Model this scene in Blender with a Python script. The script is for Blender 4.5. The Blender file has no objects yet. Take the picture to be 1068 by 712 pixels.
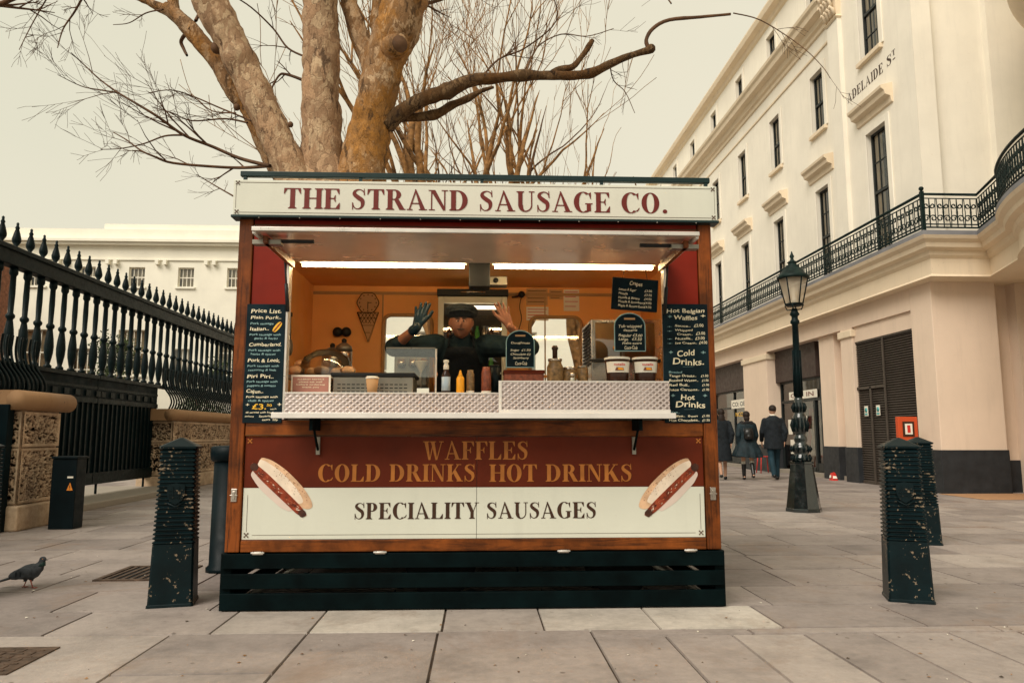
import bpy, math, random
from mathutils import Vector, Matrix, noise
R = math.radians
random.seed(7)
C = bpy.context.scene.collection
scene = bpy.context.scene

# ------------------------------------------------------------------ camera (surveyed)
CAM_H = 1.07; FOC = 780.0; YAW = R(2.5); PIT = R(7.15)
def _ray(px, py):
    u = (px-534)/FOC; v = (356-py)/FOC
    cp, sp, cy, sy = math.cos(PIT), math.sin(PIT), math.cos(YAW), math.sin(YAW)
    y = cp-v*sp; z = sp+v*cp
    return (u*cy+y*sy, -u*sy+y*cy, z)
def at(px, py, Y):
    d = _ray(px, py); t = Y/d[1]
    return Vector((d[0]*t, Y, CAM_H+d[2]*t))
def gz(px, py, Z=0):
    d = _ray(px, py); t = (Z-CAM_H)/d[2]
    return Vector((d[0]*t, d[1]*t, Z))

# ------------------------------------------------------------------ materials
def new_mat(name):
    m = bpy.data.materials.new(name); m.use_nodes = True
    nt = m.node_tree; b = nt.nodes['Principled BSDF']
    return m, nt, b
def N(nt, t, **kw):
    n = nt.nodes.new(t)
    for k, v in kw.items():
        if k in n.inputs: n.inputs[k].default_value = v
        else: setattr(n, k, v)
    return n
def coords(nt, scale=(1,1,1)):
    tc = N(nt, 'ShaderNodeTexCoord'); mp = N(nt, 'ShaderNodeMapping')
    mp.inputs['Scale'].default_value = scale
    nt.links.new(tc.outputs['Object'], mp.inputs['Vector'])
    return mp.outputs['Vector']
def ramp(nt, fac, stops, interp='LINEAR'):
    r = N(nt, 'ShaderNodeValToRGB'); r.color_ramp.interpolation = interp
    e = r.color_ramp.elements
    while len(e) < len(stops): e.new(0.5)
    for i, (p, c) in enumerate(stops):
        e[i].position = p
        e[i].color = (c, c, c, 1) if isinstance(c, (int, float)) else (*c, 1)
    nt.links.new(fac, r.inputs['Fac']); return r.outputs['Color']
def mix(nt, fac, a, b, mode='MIX'):
    m = N(nt, 'ShaderNodeMix', data_type='RGBA', blend_type=mode)
    if isinstance(fac, (int, float)): m.inputs[0].default_value = fac
    else: nt.links.new(fac, m.inputs[0])
    for s, x in ((6, a), (7, b)):
        if isinstance(x, tuple): m.inputs[s].default_value = (*x[:3], 1)
        else: nt.links.new(x, m.inputs[s])
    return m.outputs[2]
def tex(nt, vec, scale=5, detail=4, rough=.55, dist=0):
    n = N(nt, 'ShaderNodeTexNoise'); n.inputs['Scale'].default_value = scale
    n.inputs['Detail'].default_value = detail; n.inputs['Roughness'].default_value = rough
    n.inputs['Distortion'].default_value = dist
    nt.links.new(vec, n.inputs['Vector']); return n.outputs['Fac']
def bump(nt, b, h, strength=.3, dist=.01):
    n = N(nt, 'ShaderNodeBump'); n.inputs['Strength'].default_value = strength
    n.inputs['Distance'].default_value = dist
    nt.links.new(h, n.inputs['Height']); nt.links.new(n.outputs['Normal'], b.inputs['Normal'])
def mul(c, k): return tuple(min(1, x*k) for x in c)

def M(name, col, rough=.6, metal=0, var=.15, scale=4, bmp=.1, fine=60, dist=.004, spec=.3, stretch=(1,1,1), coat=0):
    m, nt, b = new_mat(name)
    v = coords(nt, stretch)
    n1 = tex(nt, v, scale, 5)
    c = ramp(nt, n1, [(.3, mul(col, 1-var)), (.7, mul(col, 1+var))])
    nt.links.new(c, b.inputs['Base Color'])
    b.inputs['Roughness'].default_value = rough; b.inputs['Metallic'].default_value = metal
    b.inputs['Specular IOR Level'].default_value = spec
    b.inputs['Coat Weight'].default_value = coat
    rr = ramp(nt, tex(nt, v, scale*2.3, 3), [(.3, max(0, rough-.1)), (.7, min(1, rough+.12))])
    nt.links.new(rr, b.inputs['Roughness'])
    if bmp: bump(nt, b, tex(nt, v, fine, 3), bmp, dist)
    return m

def M_wood(name, c1, c2, axis=0, rough=.45):
    m, nt, b = new_mat(name)
    s = [14, 14, 14]; s[axis] = 1.0
    v = coords(nt, tuple(s))
    g = tex(nt, v, 2.2, 8, .65, 1.2)
    c = ramp(nt, g, [(.3, c1), (.5, mul(c2, .85)), (.72, c2)])
    v2 = coords(nt)
    d = ramp(nt, tex(nt, v2, 3.6, 6, .65), [(.40, .28), (.62, 1.0)])
    c = mix(nt, .8, c, d, 'MULTIPLY')
    nt.links.new(c, b.inputs['Base Color']); b.inputs['Roughness'].default_value = rough; b.inputs['Specular IOR Level'].default_value = .2
    bump(nt, b, g, .25, .003)
    return m

def M_chipped(name, col, chip, amount=.42, rough=.4):
    m, nt, b = new_mat(name)
    v = coords(nt)
    base = ramp(nt, tex(nt, v, 6, 5), [(.3, mul(col, .6)), (.7, mul(col, 1.5))])
    w = tex(nt, v, 55, 4, .6, .3)
    zone = tex(nt, v, 11, 2)
    f = N(nt, 'ShaderNodeMath', operation='MULTIPLY'); nt.links.new(w, f.inputs[0]); nt.links.new(zone, f.inputs[1])
    geo = N(nt, 'ShaderNodeNewGeometry'); ed = ramp(nt, geo.outputs['Pointiness'], [(.515, 0.0), (.60, 1.0)])
    f2 = N(nt, 'ShaderNodeMath', operation='MULTIPLY_ADD'); nt.links.new(ed, f2.inputs[0]); f2.inputs[1].default_value = .06; nt.links.new(f.outputs[0], f2.inputs[2])
    k = ramp(nt, f2.outputs[0], [(amount, 0.0), (amount+.012, .85)])
    c = mix(nt, k, base, chip)
    nt.links.new(c, b.inputs['Base Color']); b.inputs['Roughness'].default_value = rough; b.inputs['Specular IOR Level'].default_value = .16
    bump(nt, b, tex(nt, v, 45, 4), .18, .004)
    return m

def M_bark(name, pale, mid, dark, moss=None, scale=1.0, mossamt=.5):
    "flaking plane bark: irregular plates in two sizes, dark scars, lichen"
    m, nt, b = new_mat(name)
    v = coords(nt, (1, 1, .62))
    cn = N(nt, 'ShaderNodeTexNoise'); cn.inputs['Scale'].default_value = 5*scale; cn.inputs['Detail'].default_value = 5; nt.links.new(v, cn.inputs['Vector'])
    off = N(nt, 'ShaderNodeVectorMath', operation='SCALE'); off.inputs[3].default_value = .30; nt.links.new(cn.outputs['Color'], off.inputs[0])
    add = N(nt, 'ShaderNodeVectorMath', operation='ADD'); nt.links.new(v, add.inputs[0]); nt.links.new(off.outputs[0], add.inputs[1])
    def vor(sc):
        w_ = N(nt, 'ShaderNodeTexVoronoi'); w_.inputs['Scale'].default_value = sc*scale; nt.links.new(add.outputs[0], w_.inputs['Vector']); return w_
    w1, w2 = vor(8), vor(21)
    patch = ramp(nt, w1.outputs['Color'], [(.12, mul(mid, .75)), (.38, mid), (.55, mul(mid, 1.3)), (.66, pale), (.80, mul(mid, .9)), (.95, mul(pale, 1.2))])
    small = ramp(nt, w2.outputs['Color'], [(.2, mul(mid, .6)), (.5, mul(mid, 1.1)), (.75, pale), (1, mul(pale, 1.25))])
    c = mix(nt, ramp(nt, tex(nt, v, 3.2*scale, 4), [(.42, 0.0), (.56, .8)]), patch, small)
    if moss:
        mo = ramp(nt, tex(nt, v, 14*scale, 6, .7), [(.3, mul(moss, .45)), (.6, moss), (.8, mul(moss, 1.5))])
        c = mix(nt, ramp(nt, tex(nt, v, 1.7*scale, 6, .65), [(mossamt-.07, 0.0), (mossamt+.06, .8)]), c, mo)
    c = mix(nt, ramp(nt, tex(nt, coords(nt, (1.5, 1.5, .5)), 5.5*scale, 7, .7), [(.56, 0.0), (.63, .92)]), c, dark)
    de0 = N(nt, 'ShaderNodeTexVoronoi', feature='DISTANCE_TO_EDGE'); de0.inputs['Scale'].default_value = 8*scale; nt.links.new(add.outputs[0], de0.inputs['Vector'])
    c = mix(nt, ramp(nt, de0.outputs['Distance'], [(.0, .30), (.022, 0.0)]), c, mul(mid, .5))
    c = mix(nt, ramp(nt, tex(nt, v, 60*scale, 6, .75), [(.35, .0), (.72, .6)]), c, mul(mid, .45))
    nt.links.new(c, b.inputs['Base Color']); b.inputs['Roughness'].default_value = .88; b.inputs['Specular IOR Level'].default_value = .2
    de = N(nt, 'ShaderNodeTexVoronoi', feature='DISTANCE_TO_EDGE'); de.inputs['Scale'].default_value = 8*scale; nt.links.new(add.outputs[0], de.inputs['Vector'])
    edge = ramp(nt, de.outputs['Distance'], [(.0, .55), (.05, 1.0)])
    h = mix(nt, .5, mix(nt, .6, w1.outputs['Color'], edge), tex(nt, v, 45*scale, 8, .75))
    bump(nt, b, h, 1.0, .035)
    return m

def M_emit(name, col, strength):
    m, nt, b = new_mat(name)
    b.inputs['Base Color'].default_value = (*col, 1)
    b.inputs['Emission Color'].default_value = (*col, 1); b.inputs['Emission Strength'].default_value = strength
    return m

def M_glass(name, tint=(1,1,1), rough=.02, alpha=.25):
    m, nt, b = new_mat(name)
    tr = N(nt, 'ShaderNodeBsdfTransparent'); tr.inputs[0].default_value = (*tint, 1)
    gl = N(nt, 'ShaderNodeBsdfGlossy'); gl.inputs['Roughness'].default_value = rough
    lw = N(nt, 'ShaderNodeFresnel'); lw.inputs[0].default_value = 1.45
    mx = N(nt, 'ShaderNodeMixShader')
    a = N(nt, 'ShaderNodeMath', operation='ADD', use_clamp=True); nt.links.new(lw.outputs[0], a.inputs[0]); a.inputs[1].default_value = alpha*.3
    nt.links.new(a.outputs[0], mx.inputs[0]); nt.links.new(tr.outputs[0], mx.inputs[1]); nt.links.new(gl.outputs[0], mx.inputs[2])
    nt.links.new(mx.outputs[0], nt.nodes['Material Output'].inputs['Surface'])
    return m

def M_stone(name, col, stain=(.25,.15,.07), stain_amt=.5, rough=.8, wash=0.5):
    "painted stucco: slight tonal drift, rain streaks below ledges and grime"
    m, nt, b = new_mat(name)
    v = coords(nt)
    c = ramp(nt, tex(nt, v, .9, 6, .6), [(.3, mul(col, .93)), (.7, mul(col, 1.05))])
    vs = coords(nt, (5, 5, .5))
    k = ramp(nt, tex(nt, vs, 1.3, 6, .65), [(.52, 0.0), (.75, stain_amt*.5)])
    c = mix(nt, k, c, mul(col, .72))
    k2 = ramp(nt, tex(nt, v, 14, 7, .75), [(.64, 0.0), (.72, stain_amt)])
    c = mix(nt, k2, c, stain)
    nt.links.new(c, b.inputs['Base Color']); b.inputs['Roughness'].default_value = rough
    bump(nt, b, tex(nt, v, 35, 5), .12, .006)
    return m

def M_check(name, c1, c2, pitch):
    "embossed quilted metal: pale raised lattice round darker pressed diamonds"
    m, nt, b = new_mat(name)
    tc = N(nt, 'ShaderNodeTexCoord'); sp = N(nt, 'ShaderNodeSeparateXYZ'); nt.links.new(tc.outputs['Object'], sp.inputs[0])
    def mt(op, a, b_=None, c=None):
        n = N(nt, 'ShaderNodeMath', operation=op)
        for k, q in enumerate((a, b_, c)):
            if q is None: continue
            if isinstance(q, (int, float)): n.inputs[k].default_value = q
            else: nt.links.new(q, n.inputs[k])
        return n.outputs[0]
    X = mt('MULTIPLY', sp.outputs[0], math.pi/pitch); Z = mt('MULTIPLY', sp.outputs[2], math.pi/(pitch*.80))
    f = mt('MULTIPLY', mt('ABSOLUTE', mt('SINE', mt('ADD', X, Z))), mt('ABSOLUTE', mt('SINE', mt('SUBTRACT', X, Z))))
    v = coords(nt)
    wear = ramp(nt, tex(nt, v, 5, 5), [(.3, .35), (.7, 1.0)])
    k = mix(nt, 1.0, ramp(nt, f, [(.30, 0.0), (.80, 1.0)]), wear, 'MULTIPLY')
    c = mix(nt, k, tuple(c1), tuple(c2))
    nt.links.new(c, b.inputs['Base Color']); b.inputs['Metallic'].default_value = .3; b.inputs['Roughness'].default_value = .38
    bump(nt, b, f, .8, .004)
    return m

mats = dict(
 stucco=M_stone('stucco_cream', (.82,.765,.655), (.45,.32,.19), .55),
 stucco_low=M_stone('stucco_warm', (.74,.585,.455), (.40,.24,.12), .6),
 stucco_far=M_stone('stucco_far', (.84,.80,.68), (.5,.42,.3), .2),
 sill=M_stone('moulding_paint', (.76,.63,.46), (.30,.18,.10), .7),
 plinth=M('plinth_paint', (.022,.024,.027), .55, var=.3),
 leadroof=M('slate_roof', (.20,.20,.21), .7, var=.2, scale=2),
 brick=M('red_brick', (.22,.09,.05), .85, var=.4, scale=9),
 iron=M('black_iron_paint', (.002,.008,.009), .42, var=.45, scale=8, bmp=.2, spec=.13),
 iron_panel=M('black_panel_paint', (.002,.008,.010), .55, var=.4, scale=3, bmp=.1, spec=.08),
 lampiron=M('glossy_lamp_iron', (.004,.010,.010), .16, var=.3, scale=5, bmp=.06, spec=.6, coat=.5),
 balc=M('balcony_iron', (.006,.016,.014), .5, spec=.15, var=.5, scale=12, bmp=.2),
 bollard=M_chipped('bollard_paint', (.0018,.0085,.0105), (.24,.18,.12), .398),
 bin_=M('bin_paint', (.002,.007,.009), .45, var=.3, spec=.12),
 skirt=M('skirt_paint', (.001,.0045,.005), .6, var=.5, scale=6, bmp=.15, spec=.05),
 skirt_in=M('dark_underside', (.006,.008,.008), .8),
 wood_x=M_wood('varnished_wood', (.035,.010,.003), (.27,.070,.010), 0),
 wood_z=M_wood('varnished_wood_upright', (.030,.009,.003), (.25,.062,.009), 2),
 wood_dark=M_wood('dark_trim_wood', (.05,.02,.008), (.14,.06,.02), 0),  # darker wood tone for the thin beads
 red=M('red_paint', (.19,.014,.005), .5, spec=.15, var=.2, scale=3, bmp=.05),
 redpanel=M('maroon_board', (.105,.015,.004), .5, spec=.15, var=.3, scale=2.2, bmp=.04),
 white=M_stone('cream_board', (.62,.625,.53), (.42,.34,.24), .4, .5),
 red_ink=M('oxblood_letter', (.13,.014,.009), .5, var=.15),
 brown_ink=M('dark_brown_letter', (.045,.018,.008), .5, var=.2),
 gold_ink=M('bronze_letter', (.38,.13,.022), .42, var=.2, scale=9),
 line_ink=M('thin_rule', (.10,.06,.04), .6),
 green=M('green_rail', (.004,.02,.02), .4, var=.2),
 alu=M('brushed_aluminium', (.62,.58,.53), .35, .6, var=.12, scale=5, bmp=.05),
 alu_edge=M('aluminium_edge', (.72,.68,.63), .38, .25, var=.08),
 hatch_in=M('hatch_lining', (.85,.66,.52), .20, .55, var=.15, scale=1.6, bmp=.05, fine=9, dist=.01),
 steel=M('stainless_steel', (.55,.50,.44), .22, .9, var=.2, scale=4, bmp=.04),
 steel_d=M('worn_steel', (.26,.24,.20), .35, .6, var=.2),
 quilt=M_check('quilted_metal', (.50,.43,.405), (.12,.085,.07), .042),
 interior=M('orange_wall', (.84,.40,.12), .55, var=.1, scale=2, bmp=.04),  # orange of the warm lamplight is put into this even wall colour
 interior_d=M('ceiling_lining', (.42,.24,.10), .5, var=.12),
 tube=M_emit('fluorescent_tube', (1.0,.72,.36), 38),
 tube_small=M_emit('fridge_lamp', (1.0,.8,.55), 2.2),
 black=M('matt_black', (.010,.011,.012), .5, var=.3),
 rubber=M('rubber', (.012,.012,.012), .8),
 chalk_bg=M('chalkboard', (.004,.013,.018), .7, var=.7, scale=5, bmp=.03, spec=.12),
 chalk_w=M('chalk_cream', (.78,.70,.50), .9, var=.1),
 chalk_b=M('chalk_blue', (.26,.42,.42), .9, var=.2),
 chalk_y=M('chalk_yellow', (.80,.46,.05), .9, var=.1),
 bun=M('bread_crust', (.60,.38,.23), .7, var=.35, scale=11, bmp=.1),
 bun_shade=M('bun_underside', (.62,.50,.43), .7, var=.06),
 char=M('charred_end', (.05,.016,.008), .6, var=.4, scale=40),
 sheen_red=M('sausage_sheen', (.42,.11,.05), .5),
 bun_w=M('bread_crumb', (.74,.61,.48), .7, var=.12, scale=14),
 sausage=M('grilled_sausage', (.22,.035,.012), .35, var=.55, scale=26, bmp=.1),
 card=M('kraft_paper', (.52,.30,.14), .8, var=.06),
 paper=M('white_paper', (.78,.73,.62), .8, var=.06),
 paper_pink=M('pink_card', (.36,.16,.12), .7, var=.2),
 yellow=M('mustard_plastic', (.85,.36,.015), .35, var=.05),
 redcap=M('red_plastic', (.55,.03,.02), .4),
 blue_label=M('pale_blue_label', (.42,.52,.60), .5, var=.1),
 sauce=M('brown_sauce', (.035,.014,.008), .15, var=.2),
 jarfood=M('pickled_onions', (.20,.12,.05), .4, var=.6, scale=40, bmp=.2),
 jarred=M('red_relish', (.22,.06,.03), .35, var=.5, scale=30),
 glass=M_glass('clear_glass', (.95,.97,.95)),
 glass_win=M_glass('sash_glass', (.93,.95,.93), .03, .25),
 glass_shop=M_glass('shop_glass', (.75,.76,.74), .03, .4),
 glass_lamp=M_glass('lantern_glass', (.85,.85,.82), .08, .7),
 curtain=M('net_curtain', (.72,.58,.40), .85, var=.3, scale=3, stretch=(1,9,.4), bmp=.2),
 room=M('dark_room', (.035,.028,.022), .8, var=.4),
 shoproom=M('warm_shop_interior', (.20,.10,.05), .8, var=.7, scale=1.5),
 shopstuff=M('pale_goods', (.55,.42,.28), .8, var=.5, scale=7),
 sashpaint=M('black_sash_paint', (.012,.016,.016), .4),
 shutter=M('brown_shutter', (.060,.047,.037), .5, var=.15),
 fascia=M('brown_fascia', (.055,.036,.03), .6, var=.15),
 skin=M('skin', (.22,.095,.055), .5, var=.1, scale=14, bmp=.05, fine=120, dist=.001),
 skin2=M('skin_pale', (.50,.28,.18), .5, var=.08),
 hair=M('dark_hair', (.020,.012,.008), .6, var=.4, scale=30, bmp=.3),
 shirt=M('navy_cloth', (.012,.022,.026), .9, var=.6, scale=7, bmp=.6, fine=14, dist=.03, spec=.1),
 apron=M('black_apron', (.006,.008,.010), .8, var=.5, scale=6, bmp=.6, fine=12, dist=.03, spec=.15),
 cap=M('dark_tweed', (.012,.016,.018), .9, var=.6, scale=60, bmp=.3),
 glove=M('blue_glove', (.002,.014,.022), .35, var=.25),
 coat=M('black_wool', (.010,.014,.018), .85, var=.4, scale=12, bmp=.25),
 coat2=M('dark_teal_coat', (.008,.020,.026), .7, var=.5, scale=9, bmp=.25),
 fur=M('dark_fur', (.022,.020,.020), .9, var=.6, scale=60, bmp=.8, dist=.02),
 jeans=M('dark_denim', (.010,.035,.050), .8, var=.3),
 leather=M('black_leather', (.010,.010,.010), .3, var=.3, coat=.3),
 red_sign=M('orange_red_sign', (.55,.075,.02), .5, var=.08),
 warn=M('orange_sticker', (.80,.26,.03), .5),
 bluesign=M('mandatory_sign', (.08,.36,.36), .5),
 feather=M('pigeon_feather', (.055,.062,.072), .6, var=.5, scale=25, bmp=.3, dist=.003),
 feather_d=M('pigeon_dark', (.018,.022,.028), .5, var=.4, scale=25, bmp=.2),
 feather_neck=M('pigeon_neck', (.015,.045,.040), .3, var=.5, scale=18),
 pink=M('pigeon_leg', (.35,.09,.06), .6),
 kerbstone=M_stone('kerb_granite', (.30,.26,.21), (.1,.07,.05), .6),
 manhole=M('rusty_cast_iron', (.10,.065,.045), .6, .3, var=.5, scale=14, bmp=.3),
 bark=M_bark('plane_bark', (.66,.48,.30), (.42,.255,.145), (.07,.038,.022)),
 bark_limb=M_bark('limb_bark', (.26,.16,.08), (.115,.062,.026), (.025,.014,.008), (.14,.055,.010), 1.6, .52),
 bark_moss=M_bark('mossy_bark', (.62,.43,.26), (.32,.175,.080), (.06,.033,.018), (.50,.21,.030), 1.15, .52),
 bark_far=M('sunlit_bark', (.25,.125,.042), .85, var=.75, scale=6, bmp=.7, dist=.04, fine=14),
 bark_dark=M('twig_bark', (.10,.050,.024), .85, var=.4, scale=8),
 leafy=M('evergreen_leaf', (.05,.07,.025), .7, var=.5, scale=3),
 grout=M('joint_dirt', (.06,.042,.030), .9, var=.5, scale=9, bmp=.4),
 greenstuff=M('green_can', (.05,.22,.05), .4, var=.5, scale=20),
 stepstone=M_stone('sandstone_step', (.40,.22,.11), (.2,.1,.05), .5),
)

def M_frost(name, col, f):
    m, nt, b = new_mat(name)
    tr = N(nt, 'ShaderNodeBsdfTransparent'); df = N(nt, 'ShaderNodeBsdfTranslucent'); df.inputs[0].default_value = (*col, 1)
    d2 = N(nt, 'ShaderNodeBsdfDiffuse'); d2.inputs[0].default_value = (*col, 1)
    a = N(nt, 'ShaderNodeAddShader'); nt.links.new(df.outputs[0], a.inputs[0]); nt.links.new(d2.outputs[0], a.inputs[1])
    mx = N(nt, 'ShaderNodeMixShader'); mx.inputs[0].default_value = f; nt.links.new(tr.outputs[0], mx.inputs[1]); nt.links.new(a.outputs[0], mx.inputs[2])
    nt.links.new(mx.outputs[0], nt.nodes['Material Output'].inputs['Surface']); return m
mats['glass_lamp'] = M_frost('hazy_lantern_glass', (.42,.36,.28), .45)
def M_slab():
    m, nt, b = new_mat('york_stone')
    v = coords(nt)
    at_ = N(nt, 'ShaderNodeAttribute', attribute_name='tone')
    base = ramp(nt, at_.outputs['Fac'], [(0, (.215,.180,.165)), (.35, (.285,.241,.218)), (.65, (.330,.280,.252)), (.85, (.385,.335,.295)), (1, (.50,.45,.39))])
    c = mix(nt, 1.0, base, ramp(nt, tex(nt, v, 2.3, 7, .65), [(.28, .66), (.5, .97), (.75, 1.14)]), 'MULTIPLY')
    c = mix(nt, 1.0, c, ramp(nt, tex(nt, v, 19, 6, .7), [(.3, .85), (.7, 1.1)]), 'MULTIPLY')
    # dark gum spots and tea coloured stains
    vo = N(nt, 'ShaderNodeTexVoronoi'); vo.inputs['Scale'].default_value = 5.5; nt.links.new(v, vo.inputs['Vector'])
    k = ramp(nt, vo.outputs['Distance'], [(.05, .75), (.085, 0.0)])
    zone = ramp(nt, tex(nt, v, .8, 2), [(.40, .25), (.58, 1.0)])
    kk = mix(nt, 1.0, k, zone, 'MULTIPLY')
    c = mix(nt, kk, c, (.10,.07,.055))
    k2 = ramp(nt, tex(nt, v, 1.1, 7, .75, .8), [(.53, 0.0), (.68, .6)])
    vs_ = N(nt, 'ShaderNodeTexVoronoi'); vs_.inputs['Scale'].default_value = 38; nt.links.new(v, vs_.inputs['Vector'])
    c = mix(nt, ramp(nt, vs_.outputs['Distance'], [(.10, .5), (.16, 0.0)]), c, mix(nt, .5, c, (.12,.09,.07)))
    c = mix(nt, k2, c, (.22,.145,.10))
    nt.links.new(c, b.inputs['Base Color'])
    rr = ramp(nt, tex(nt, v, 3, 5), [(.3, .5), (.7, .82)]); nt.links.new(rr, b.inputs['Roughness'])
    h = mix(nt, .5, tex(nt, v, 9, 6, .7), tex(nt, v, 70, 3))
    bump(nt, b, h, .35, .008)
    return m
mats['slab'] = M_slab()

# ------------------------------------------------------------------ mesh builder
class MB:
    def __init__(s): s.v = []; s.f = []; s.m = []; s.sm = []; s.ml = []
    def _mi(s, m):
        m = mats[m] if isinstance(m, str) else m
        if m not in s.ml: s.ml.append(m)
        return s.ml.index(m)
    def add(s, vs, fs, m, smooth=False):
        o = len(s.v); k = s._mi(m)
        s.v += [tuple(v) for v in vs]
        for f in fs: s.f.append([i+o for i in f]); s.m.append(k); s.sm.append(smooth)
    def box(s, x0, x1, y0, y1, z0, z1, m, T=None):
        vs = [(x, y, z) for x in (x0, x1) for y in (y0, y1) for z in (z0, z1)]
        if T: vs = [T @ Vector(v) for v in vs]
        s.add(vs, [(0,1,3,2), (4,6,7,5), (0,4,5,1), (2,3,7,6), (0,2,6,4), (1,5,7,3)], m)
    def tube(s, pts, rad, n, m, smooth=True, caps=True, squash=None):
        pts = [Vector(p) for p in pts]
        if isinstance(rad, (int, float)): rad = [rad]*len(pts)
        vs = []; up = None
        for i, p in enumerate(pts):
            a = pts[max(i-1, 0)]; b = pts[min(i+1, len(pts)-1)]
            d = (b-a)
            if d.length < 1e-9: d = Vector((0,0,1))
            d.normalize()
            if up is None:
                up = Vector((0,0,1)) if abs(d.z) < .9 else Vector((1,0,0))
                up = (up - d*up.dot(d)).normalized()
            else:
                up = up - d*up.dot(d)
                up = up.normalized() if up.length > 1e-6 else d.orthogonal().normalized()
            sd = d.cross(up)
            r = rad[i]
            for k in range(n):
                t = 2*math.pi*(k+.5)/n
                vs.append(p + up*(math.cos(t)*r) + sd*(math.sin(t)*r))
        fs = []
        for i in range(len(pts)-1):
            for k in range(n):
                a = i*n+k; b = i*n+(k+1) % n
                fs.append((a, b, b+n, a+n))
        if caps: fs += [tuple(range(n))[::-1], tuple(range((len(pts)-1)*n, len(pts)*n))]
        s.add(vs, fs, m, smooth)
    def lathe(s, prof, n, m, c=(0,0,0), smooth=True, rot=0, sx=1, sy=1, caps=True):
        vs = []
        for r, z in prof:
            for k in range(n):
                t = 2*math.pi*k/n+rot
                vs.append((c[0]+math.cos(t)*r*sx, c[1]+math.sin(t)*r*sy, c[2]+z))
        fs = []
        for i in range(len(prof)-1):
            for k in range(n):
                a = i*n+k; b = i*n+(k+1) % n
                fs.append((a, b, b+n, a+n))
        if caps: fs += [tuple(range(n))[::-1], tuple(range((len(prof)-1)*n, len(prof)*n))]
        s.add(vs, fs, m, smooth)
    def ball(s, c, r, m, n=14, T=None):
        if isinstance(r, (int, float)): r = (r, r, r)
        vs = []; fs = []; h = n//2
        for i in range(h+1):
            a = math.pi*i/h
            for k in range(n):
                t = 2*math.pi*k/n
                v = Vector((math.sin(a)*math.cos(t)*r[0], math.sin(a)*math.sin(t)*r[1], -math.cos(a)*r[2]))
                if T: v = T @ v
                vs.append(v+Vector(c))
        for i in range(h):
            for k in range(n):
                a = i*n+k; b = i*n+(k+1) % n
                fs.append((a, b, b+n, a+n))
        s.add(vs, fs, m, True)
    def limb(s, pts, rad, m='skin', n=12):
        s.tube(pts, rad, n, m)
        for p, r in zip(pts, rad): s.ball(p, r*.985, m, 12)
    def loft(s, rings, m, n=24, smooth=True):
        "rings: (cx,cy,cz,rx,ry[,power])"
        vs = []
        for r in rings:
            cx, cy, cz, rx, ry = r[:5]; pw = r[5] if len(r) > 5 else 1
            for k in range(n):
                t = 2*math.pi*k/n; c_, s_ = math.cos(t), math.sin(t)
                vs.append((cx+rx*math.copysign(abs(c_)**pw, c_), cy+ry*math.copysign(abs(s_)**pw, s_), cz))
        fs = []
        for i in range(len(rings)-1):
            for k in range(n):
                a = i*n+k; b = i*n+(k+1) % n
                fs.append((a, b, b+n, a+n))
        fs += [tuple(range(n))[::-1], tuple(range((len(rings)-1)*n, len(rings)*n))]
        s.add(vs, fs, m, smooth)
    def prism(s, poly, y0, y1, m):
        "polygon in xz extruded along y"
        n = len(poly)
        vs = [(x, y0, z) for x, z in poly]+[(x, y1, z) for x, z in poly]
        fs = [tuple(range(n)), tuple(range(n, 2*n))[::-1]]+[(i, (i+1) % n, (i+1) % n+n, i+n) for i in range(n)]
        s.add(vs, fs, m)
    def build(s, name, parent=None, bevel=0, world=True, T=None):
        off = Vector((0,0,0))
        if parent is not None and world:
            p = parent
            while p: off += p.location; p = p.parent
        me = bpy.data.meshes.new(name)
        vs = [(T @ Vector(v)) if T else Vector(v) for v in s.v]
        me.from_pydata([tuple(v-off) for v in vs], [], s.f)
        for m in s.ml: me.materials.append(m)
        me.polygons.foreach_set('material_index', s.m)
        me.polygons.foreach_set('use_smooth', s.sm)
        me.update()
        o = bpy.data.objects.new(name, me); C.objects.link(o)
        if parent is not None: o.parent = parent
        if bevel:
            b = o.modifiers.new('edge', 'BEVEL'); b.width = bevel; b.segments = 2; b.limit_method = 'ANGLE'; b.angle_limit = R(40)
        return o

def remesh(o, voxel, smooth=2):
    "join overlapping volumes into one continuous skin"
    m = o.modifiers.new('r', 'REMESH'); m.mode = 'VOXEL'; m.voxel_size = voxel; m.use_smooth_shade = True
    if smooth:
        k = o.modifiers.new('s', 'SMOOTH'); k.iterations = smooth; k.factor = .5
    dg = bpy.context.evaluated_depsgraph_get(); dg.update()
    me = bpy.data.meshes.new_from_object(o.evaluated_get(dg))
    old = o.data; o.modifiers.clear(); o.data = me
    bpy.data.meshes.remove(old)
    return o

def thing(name, label, cat, loc=(0,0,0), rotz=0, group=None):
    o = bpy.data.objects.new(name, None); C.objects.link(o)
    o.empty_display_size = .1
    o.location = loc; o.rotation_euler = (0,0,rotz)
    return tag(o, label, cat, group)
def tag(o, label, cat, group=None):
    o['label'] = label; o['category'] = cat
    if group: o['group'] = group
    return o
def struct(o, kind='structure'): o['kind'] = kind; return o
def copy_tree(o, parent=None):
    c = o.copy(); C.objects.link(c)
    if parent: c.parent = parent
    for ch in list(o.children): copy_tree(ch, c)
    return c

# ------------------------------------------------------------------ lettering
def catmull(pts, k=6):
    P = [Vector(p) for p in pts]; out = []
    for i in range(len(P)-1):
        a = P[max(i-1, 0)]; b = P[i]; c = P[i+1]; d = P[min(i+2, len(P)-1)]
        for j in range(k):
            t = j/k
            out.append(.5*((2*b)+(c-a)*t+(2*a-5*b+4*c-d)*t*t+(-a+3*b-3*c+d)*t**3))
    out.append(P[-1]); return out

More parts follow.
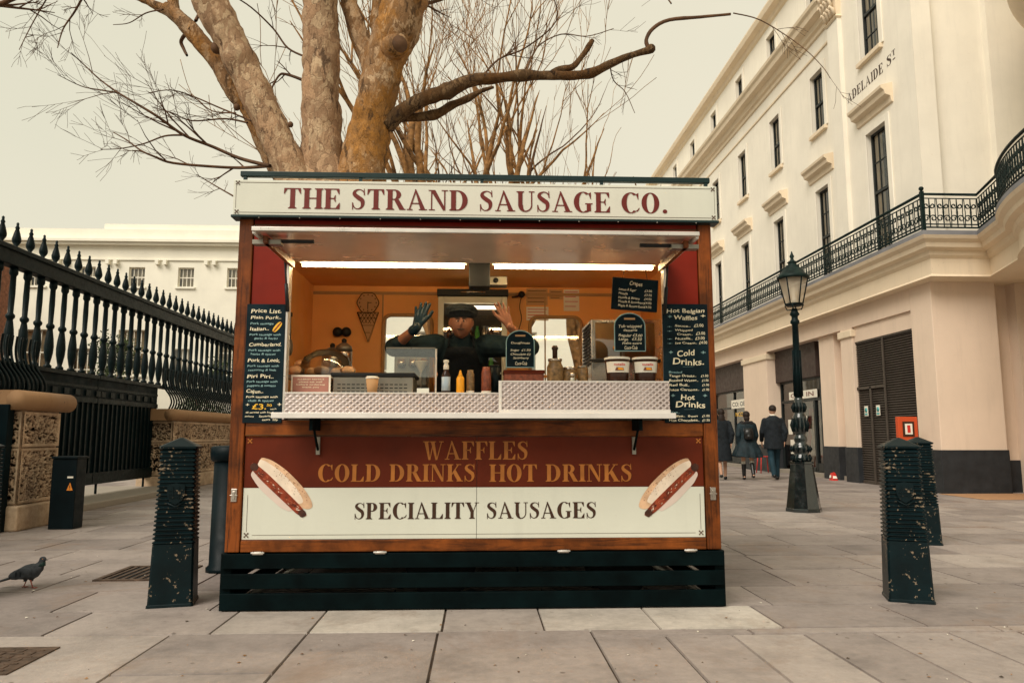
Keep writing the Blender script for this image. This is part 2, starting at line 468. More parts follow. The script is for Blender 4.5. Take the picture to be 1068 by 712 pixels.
def serif_glyph(ch):
    "bold roman capitals, cap height 1 -> (list of quad strips, advance)"
    P = []
    W = .208; t = .05; S = .045; ov = .075
    def strip(l, r): P.append((l, r))
    def rect(x0, y0, x1, y1): strip([(x0, y0), (x0, y1)], [(x1, y0), (x1, y1)])
    def serif(x0, x1, y, up, l=ov, r=ov):
        k = S if up else -S
        rect(x0-l, min(y, y+k), x1+r, max(y, y+k))
        b = .05 if up else -.05
        strip([(x0-l*.6, y+k), (x0, y+k+b)], [(x0+.03, y+k), (x0+.03, y+k+b*.5)])
        strip([(x1-.03, y+k), (x1-.03, y+k+b*.5)], [(x1+r*.6, y+k), (x1, y+k+b)])
    def stem(x, w=W, top=True, bot=True, lt=ov, rt=ov, lb=ov, rb=ov):
        rect(x, 0, x+w, 1)
        if top: serif(x, x+w, 1, False, lt, rt)
        if bot: serif(x, x+w, 0, True, lb, rb)
    def arc(cx, cy, rx, ry, th, tv, a0, a1, n=22):
        l = []; r = []
        for i in range(n+1):
            a = R(a0+(a1-a0)*i/n); c, s_ = math.cos(a), math.sin(a)
            l.append((cx+c*rx, cy+s_*ry)); r.append((cx+c*(rx-th), cy+s_*(ry-tv)))
        strip(l, r)
    def brush(pts, ws):
        q = catmull([(x, y, w) for (x, y), w in zip(pts, ws)], 7); l = []; r = []
        for i, p in enumerate(q):
            a = q[max(i-1, 0)]; b = q[min(i+1, len(q)-1)]
            d = Vector((b.x-a.x, b.y-a.y)); d.normalize(); nx, ny = -d.y, d.x
            l.append((p.x+nx*p.z/2, p.y+ny*p.z/2)); r.append((p.x-nx*p.z/2, p.y-ny*p.z/2))
        strip(l, r)
    def diag(x0, x1, w, y0=0, y1=1): strip([(x0, y0), (x1, y1)], [(x0+w, y0), (x1+w, y1)])
    def beak(x, y0, y1, w=.05, sgn=1):  # vertical arm terminal
        strip([(x, y0), (x, y1)], [(x-sgn*w, y0 if y0 in (0, 1) else y0), (x-sgn*w*.2, y1)])
    if ch == 'T':
        stem(.29, top=False); rect(.03, 1-t, .735, 1)
        strip([(.03, 1-t), (.02, .72)], [(.16, 1-t), (.05, .72)]); strip([(.735-.13, 1-t), (.715, .72)], [(.735, 1-t), (.745, .72)]); adv = .77
    elif ch == 'H': stem(.09); stem(.60); rect(.27, .485, .61, .54); adv = .87
    elif ch == 'I': stem(.09); adv = .365
    elif ch in 'EFL':
        stem(.09, rt=0 if ch != 'L' else ov, rb=0 if ch != 'F' else ov)
        if ch != 'L':
            rect(.25, 1-t, .66, 1); strip([(.53, 1-t), (.645, .72)], [(.67, 1-t), (.67, .72)])
            rect(.25, .49, .50, .54); strip([(.43, .54), (.49, .68)], [(.51, .54), (.515, .68)]); strip([(.43, .49), (.49, .35)], [(.51, .49), (.515, .35)])
        if ch != 'F':
            rect(.25, 0, .67, t); strip([(.52, t), (.67, .30)], [(.69, t), (.70, .30)]); rect(.66, 0, .69, t)
        adv = .74 if ch != 'F' else .70
    elif ch == 'R':
        stem(.09, rt=0); arc(.37, .745, .29, .255, W*.95, t, -90, 90); rect(.27, 1-t, .38, 1); rect(.27, .49, .38, .49+t)
        strip([(.36, .50), (.60, 0)], [(.56, .52), (.83, 0)]); rect(.59, 0, .86, S); adv = .85
    elif ch == 'P':
        stem(.09, rt=0); arc(.36, .73, .29, .27, W, t, -90, 90); rect(.27, 1-t, .37, 1); rect(.27, .46, .37, .46+t); adv = .70
    elif ch == 'D':
        stem(.09, rt=0, rb=0); arc(.36, .5, .44, .5, W*1.08, t, -90, 90, 28); rect(.27, 1-t, .37, 1); rect(.27, 0, .37, t); adv = .86
    elif ch == 'O': arc(.43, .5, .39, .52, W*1.08, .042, 0, 360, 44); adv = .86
    elif ch in 'CG':
        arc(.45, .5, .41, .52, W*1.1, .042, 52, 308 if ch == 'C' else 300, 34)
        strip([(.68, .93), (.765, .66)], [(.79, 1.0), (.79, .66)]) if True else 0
        if ch == 'C': brush([(.70, .08), (.77, .15), (.82, .25)], [.07, .055, .03]); adv = .85
        else:
            rect(.60, .06, .785, .43); rect(.53, .40, .86, .43+.02); strip([(.52, .0), (.60, .10)], [(.64, .0), (.785, .10)]); adv = .89
    elif ch == 'S':
        brush([(.56, .69), (.53, .87), (.36, .975), (.18, .90), (.15, .74), (.32, .57), (.47, .44), (.50, .25), (.43, .08), (.27, .02), (.13, .12), (.08, .33)],
              [.03, .05, .045, .11, .17, .20, .19, .15, .09, .045, .05, .025])
        strip([(.54, .69), (.54, 1.02)], [(.59, .69), (.57, 1.02)]); strip([(.06, -.02), (.05, .33)], [(.095, -.02), (.10, .33)]); adv = .64
    elif ch == 'A':
        strip([(.36, 1.02), (.62, 0)], [(.42, 1.02), (.83, 0)]); strip([(.105, 0), (.37, .96)], [(.165, 0), (.42, .90)])
        rect(.19, .30, .62, .30+t); rect(.03, 0, .28, S); rect(.54, 0, .90, S); adv = .90
    elif ch in 'NV' and ch == 'N':
        rect(.13, 0, .185, 1); rect(.04, 0, .30, S); rect(.02, 1-S, .25, 1); diag(.07, .07, 0)
        strip([(.10, 1), (.66, -.02)], [(.31, 1), (.74, .10)]); rect(.69, 0, .745, 1); rect(.58, 1-S, .86, 1); adv = .87
    elif ch == 'U':
        rect(.10, .30, .285, 1); serif(.10, .285, 1, False); rect(.655, .30, .71, 1); rect(.56, 1-S, .81, 1)
        arc(.405, .32, .305, .34, W, .06, 180, 270, 14); arc(.405, .32, .305, .34, .055, .06, 270, 360, 14); adv = .84
    elif ch == 'W':
        strip([(.07, 1), (.31, -.02)], [(.27, 1), (.40, -.02)]); strip([(.36, 0), (.53, .93)], [(.41, 0), (.585, .93)])
        strip([(.42, 1), (.69, -.02)], [(.62, 1), (.78, -.02)]); strip([(.735, 0), (.985, 1)], [(.785, 0), (1.035, 1)])
        rect(.0, 1-S, .34, 1); rect(.37, 1-S, .70, 1); rect(.88, 1-S, 1.12, 1); adv = 1.13
    elif ch == 'Y':
        rect(.31, 0, .495, .46); serif(.31, .495, 0, True); strip([(.31, .40), (.06, 1)], [(.495, .46), (.27, 1)])
        strip([(.45, .40), (.64, 1)], [(.495, .44), (.70, 1)]); rect(-.01, 1-S, .34, 1); rect(.55, 1-S, .80, 1); adv = .79
    elif ch == 'K':
        stem(.09); strip([(.27, .42), (.62, 1)], [(.30, .36), (.69, 1)]); strip([(.33, .55), (.62, 0)], [(.50, .66), (.85, 0)])
        rect(.52, 1-S, .80, 1); rect(.55, 0, .90, S); adv = .90
    elif ch == '.': arc(.17, .09, .10, .10, .099, .099, 0, 360, 18); adv = .32
    else: adv = .36
    return P, adv

def serif_text(mb, s, origin, u, v, n, h, width, m, track=.03):
    "lettering from origin (left end of the baseline) along u; v up; n out of the board"
    u, v, n, origin = Vector(u), Vector(v), Vector(n), Vector(origin)
    G = [serif_glyph(c) for c in s]
    tot = sum(a for _, a in G)+track*(len(s)-1)
    k = width/tot; x = 0; li = 0
    for (strips, adv) in G:
        for (l, r) in strips:
            vs = []
            for a, b in zip(l, r):
                for p in (a, b):
                    vs.append(origin+u*((x+p[0])*k)+v*(p[1]*h)+n*(.0002*(li % 9)+.0006))
            fs = [(2*i, 2*i+1, 2*i+3, 2*i+2) for i in range(len(l)-1)]
            mb.add(vs, fs, m); li += 1
        x += adv+track

_tc = {}
def plain_text(mb, s, origin, u, v, n, h, m, width=None, shear=.15, bold=.012, align='L', jit=0):
    "hand lettering: outline font run through a slant and a wobble"
    key = (s, bold)
    if key not in _tc:
        cu = bpy.data.curves.new('t', 'FONT'); cu.body = s; cu.size = 1; cu.offset = bold; cu.resolution_u = 3
        o = bpy.data.objects.new('t', cu); C.objects.link(o)
        dg = bpy.context.evaluated_depsgraph_get(); dg.update()
        me = bpy.data.meshes.new_from_object(o.evaluated_get(dg))
        vs = [tuple(p.co) for p in me.vertices]; fs = [tuple(p.vertices) for p in me.polygons]
        bpy.data.objects.remove(o); bpy.data.curves.remove(cu); bpy.data.meshes.remove(me)
        _tc[key] = (vs, fs)
    vs, fs = _tc[key]
    if not vs: return
    u, v, n, origin = Vector(u), Vector(v), Vector(n), Vector(origin)
    w = max(p[0] for p in vs)
    kx = h*1.35 if width is None else width/w
    off = {'L': 0, 'C': -w*kx/2, 'R': -w*kx}[align]
    out = []
    for p in vs:
        x, y = p[0]*kx, p[1]*h*1.35
        if jit: y += jit*h*math.sin(p[0]*2.1+len(s)); x += jit*h*.6*math.sin(p[1]*5+p[0])
        out.append(origin+u*(off+x+shear*y)+v*y+n*.001)
    mb.add(out, fs, m)

# ------------------------------------------------------------------ world, sun, camera
w = bpy.data.worlds.new('World'); scene.world = w; w.use_nodes = True
nt = w.node_tree; bg = nt.nodes['Background']
SUN_EL, SUN_AZ = R(44), R(219)        # azimuth from +Y clockwise: behind the camera, to the left
sky = N(nt, 'ShaderNodeTexSky', sky_type='NISHITA'); sky.sun_disc = False
sky.sun_elevation = SUN_EL; sky.sun_rotation = SUN_AZ; sky.air_density = 1.2; sky.dust_density = 3
hs = N(nt, 'ShaderNodeHueSaturation'); hs.inputs['Saturation'].default_value = .15; nt.links.new(sky.outputs[0], hs.inputs['Color'])
tcw = N(nt, 'ShaderNodeTexCoord')
cl = tex(nt, tcw.outputs['Generated'], 1.4, 4)
cloud = ramp(nt, cl, [(.3, (.715,.700,.545)), (.7, (.82,.760,.590))])
sc = N(nt, 'ShaderNodeVectorMath', operation='SCALE'); sc.inputs[3].default_value = 7.2; nt.links.new(cloud, sc.inputs[0])
nt.links.new(mix(nt, .93, hs.outputs[0], sc.outputs[0]), bg.inputs['Color'])
bg.inputs['Strength'].default_value = .10
sun = bpy.data.lights.new('sun', 'SUN'); sun.energy = 2.2; sun.angle = R(40); sun.color = (1, .92, .82)
so = bpy.data.objects.new('sun', sun); C.objects.link(so)
d = Vector((math.sin(SUN_AZ)*math.cos(SUN_EL), math.cos(SUN_AZ)*math.cos(SUN_EL), math.sin(SUN_EL)))
so.rotation_euler = d.to_track_quat('Z', 'Y').to_euler(); so.location = (0, 0, 30)
cam = bpy.data.cameras.new('camera'); cam.sensor_width = 36; cam.lens = FOC/1068*36; cam.clip_end = 2000
co = bpy.data.objects.new('camera', cam); C.objects.link(co)
co.location = (0, 0, CAM_H); co.rotation_euler = (math.pi/2+PIT, 0, -YAW); scene.camera = co
scene.view_settings.view_transform = 'Standard'; scene.view_settings.look = 'None'; scene.view_settings.exposure = .56

# ================================================================== SETTING
rnd = random.Random(3)
g = MB(); g.box(-300, 300, -30, 500, -.40, -.012, 'grout'); struct(g.build('ground'))
# paving: every flag is a bevelled slab with its own tone, a hair out of level
sv, sf, st = [], [], []
def flag(x0, x1, y0, y1, tone=None):
    j = .003+rnd.random()*.002; c = .004
    x0 += j; x1 -= j; y0 += j*1.9; y1 -= j*1.9
    dz = [rnd.uniform(-.0016, .0016) for _ in range(4)]; b = len(sv)
    for (x, y, z) in ((x0, y0, dz[0]), (x1, y0, dz[1]), (x1, y1, dz[2]), (x0, y1, dz[3])):
        ix = c if x == x0 else -c; iy = c if y == y0 else -c
        sv.append((x+ix, y+iy, z)); sv.append((x, y, -.02))
    t = rnd.random()*.75 if tone is None else tone
    for f in ((0,2,4,6), (0,1,3,2), (2,3,5,4), (4,5,7,6), (6,7,1,0)):
        sf.append([b+i for i in f]); st.append(t)
def row(y0, y1, xs, xe, w0, w1, tone=None, fixed=None):
    if fixed: edges = fixed
    else:
        edges = [xs+rnd.random()*-.5]
        while edges[-1] < xe: edges.append(edges[-1]+rnd.uniform(w0, w1))
    for a, b_ in zip(edges, edges[1:]): flag(a, b_, y0, y1, tone if tone is None or not callable(tone) else tone())
# foreground (traced joints)
fg = [-5.6, -4.6, -3.55, -2.62, -1.66, -.93, -.22, .62]
for a, b_ in zip(fg, fg[1:]):
    if rnd.random() < .6:
        flag(a, b_, 3.60, 4.30); flag(a, b_, 2.85, 3.60); flag(a, b_, 2.1, 2.85)
    else: flag(a, b_, 3.15, 4.30); flag(a, b_, 2.1, 3.15)
x = .62; 
while x < 5.5:
    wv_ = rnd.uniform(.36, .46); flag(x, x+wv_, 2.4, 4.17); x += wv_
row(4.17, 4.30, .62, 0, .9, 1.5, None, [.62, 1.5, 2.9, 4.3, 5.8])
row(4.30, 4.86, 0, 0, 0, 0, lambda: .75+rnd.random()*.25, [-1.46+.0, -.93, -.2, .37, 1.02, 1.72])
row(4.30, 4.86, 0, 0, 0, 0, None, [1.72, 2.55, 3.5, 4.4, 5.4, 6.4])
row(4.30, 4.86, 0, 0, 0, 0, None, [-6.4, -5.3, -4.35, -3.3, -2.35, -1.46])
for yb in ((1.4, 2.1), (.6, 1.4), (-.4, .6), (-1.4, -.4), (-2.6, -1.4)): row(yb[0], yb[1], -5.6, 6, .7, 1.1)
row(2.1, 2.4, .62, 6, .8, 1.2)
y = 4.86
while y < 46:
    d_ = rnd.uniform(.52, .78); row(y, y+d_, -7.5-(2 if y > 14 else 0), 9.6 if y < 14.5 else 9.0, .62, 1.12); y += d_
y = -2.6
while y < 4.86:
    row(y, y+.7, -11, -6.0, .7, 1.1) if y < 4.2 else None
    row(y, y+.7, 6.0, 11, .7, 1.1) if y < 4.2 else None
    y += .7
while y < 13.6: row(y, y+.7, 9.9, 15, .7, 1.1); y += .7
me = bpy.data.meshes.new('pavement'); me.from_pydata(sv, [], sf); me.materials.append(mats['slab'])
a_ = me.attributes.new('tone', 'FLOAT', 'FACE'); a_.data.foreach_set('value', st)
o = bpy.data.objects.new('pavement', me); C.objects.link(o); struct(o)
g = MB(); g.box(8.45, 13.5, 12.35, 13.62, .003, .009, 'stepstone'); struct(g.build('entrance_paving'))

# drain grating and manhole cover
t = thing('drain_grating', 'dark iron slotted drain grating set in the paving left of the ribbed bollard', 'drain cover', (-2.56, 6.1, 0))
g = MB(); g.box(-2.82, -2.30, 5.86, 6.42, .001, .004, 'rubber'); g.build('sump', t)
g = MB(); g.box(-2.85, -2.27, 5.83, 5.87, .0, .012, 'manhole'); g.box(-2.85, -2.27, 6.41, 6.45, .0, .012, 'manhole')
g.box(-2.85, -2.81, 5.87, 6.41, .0, .012, 'manhole'); g.box(-2.31, -2.27, 5.87, 6.41, .0, .012, 'manhole'); g.build('frame', t)
g = MB()
for i in range(8): g.box(-2.79+i*.062, -2.765+i*.062, 5.87, 6.41, .003, .010, 'manhole')
g.build('bars', t)
t = thing('manhole_cover', 'worn rectangular utility cover with a raised bar pattern at the lower left', 'manhole cover', (-2.6, 3.85, 0))
g = MB(); g.box(-3.05, -2.12, 3.62, 4.06, .001, .007, 'manhole'); g.build('frame', t)
g = MB(); k = 0
for i in range(12):
    for j in range(7):
        x0 = -3.0+i*.071; y0 = 3.655+j*.054
        if (i+j) % 2: g.box(x0, x0+.060, y0, y0+.016, .006, .010, 'manhole')
        else: g.box(x0+.02, x0+.036, y0-.012, y0+.036, .006, .010, 'manhole')
g.build('lid', t)

# ================================================================== RIGHT TERRACE
XP, XF = 8.6, 8.9          # plane of the end pavilion, plane of the terrace
YC = 13.7                  # street corner
bt = thing('terrace_building', 'cream stucco terrace with sash windows, dark shopfronts and a curved corner', 'building', (XP, YC, 0))
def wall_x(mb, X, ya, yb, za, zb, holes, m, depth=.28):
    "wall facing -x with real openings and reveals"
    ys = sorted({ya, yb} | {h[0] for h in holes} | {h[1] for h in holes}); zs = sorted({za, zb} | {h[2] for h in holes} | {h[3] for h in holes})
    ys = [q for q in ys if ya <= q <= yb]; zs = [q for q in zs if za <= q <= zb]
    for a, b_ in zip(ys, ys[1:]):
        for c, d_ in zip(zs, zs[1:]):
            cy, cz = (a+b_)/2, (c+d_)/2
            if any(h[0] < cy < h[1] and h[2] < cz < h[3] for h in holes): continue
            mb.add([(X, a, c), (X, b_, c), (X, b_, d_), (X, a, d_)], [(0,3,2,1)], m)
    for a, b_, c, d_ in holes:
        mb.add([(X, a, c), (X+depth, a, c), (X+depth, a, d_), (X, a, d_)], [(0,1,2,3)], m)
        mb.add([(X, b_, c), (X+depth, b_, c), (X+depth, b_, d_), (X, b_, d_)], [(3,2,1,0)], m)
        mb.add([(X, a, d_), (X+depth, a, d_), (X+depth, b_, d_), (X, b_, d_)], [(0,1,2,3)], m)
        mb.add([(X, a, c), (X+depth, a, c), (X+depth, b_, c), (X, b_, c)], [(3,2,1,0)], m)
bays = [18.46+2.83*k for k in range(9)]
Z1a, Z1b, Z2a, Z2b, Z3a, Z3b = 4.95, 7.45, 9.0, 10.6, 12.35, 13.3
hole = []
for yb in bays: hole += [(yb-.36, yb+.36, Z1a, Z1b), (yb-.36, yb+.36, Z2a, Z2b), (yb-.32, yb+.32, Z3a, Z3b)]
g = MB(); wall_x(g, XF, 16.9, 44, 4.0, 14.3, hole, 'stucco')
ph = [(14.82, 15.62, 5.0, 7.69), (14.85, 15.65, 9.42, 11.6)]
wall_x(g, XP, YC, 16.95, 4.0, 18, ph, 'stucco')
g.add([(XP, 16.95, 4), (XF+.02, 16.95, 4), (XF+.02, 16.95, 18), (XP, 16.95, 18)], [(0,1,2,3)], 'stucco')
# south face: pilaster, recess, next pilaster
g.box(XP+.003, 9.0, YC+.003, YC+.5, 4.0, 18, 'stucco'); g.box(9.0, 10.15, YC+.16, YC+.6, 4.0, 18, 'stucco'); g.box(10.15, 15, YC, YC+.6, 4.0, 18, 'stucco')
g.build('wall', bt)
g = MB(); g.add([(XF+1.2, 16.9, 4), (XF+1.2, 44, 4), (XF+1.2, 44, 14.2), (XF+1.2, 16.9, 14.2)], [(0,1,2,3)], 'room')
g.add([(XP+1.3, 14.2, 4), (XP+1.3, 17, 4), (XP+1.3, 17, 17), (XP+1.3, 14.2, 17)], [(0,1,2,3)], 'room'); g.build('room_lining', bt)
g = MB(); g.box(XF+.3, 20, 17.2, 44, 14.25, 14.9, 'leadroof'); g.box(XP+.4, 20, 14.4, 17.2, 17.9, 18.3, 'leadroof'); g.build('roof', bt)

def profile_run(mb, prof, X, ya, yb, m):
    "moulding: prof = [(projection, z)] run along y on a wall facing -x, returned at both ends"
    n = len(prof)
    vs = [(X-p, ya, z) for p, z in prof]+[(X-p, yb, z) for p, z in prof]
    mb.add(vs, [(i, i+1, i+1+n, i+n) for i in range(n-1)]+[tuple(range(n))[::-1], tuple(range(n, 2*n))], m)
CORN = [(0, 11.50), (.05, 11.52), (.06, 11.62), (.13, 11.66), (.16, 11.80), (.33, 11.84), (.36, 11.96), (.42, 12.02), (.44, 12.10), (0, 12.16)]
PARA = [(0, 13.62), (.06, 13.66), (.10, 13.78), (.26, 13.84), (.30, 13.98), (.05, 14.04), (.05, 14.40), (0, 14.42)]
g = MB(); profile_run(g, CORN, XF, 16.9, 44, 'sill'); g.build('main_cornice', bt)
g = MB(); profile_run(g, [(0, 11.05), (.035, 11.07), (.035, 11.12), (0, 11.14)], XF, 16.9, 44, 'sill'); g.build('string_course', bt)
g = MB(); profile_run(g, PARA, XF, 16.9, 44, 'sill'); g.build('parapet_cornice', bt)
# pilaster with leafy capital on the pavilion edge
g = MB(); g.box(XP-.10, XP+.01, 16.45, 16.97, 4.9, 11.0, 'stucco'); pil = g.build('pilaster', bt)
g = MB()
for r_, z in ((.10, 11.0), (.13, 11.06), (.11, 11.1), (.13, 11.5), (.24, 11.85), (.27, 11.86), (.27, 11.98)):
    pass
vs = []
lev = [(.11, 10.98), (.15, 11.02), (.11, 11.08), (.14, 11.45), (.25, 11.80), (.28, 11.82), (.28, 11.95)]
for r_, z in lev: vs += [(XP-r_, 16.56-r_, z), (XP+.02, 16.56-r_, z), (XP+.02, 16.86+r_, z), (XP-r_, 16.86+r_, z)]
g.add(vs, [(i*4+k, i*4+(k+1) % 4, (i+1)*4+(k+1) % 4, (i+1)*4+k) for i in range(len(lev)-1) for k in range(4)], 'sill')
for j in range(3):
    for k in range(4):
        yy = 16.50+k*.14+.04*(j % 2); zz = 11.1+j*.22; rr = .13+.05*j
        g.tube([(XP-rr, yy, zz), (XP-rr-.05, yy, zz+.14), (XP-rr-.12, yy, zz+.19), (XP-rr-.13, yy, zz+.13)], [.05, .045, .035, .015], 6, 'sill')
for k in (0, 1): g.ball((XP-.27, 16.45+k*.52, 11.72), .08, 'sill', 10)
g.build('capital', pil)

def sash(parent, X, yc, w_, z0, z1, hood=False, sillp=True, broad=False):
    y0, y1 = yc-w_/2, yc+w_/2; xi = X+.09
    f = MB()
    fr = .05
    for a, b_, c, d_ in ((y0, y0+fr, z0, z1), (y1-fr, y1, z0, z1), (y0+fr, y1-fr, z0, z0+fr), (y0+fr, y1-fr, z1-fr, z1)): f.box(xi, xi+.07, a, b_, c, d_, 'sashpaint')
    zm = z0+(z1-z0)*.5
    f.box(xi-.01, xi+.05, y0+fr, y1-fr, zm-.03, zm+.03, 'sashpaint')
    nb = 4 if (z1-z0) > 2 else 2
    for i in range(1, nb):
        zz = z0+(z1-z0)*i/nb
        if abs(zz-zm) > .05: f.box(xi+.015, xi+.045, y0+fr, y1-fr, zz-.011, zz+.011, 'sashpaint')
    for i in (1, 2):
        yy = y0+w_*i/3
        if w_ > .5: f.box(xi+.017, xi+.043, yy-.011, yy+.011, z0+fr, z1-fr, 'sashpaint')
    wo = f.build('window', parent)
    p = MB(); p.add([(xi+.03, y0+.02, z0+.02), (xi+.03, y1-.02, z0+.02), (xi+.03, y1-.02, z1-.02), (xi+.03, y0+.02, z1-.02)], [(0,3,2,1)], 'glass_win'); p.build('pane', wo)
    # curtains hang in folds
    q = MB()
    for sgn in (-1, 1):
        vs = []; n = 26; wd = w_*rnd.uniform(.34, .50)
        for i in range(n+1):
            yy = (y0 if sgn < 0 else y1) - sgn*wd*i/n
            xx = xi+.062+.012*math.sin(i*1.6)
            vs += [(xx, yy, z0+.02), (xx, yy, z1)]
        q.add(vs, [(2*i, 2*i+1, 2*i+3, 2*i+2) for i in range(n)], 'curtain', True)
    q.build('curtain', wo)
    if sillp:
        s_ = MB(); s_.box(X-.09, X+.16, y0-.10, y1+.10, z0-.10, z0, 'sill'); s_.build('sill', wo, bevel=.01)
    # architrave
    a_ = MB(); e = .15
    for a, b_, c, d_ in ((y0-e, y0, z0, z1+e), (y1, y1+e, z0, z1+e), (y0, y1, z1, z1+e)): a_.box(X-.035, X-.001, a, b_, c, d_, 'stucco')
    a_.build('architrave', wo, bevel=.008)
    if hood:
        h = MB(); zb = z1+.42
        profile_run(h, [(0, zb-.14), (.04, zb-.12), (.06, zb), (.17, zb+.04), (.19, zb+.12), (.25, zb+.17), (.26, zb+.23), (0, zb+.30)], X, y0-.32, y1+.32, 'sill')
        h.build('hood', wo)
for yb in bays:
    sash(bt, XF, yb, .72, Z1a, Z1b, hood=True, sillp=False)
    sash(bt, XF, yb, .72, Z2a, Z2b)
    sash(bt, XF, yb, .64, Z3a, Z3b)
sash(bt, XP, 15.22, .80, 5.0, 7.69, hood=True, sillp=False)
sash(bt, XP, 15.25, .80, 9.42, 11.6)
# street name painted on the pavilion
g = MB(); serif_text(g, 'ADELAIDE', (XP-.003, 16.36, 8.78), (0,-1,0), (0,0,1), (-1,0,0), .225, 1.56, 'brown_ink', .06)
serif_text(g, 'S', (XP-.003, 14.66, 8.80), (0,-1,0), (0,0,1), (-1,0,0), .225, .20, 'brown_ink')
serif_text(g, 'T', (XP-.003, 14.44, 8.93), (0,-1,0), (0,0,1), (-1,0,0), .12, .13, 'brown_ink')
g.box(XP-.004, XP-.002, 14.33, 14.42, 8.84, 8.865, 'brown_ink'); g.build('street_name', bt)

# balcony path: along the street, round the corner and out onto the round turret
TC = Vector((13.4, 8.7)); TR = 5.7
path = [(8.1, 44.0), (8.1, 13.0), (9.12, 13.0), (8.80, 12.05)]
for i in range(1, 22):
    a = R(144.5+i*2.2); path.append((TC.x+TR*math.cos(a), TC.y+TR*math.sin(a)))
def offset_path(P, d):
    "shift a polyline to its right-hand side (towards the wall) by d"
    out = []
    for i, p in enumerate(P):
        a = Vector(P[max(i-1, 0)]); b_ = Vector(P[min(i+1, len(P)-1)]); p = Vector(p)
        n1 = n2 = None
        if i > 0: e = (p-a).normalized(); n1 = Vector((-e.y, e.x))
        if i < len(P)-1: e = (b_-p).normalized(); n2 = Vector((-e.y, e.x))
        n1 = n1 or n2; n2 = n2 or n1
        nn = (n1+n2); nn.normalize(); k = 1/max(.35, nn.dot(n1))
        out.append(p+nn*d*k)
    return out
def sweep(mb, prof, P, m, smooth=False):
    n = len(prof); vs = []
    cols = [offset_path(P, p) for p, z in prof]
    for i in range(len(P)):
        for j, (p, z) in enumerate(prof): vs.append((cols[j][i].x, cols[j][i].y, z))
    mb.add(vs, [(i*n+j, (i+1)*n+j, (i+1)*n+j+1, i*n+j+1) for i in range(len(P)-1) for j in range(n-1)], m, smooth)
slab = MB()
sweep(slab, [(1.2, 4.80), (.0, 4.80), (0, 4.72)], path, 'leadroof')
sweep(slab, [(0, 4.72), (.03, 4.66), (.10, 4.60), (.12, 4.52), (.22, 4.48), (.24, 4.40), (.28, 4.36), (.30, 4.34), (.30, 4.05), (.26, 4.0), (.55, 3.98), (1.6, 3.98)], path, 'sill')
bal = slab.build('balcony', bt)
# railing: bars plus ironwork scrolls in panels
def rail_bars(P, name):
    b_ = MB()
    for z, r_ in ((5.50, .028), (5.42, .012), (4.93, .014), (4.87, .018)):
        b_.tube([(p[0], p[1], z) for p in P], r_, 6, 'balc')
    b_.build(name, bal)
inner = [tuple(p) for p in offset_path(path, .06)]
rail_bars(inner, 'handrail')
def scroll(mb, o_, u_, w_, z0, z1):
    u_ = Vector(u_); o_ = Vector(o_); h = z1-z0
    def P3(a, z): q = o_+u_*a; return (q.x, q.y, z0+z*h)
    for sg in (-1, 1):
        cx = w_/2
        pts = []
        for i in range(13):
            t_ = i/12; a = t_*2*math.pi*1.15; r_ = w_*.26*(1-.65*t_)
            pts.append(P3(cx+sg*(w_*.04+w_*.22-math.cos(a)*r_*1.0), .30+math.sin(a)*r_/h))
        mb.tube(pts, .0125, 4, 'balc', caps=False)
        pts = []
        for i in range(11):
            t_ = i/10; a = t_*2*math.pi*1.05; r_ = w_*.20*(1-.6*t_)
            pts.append(P3(cx+sg*(w_*.22-math.cos(a)*r_), .74-math.sin(a)*r_/h))
        mb.tube(pts, .0125, 4, 'balc', caps=False)
        mb.tube([P3(cx+sg*w_*.46, 0), P3(cx+sg*w_*.40, .5), P3(cx+sg*w_*.46, 1)], .008, 4, 'balc', caps=False)
    mb.tube([P3(w_/2, 0), P3(w_/2, .5), P3(w_/2, 1)], [.009, .016, .009], 4, 'balc', caps=False)
    mb.ball(P3(w_/2, .52), .022, 'balc', 6)
L = 0; seg = []
for a, b_ in zip(inner, inner[1:]):
    va = Vector(a); vb = Vector(b_); seg.append((va, vb))
for va, vb in seg:
    ln = (vb-va).length
    if ln > 3:       # street run: one panel mesh per bay
        n = int(ln/2.83); u_ = (vb-va)/ln
        st_ = vb-u_*(2.83*n)
        for k in range(n):
            p = MB(); q0 = vb-u_*(2.83*(k+1)); m_ = 10
            for j in range(m_): scroll(p, q0+u_*(2.83*j/m_), u_, 2.83/m_, 4.88, 5.42)
            p.build('ironwork_panel', bal)
    elif ln > .15:
        m_ = max(1, round(ln/.27)); u_ = (vb-va)/ln; p = MB()
        for j in range(m_): scroll(p, va+u_*(ln*j/m_), u_, ln/m_, 4.88, 5.42)
        p.build('ironwork_panel', bal)
g = MB()
for p in ((8.16, 13.06),):
    g.box(p[0]-.03, p[0]+.03, p[1]-.03, p[1]+.03, 4.8, 5.55, 'balc'); g.ball((p[0], p[1], 5.60), .045, 'balc', 10)
g.build('corner_post', bal)
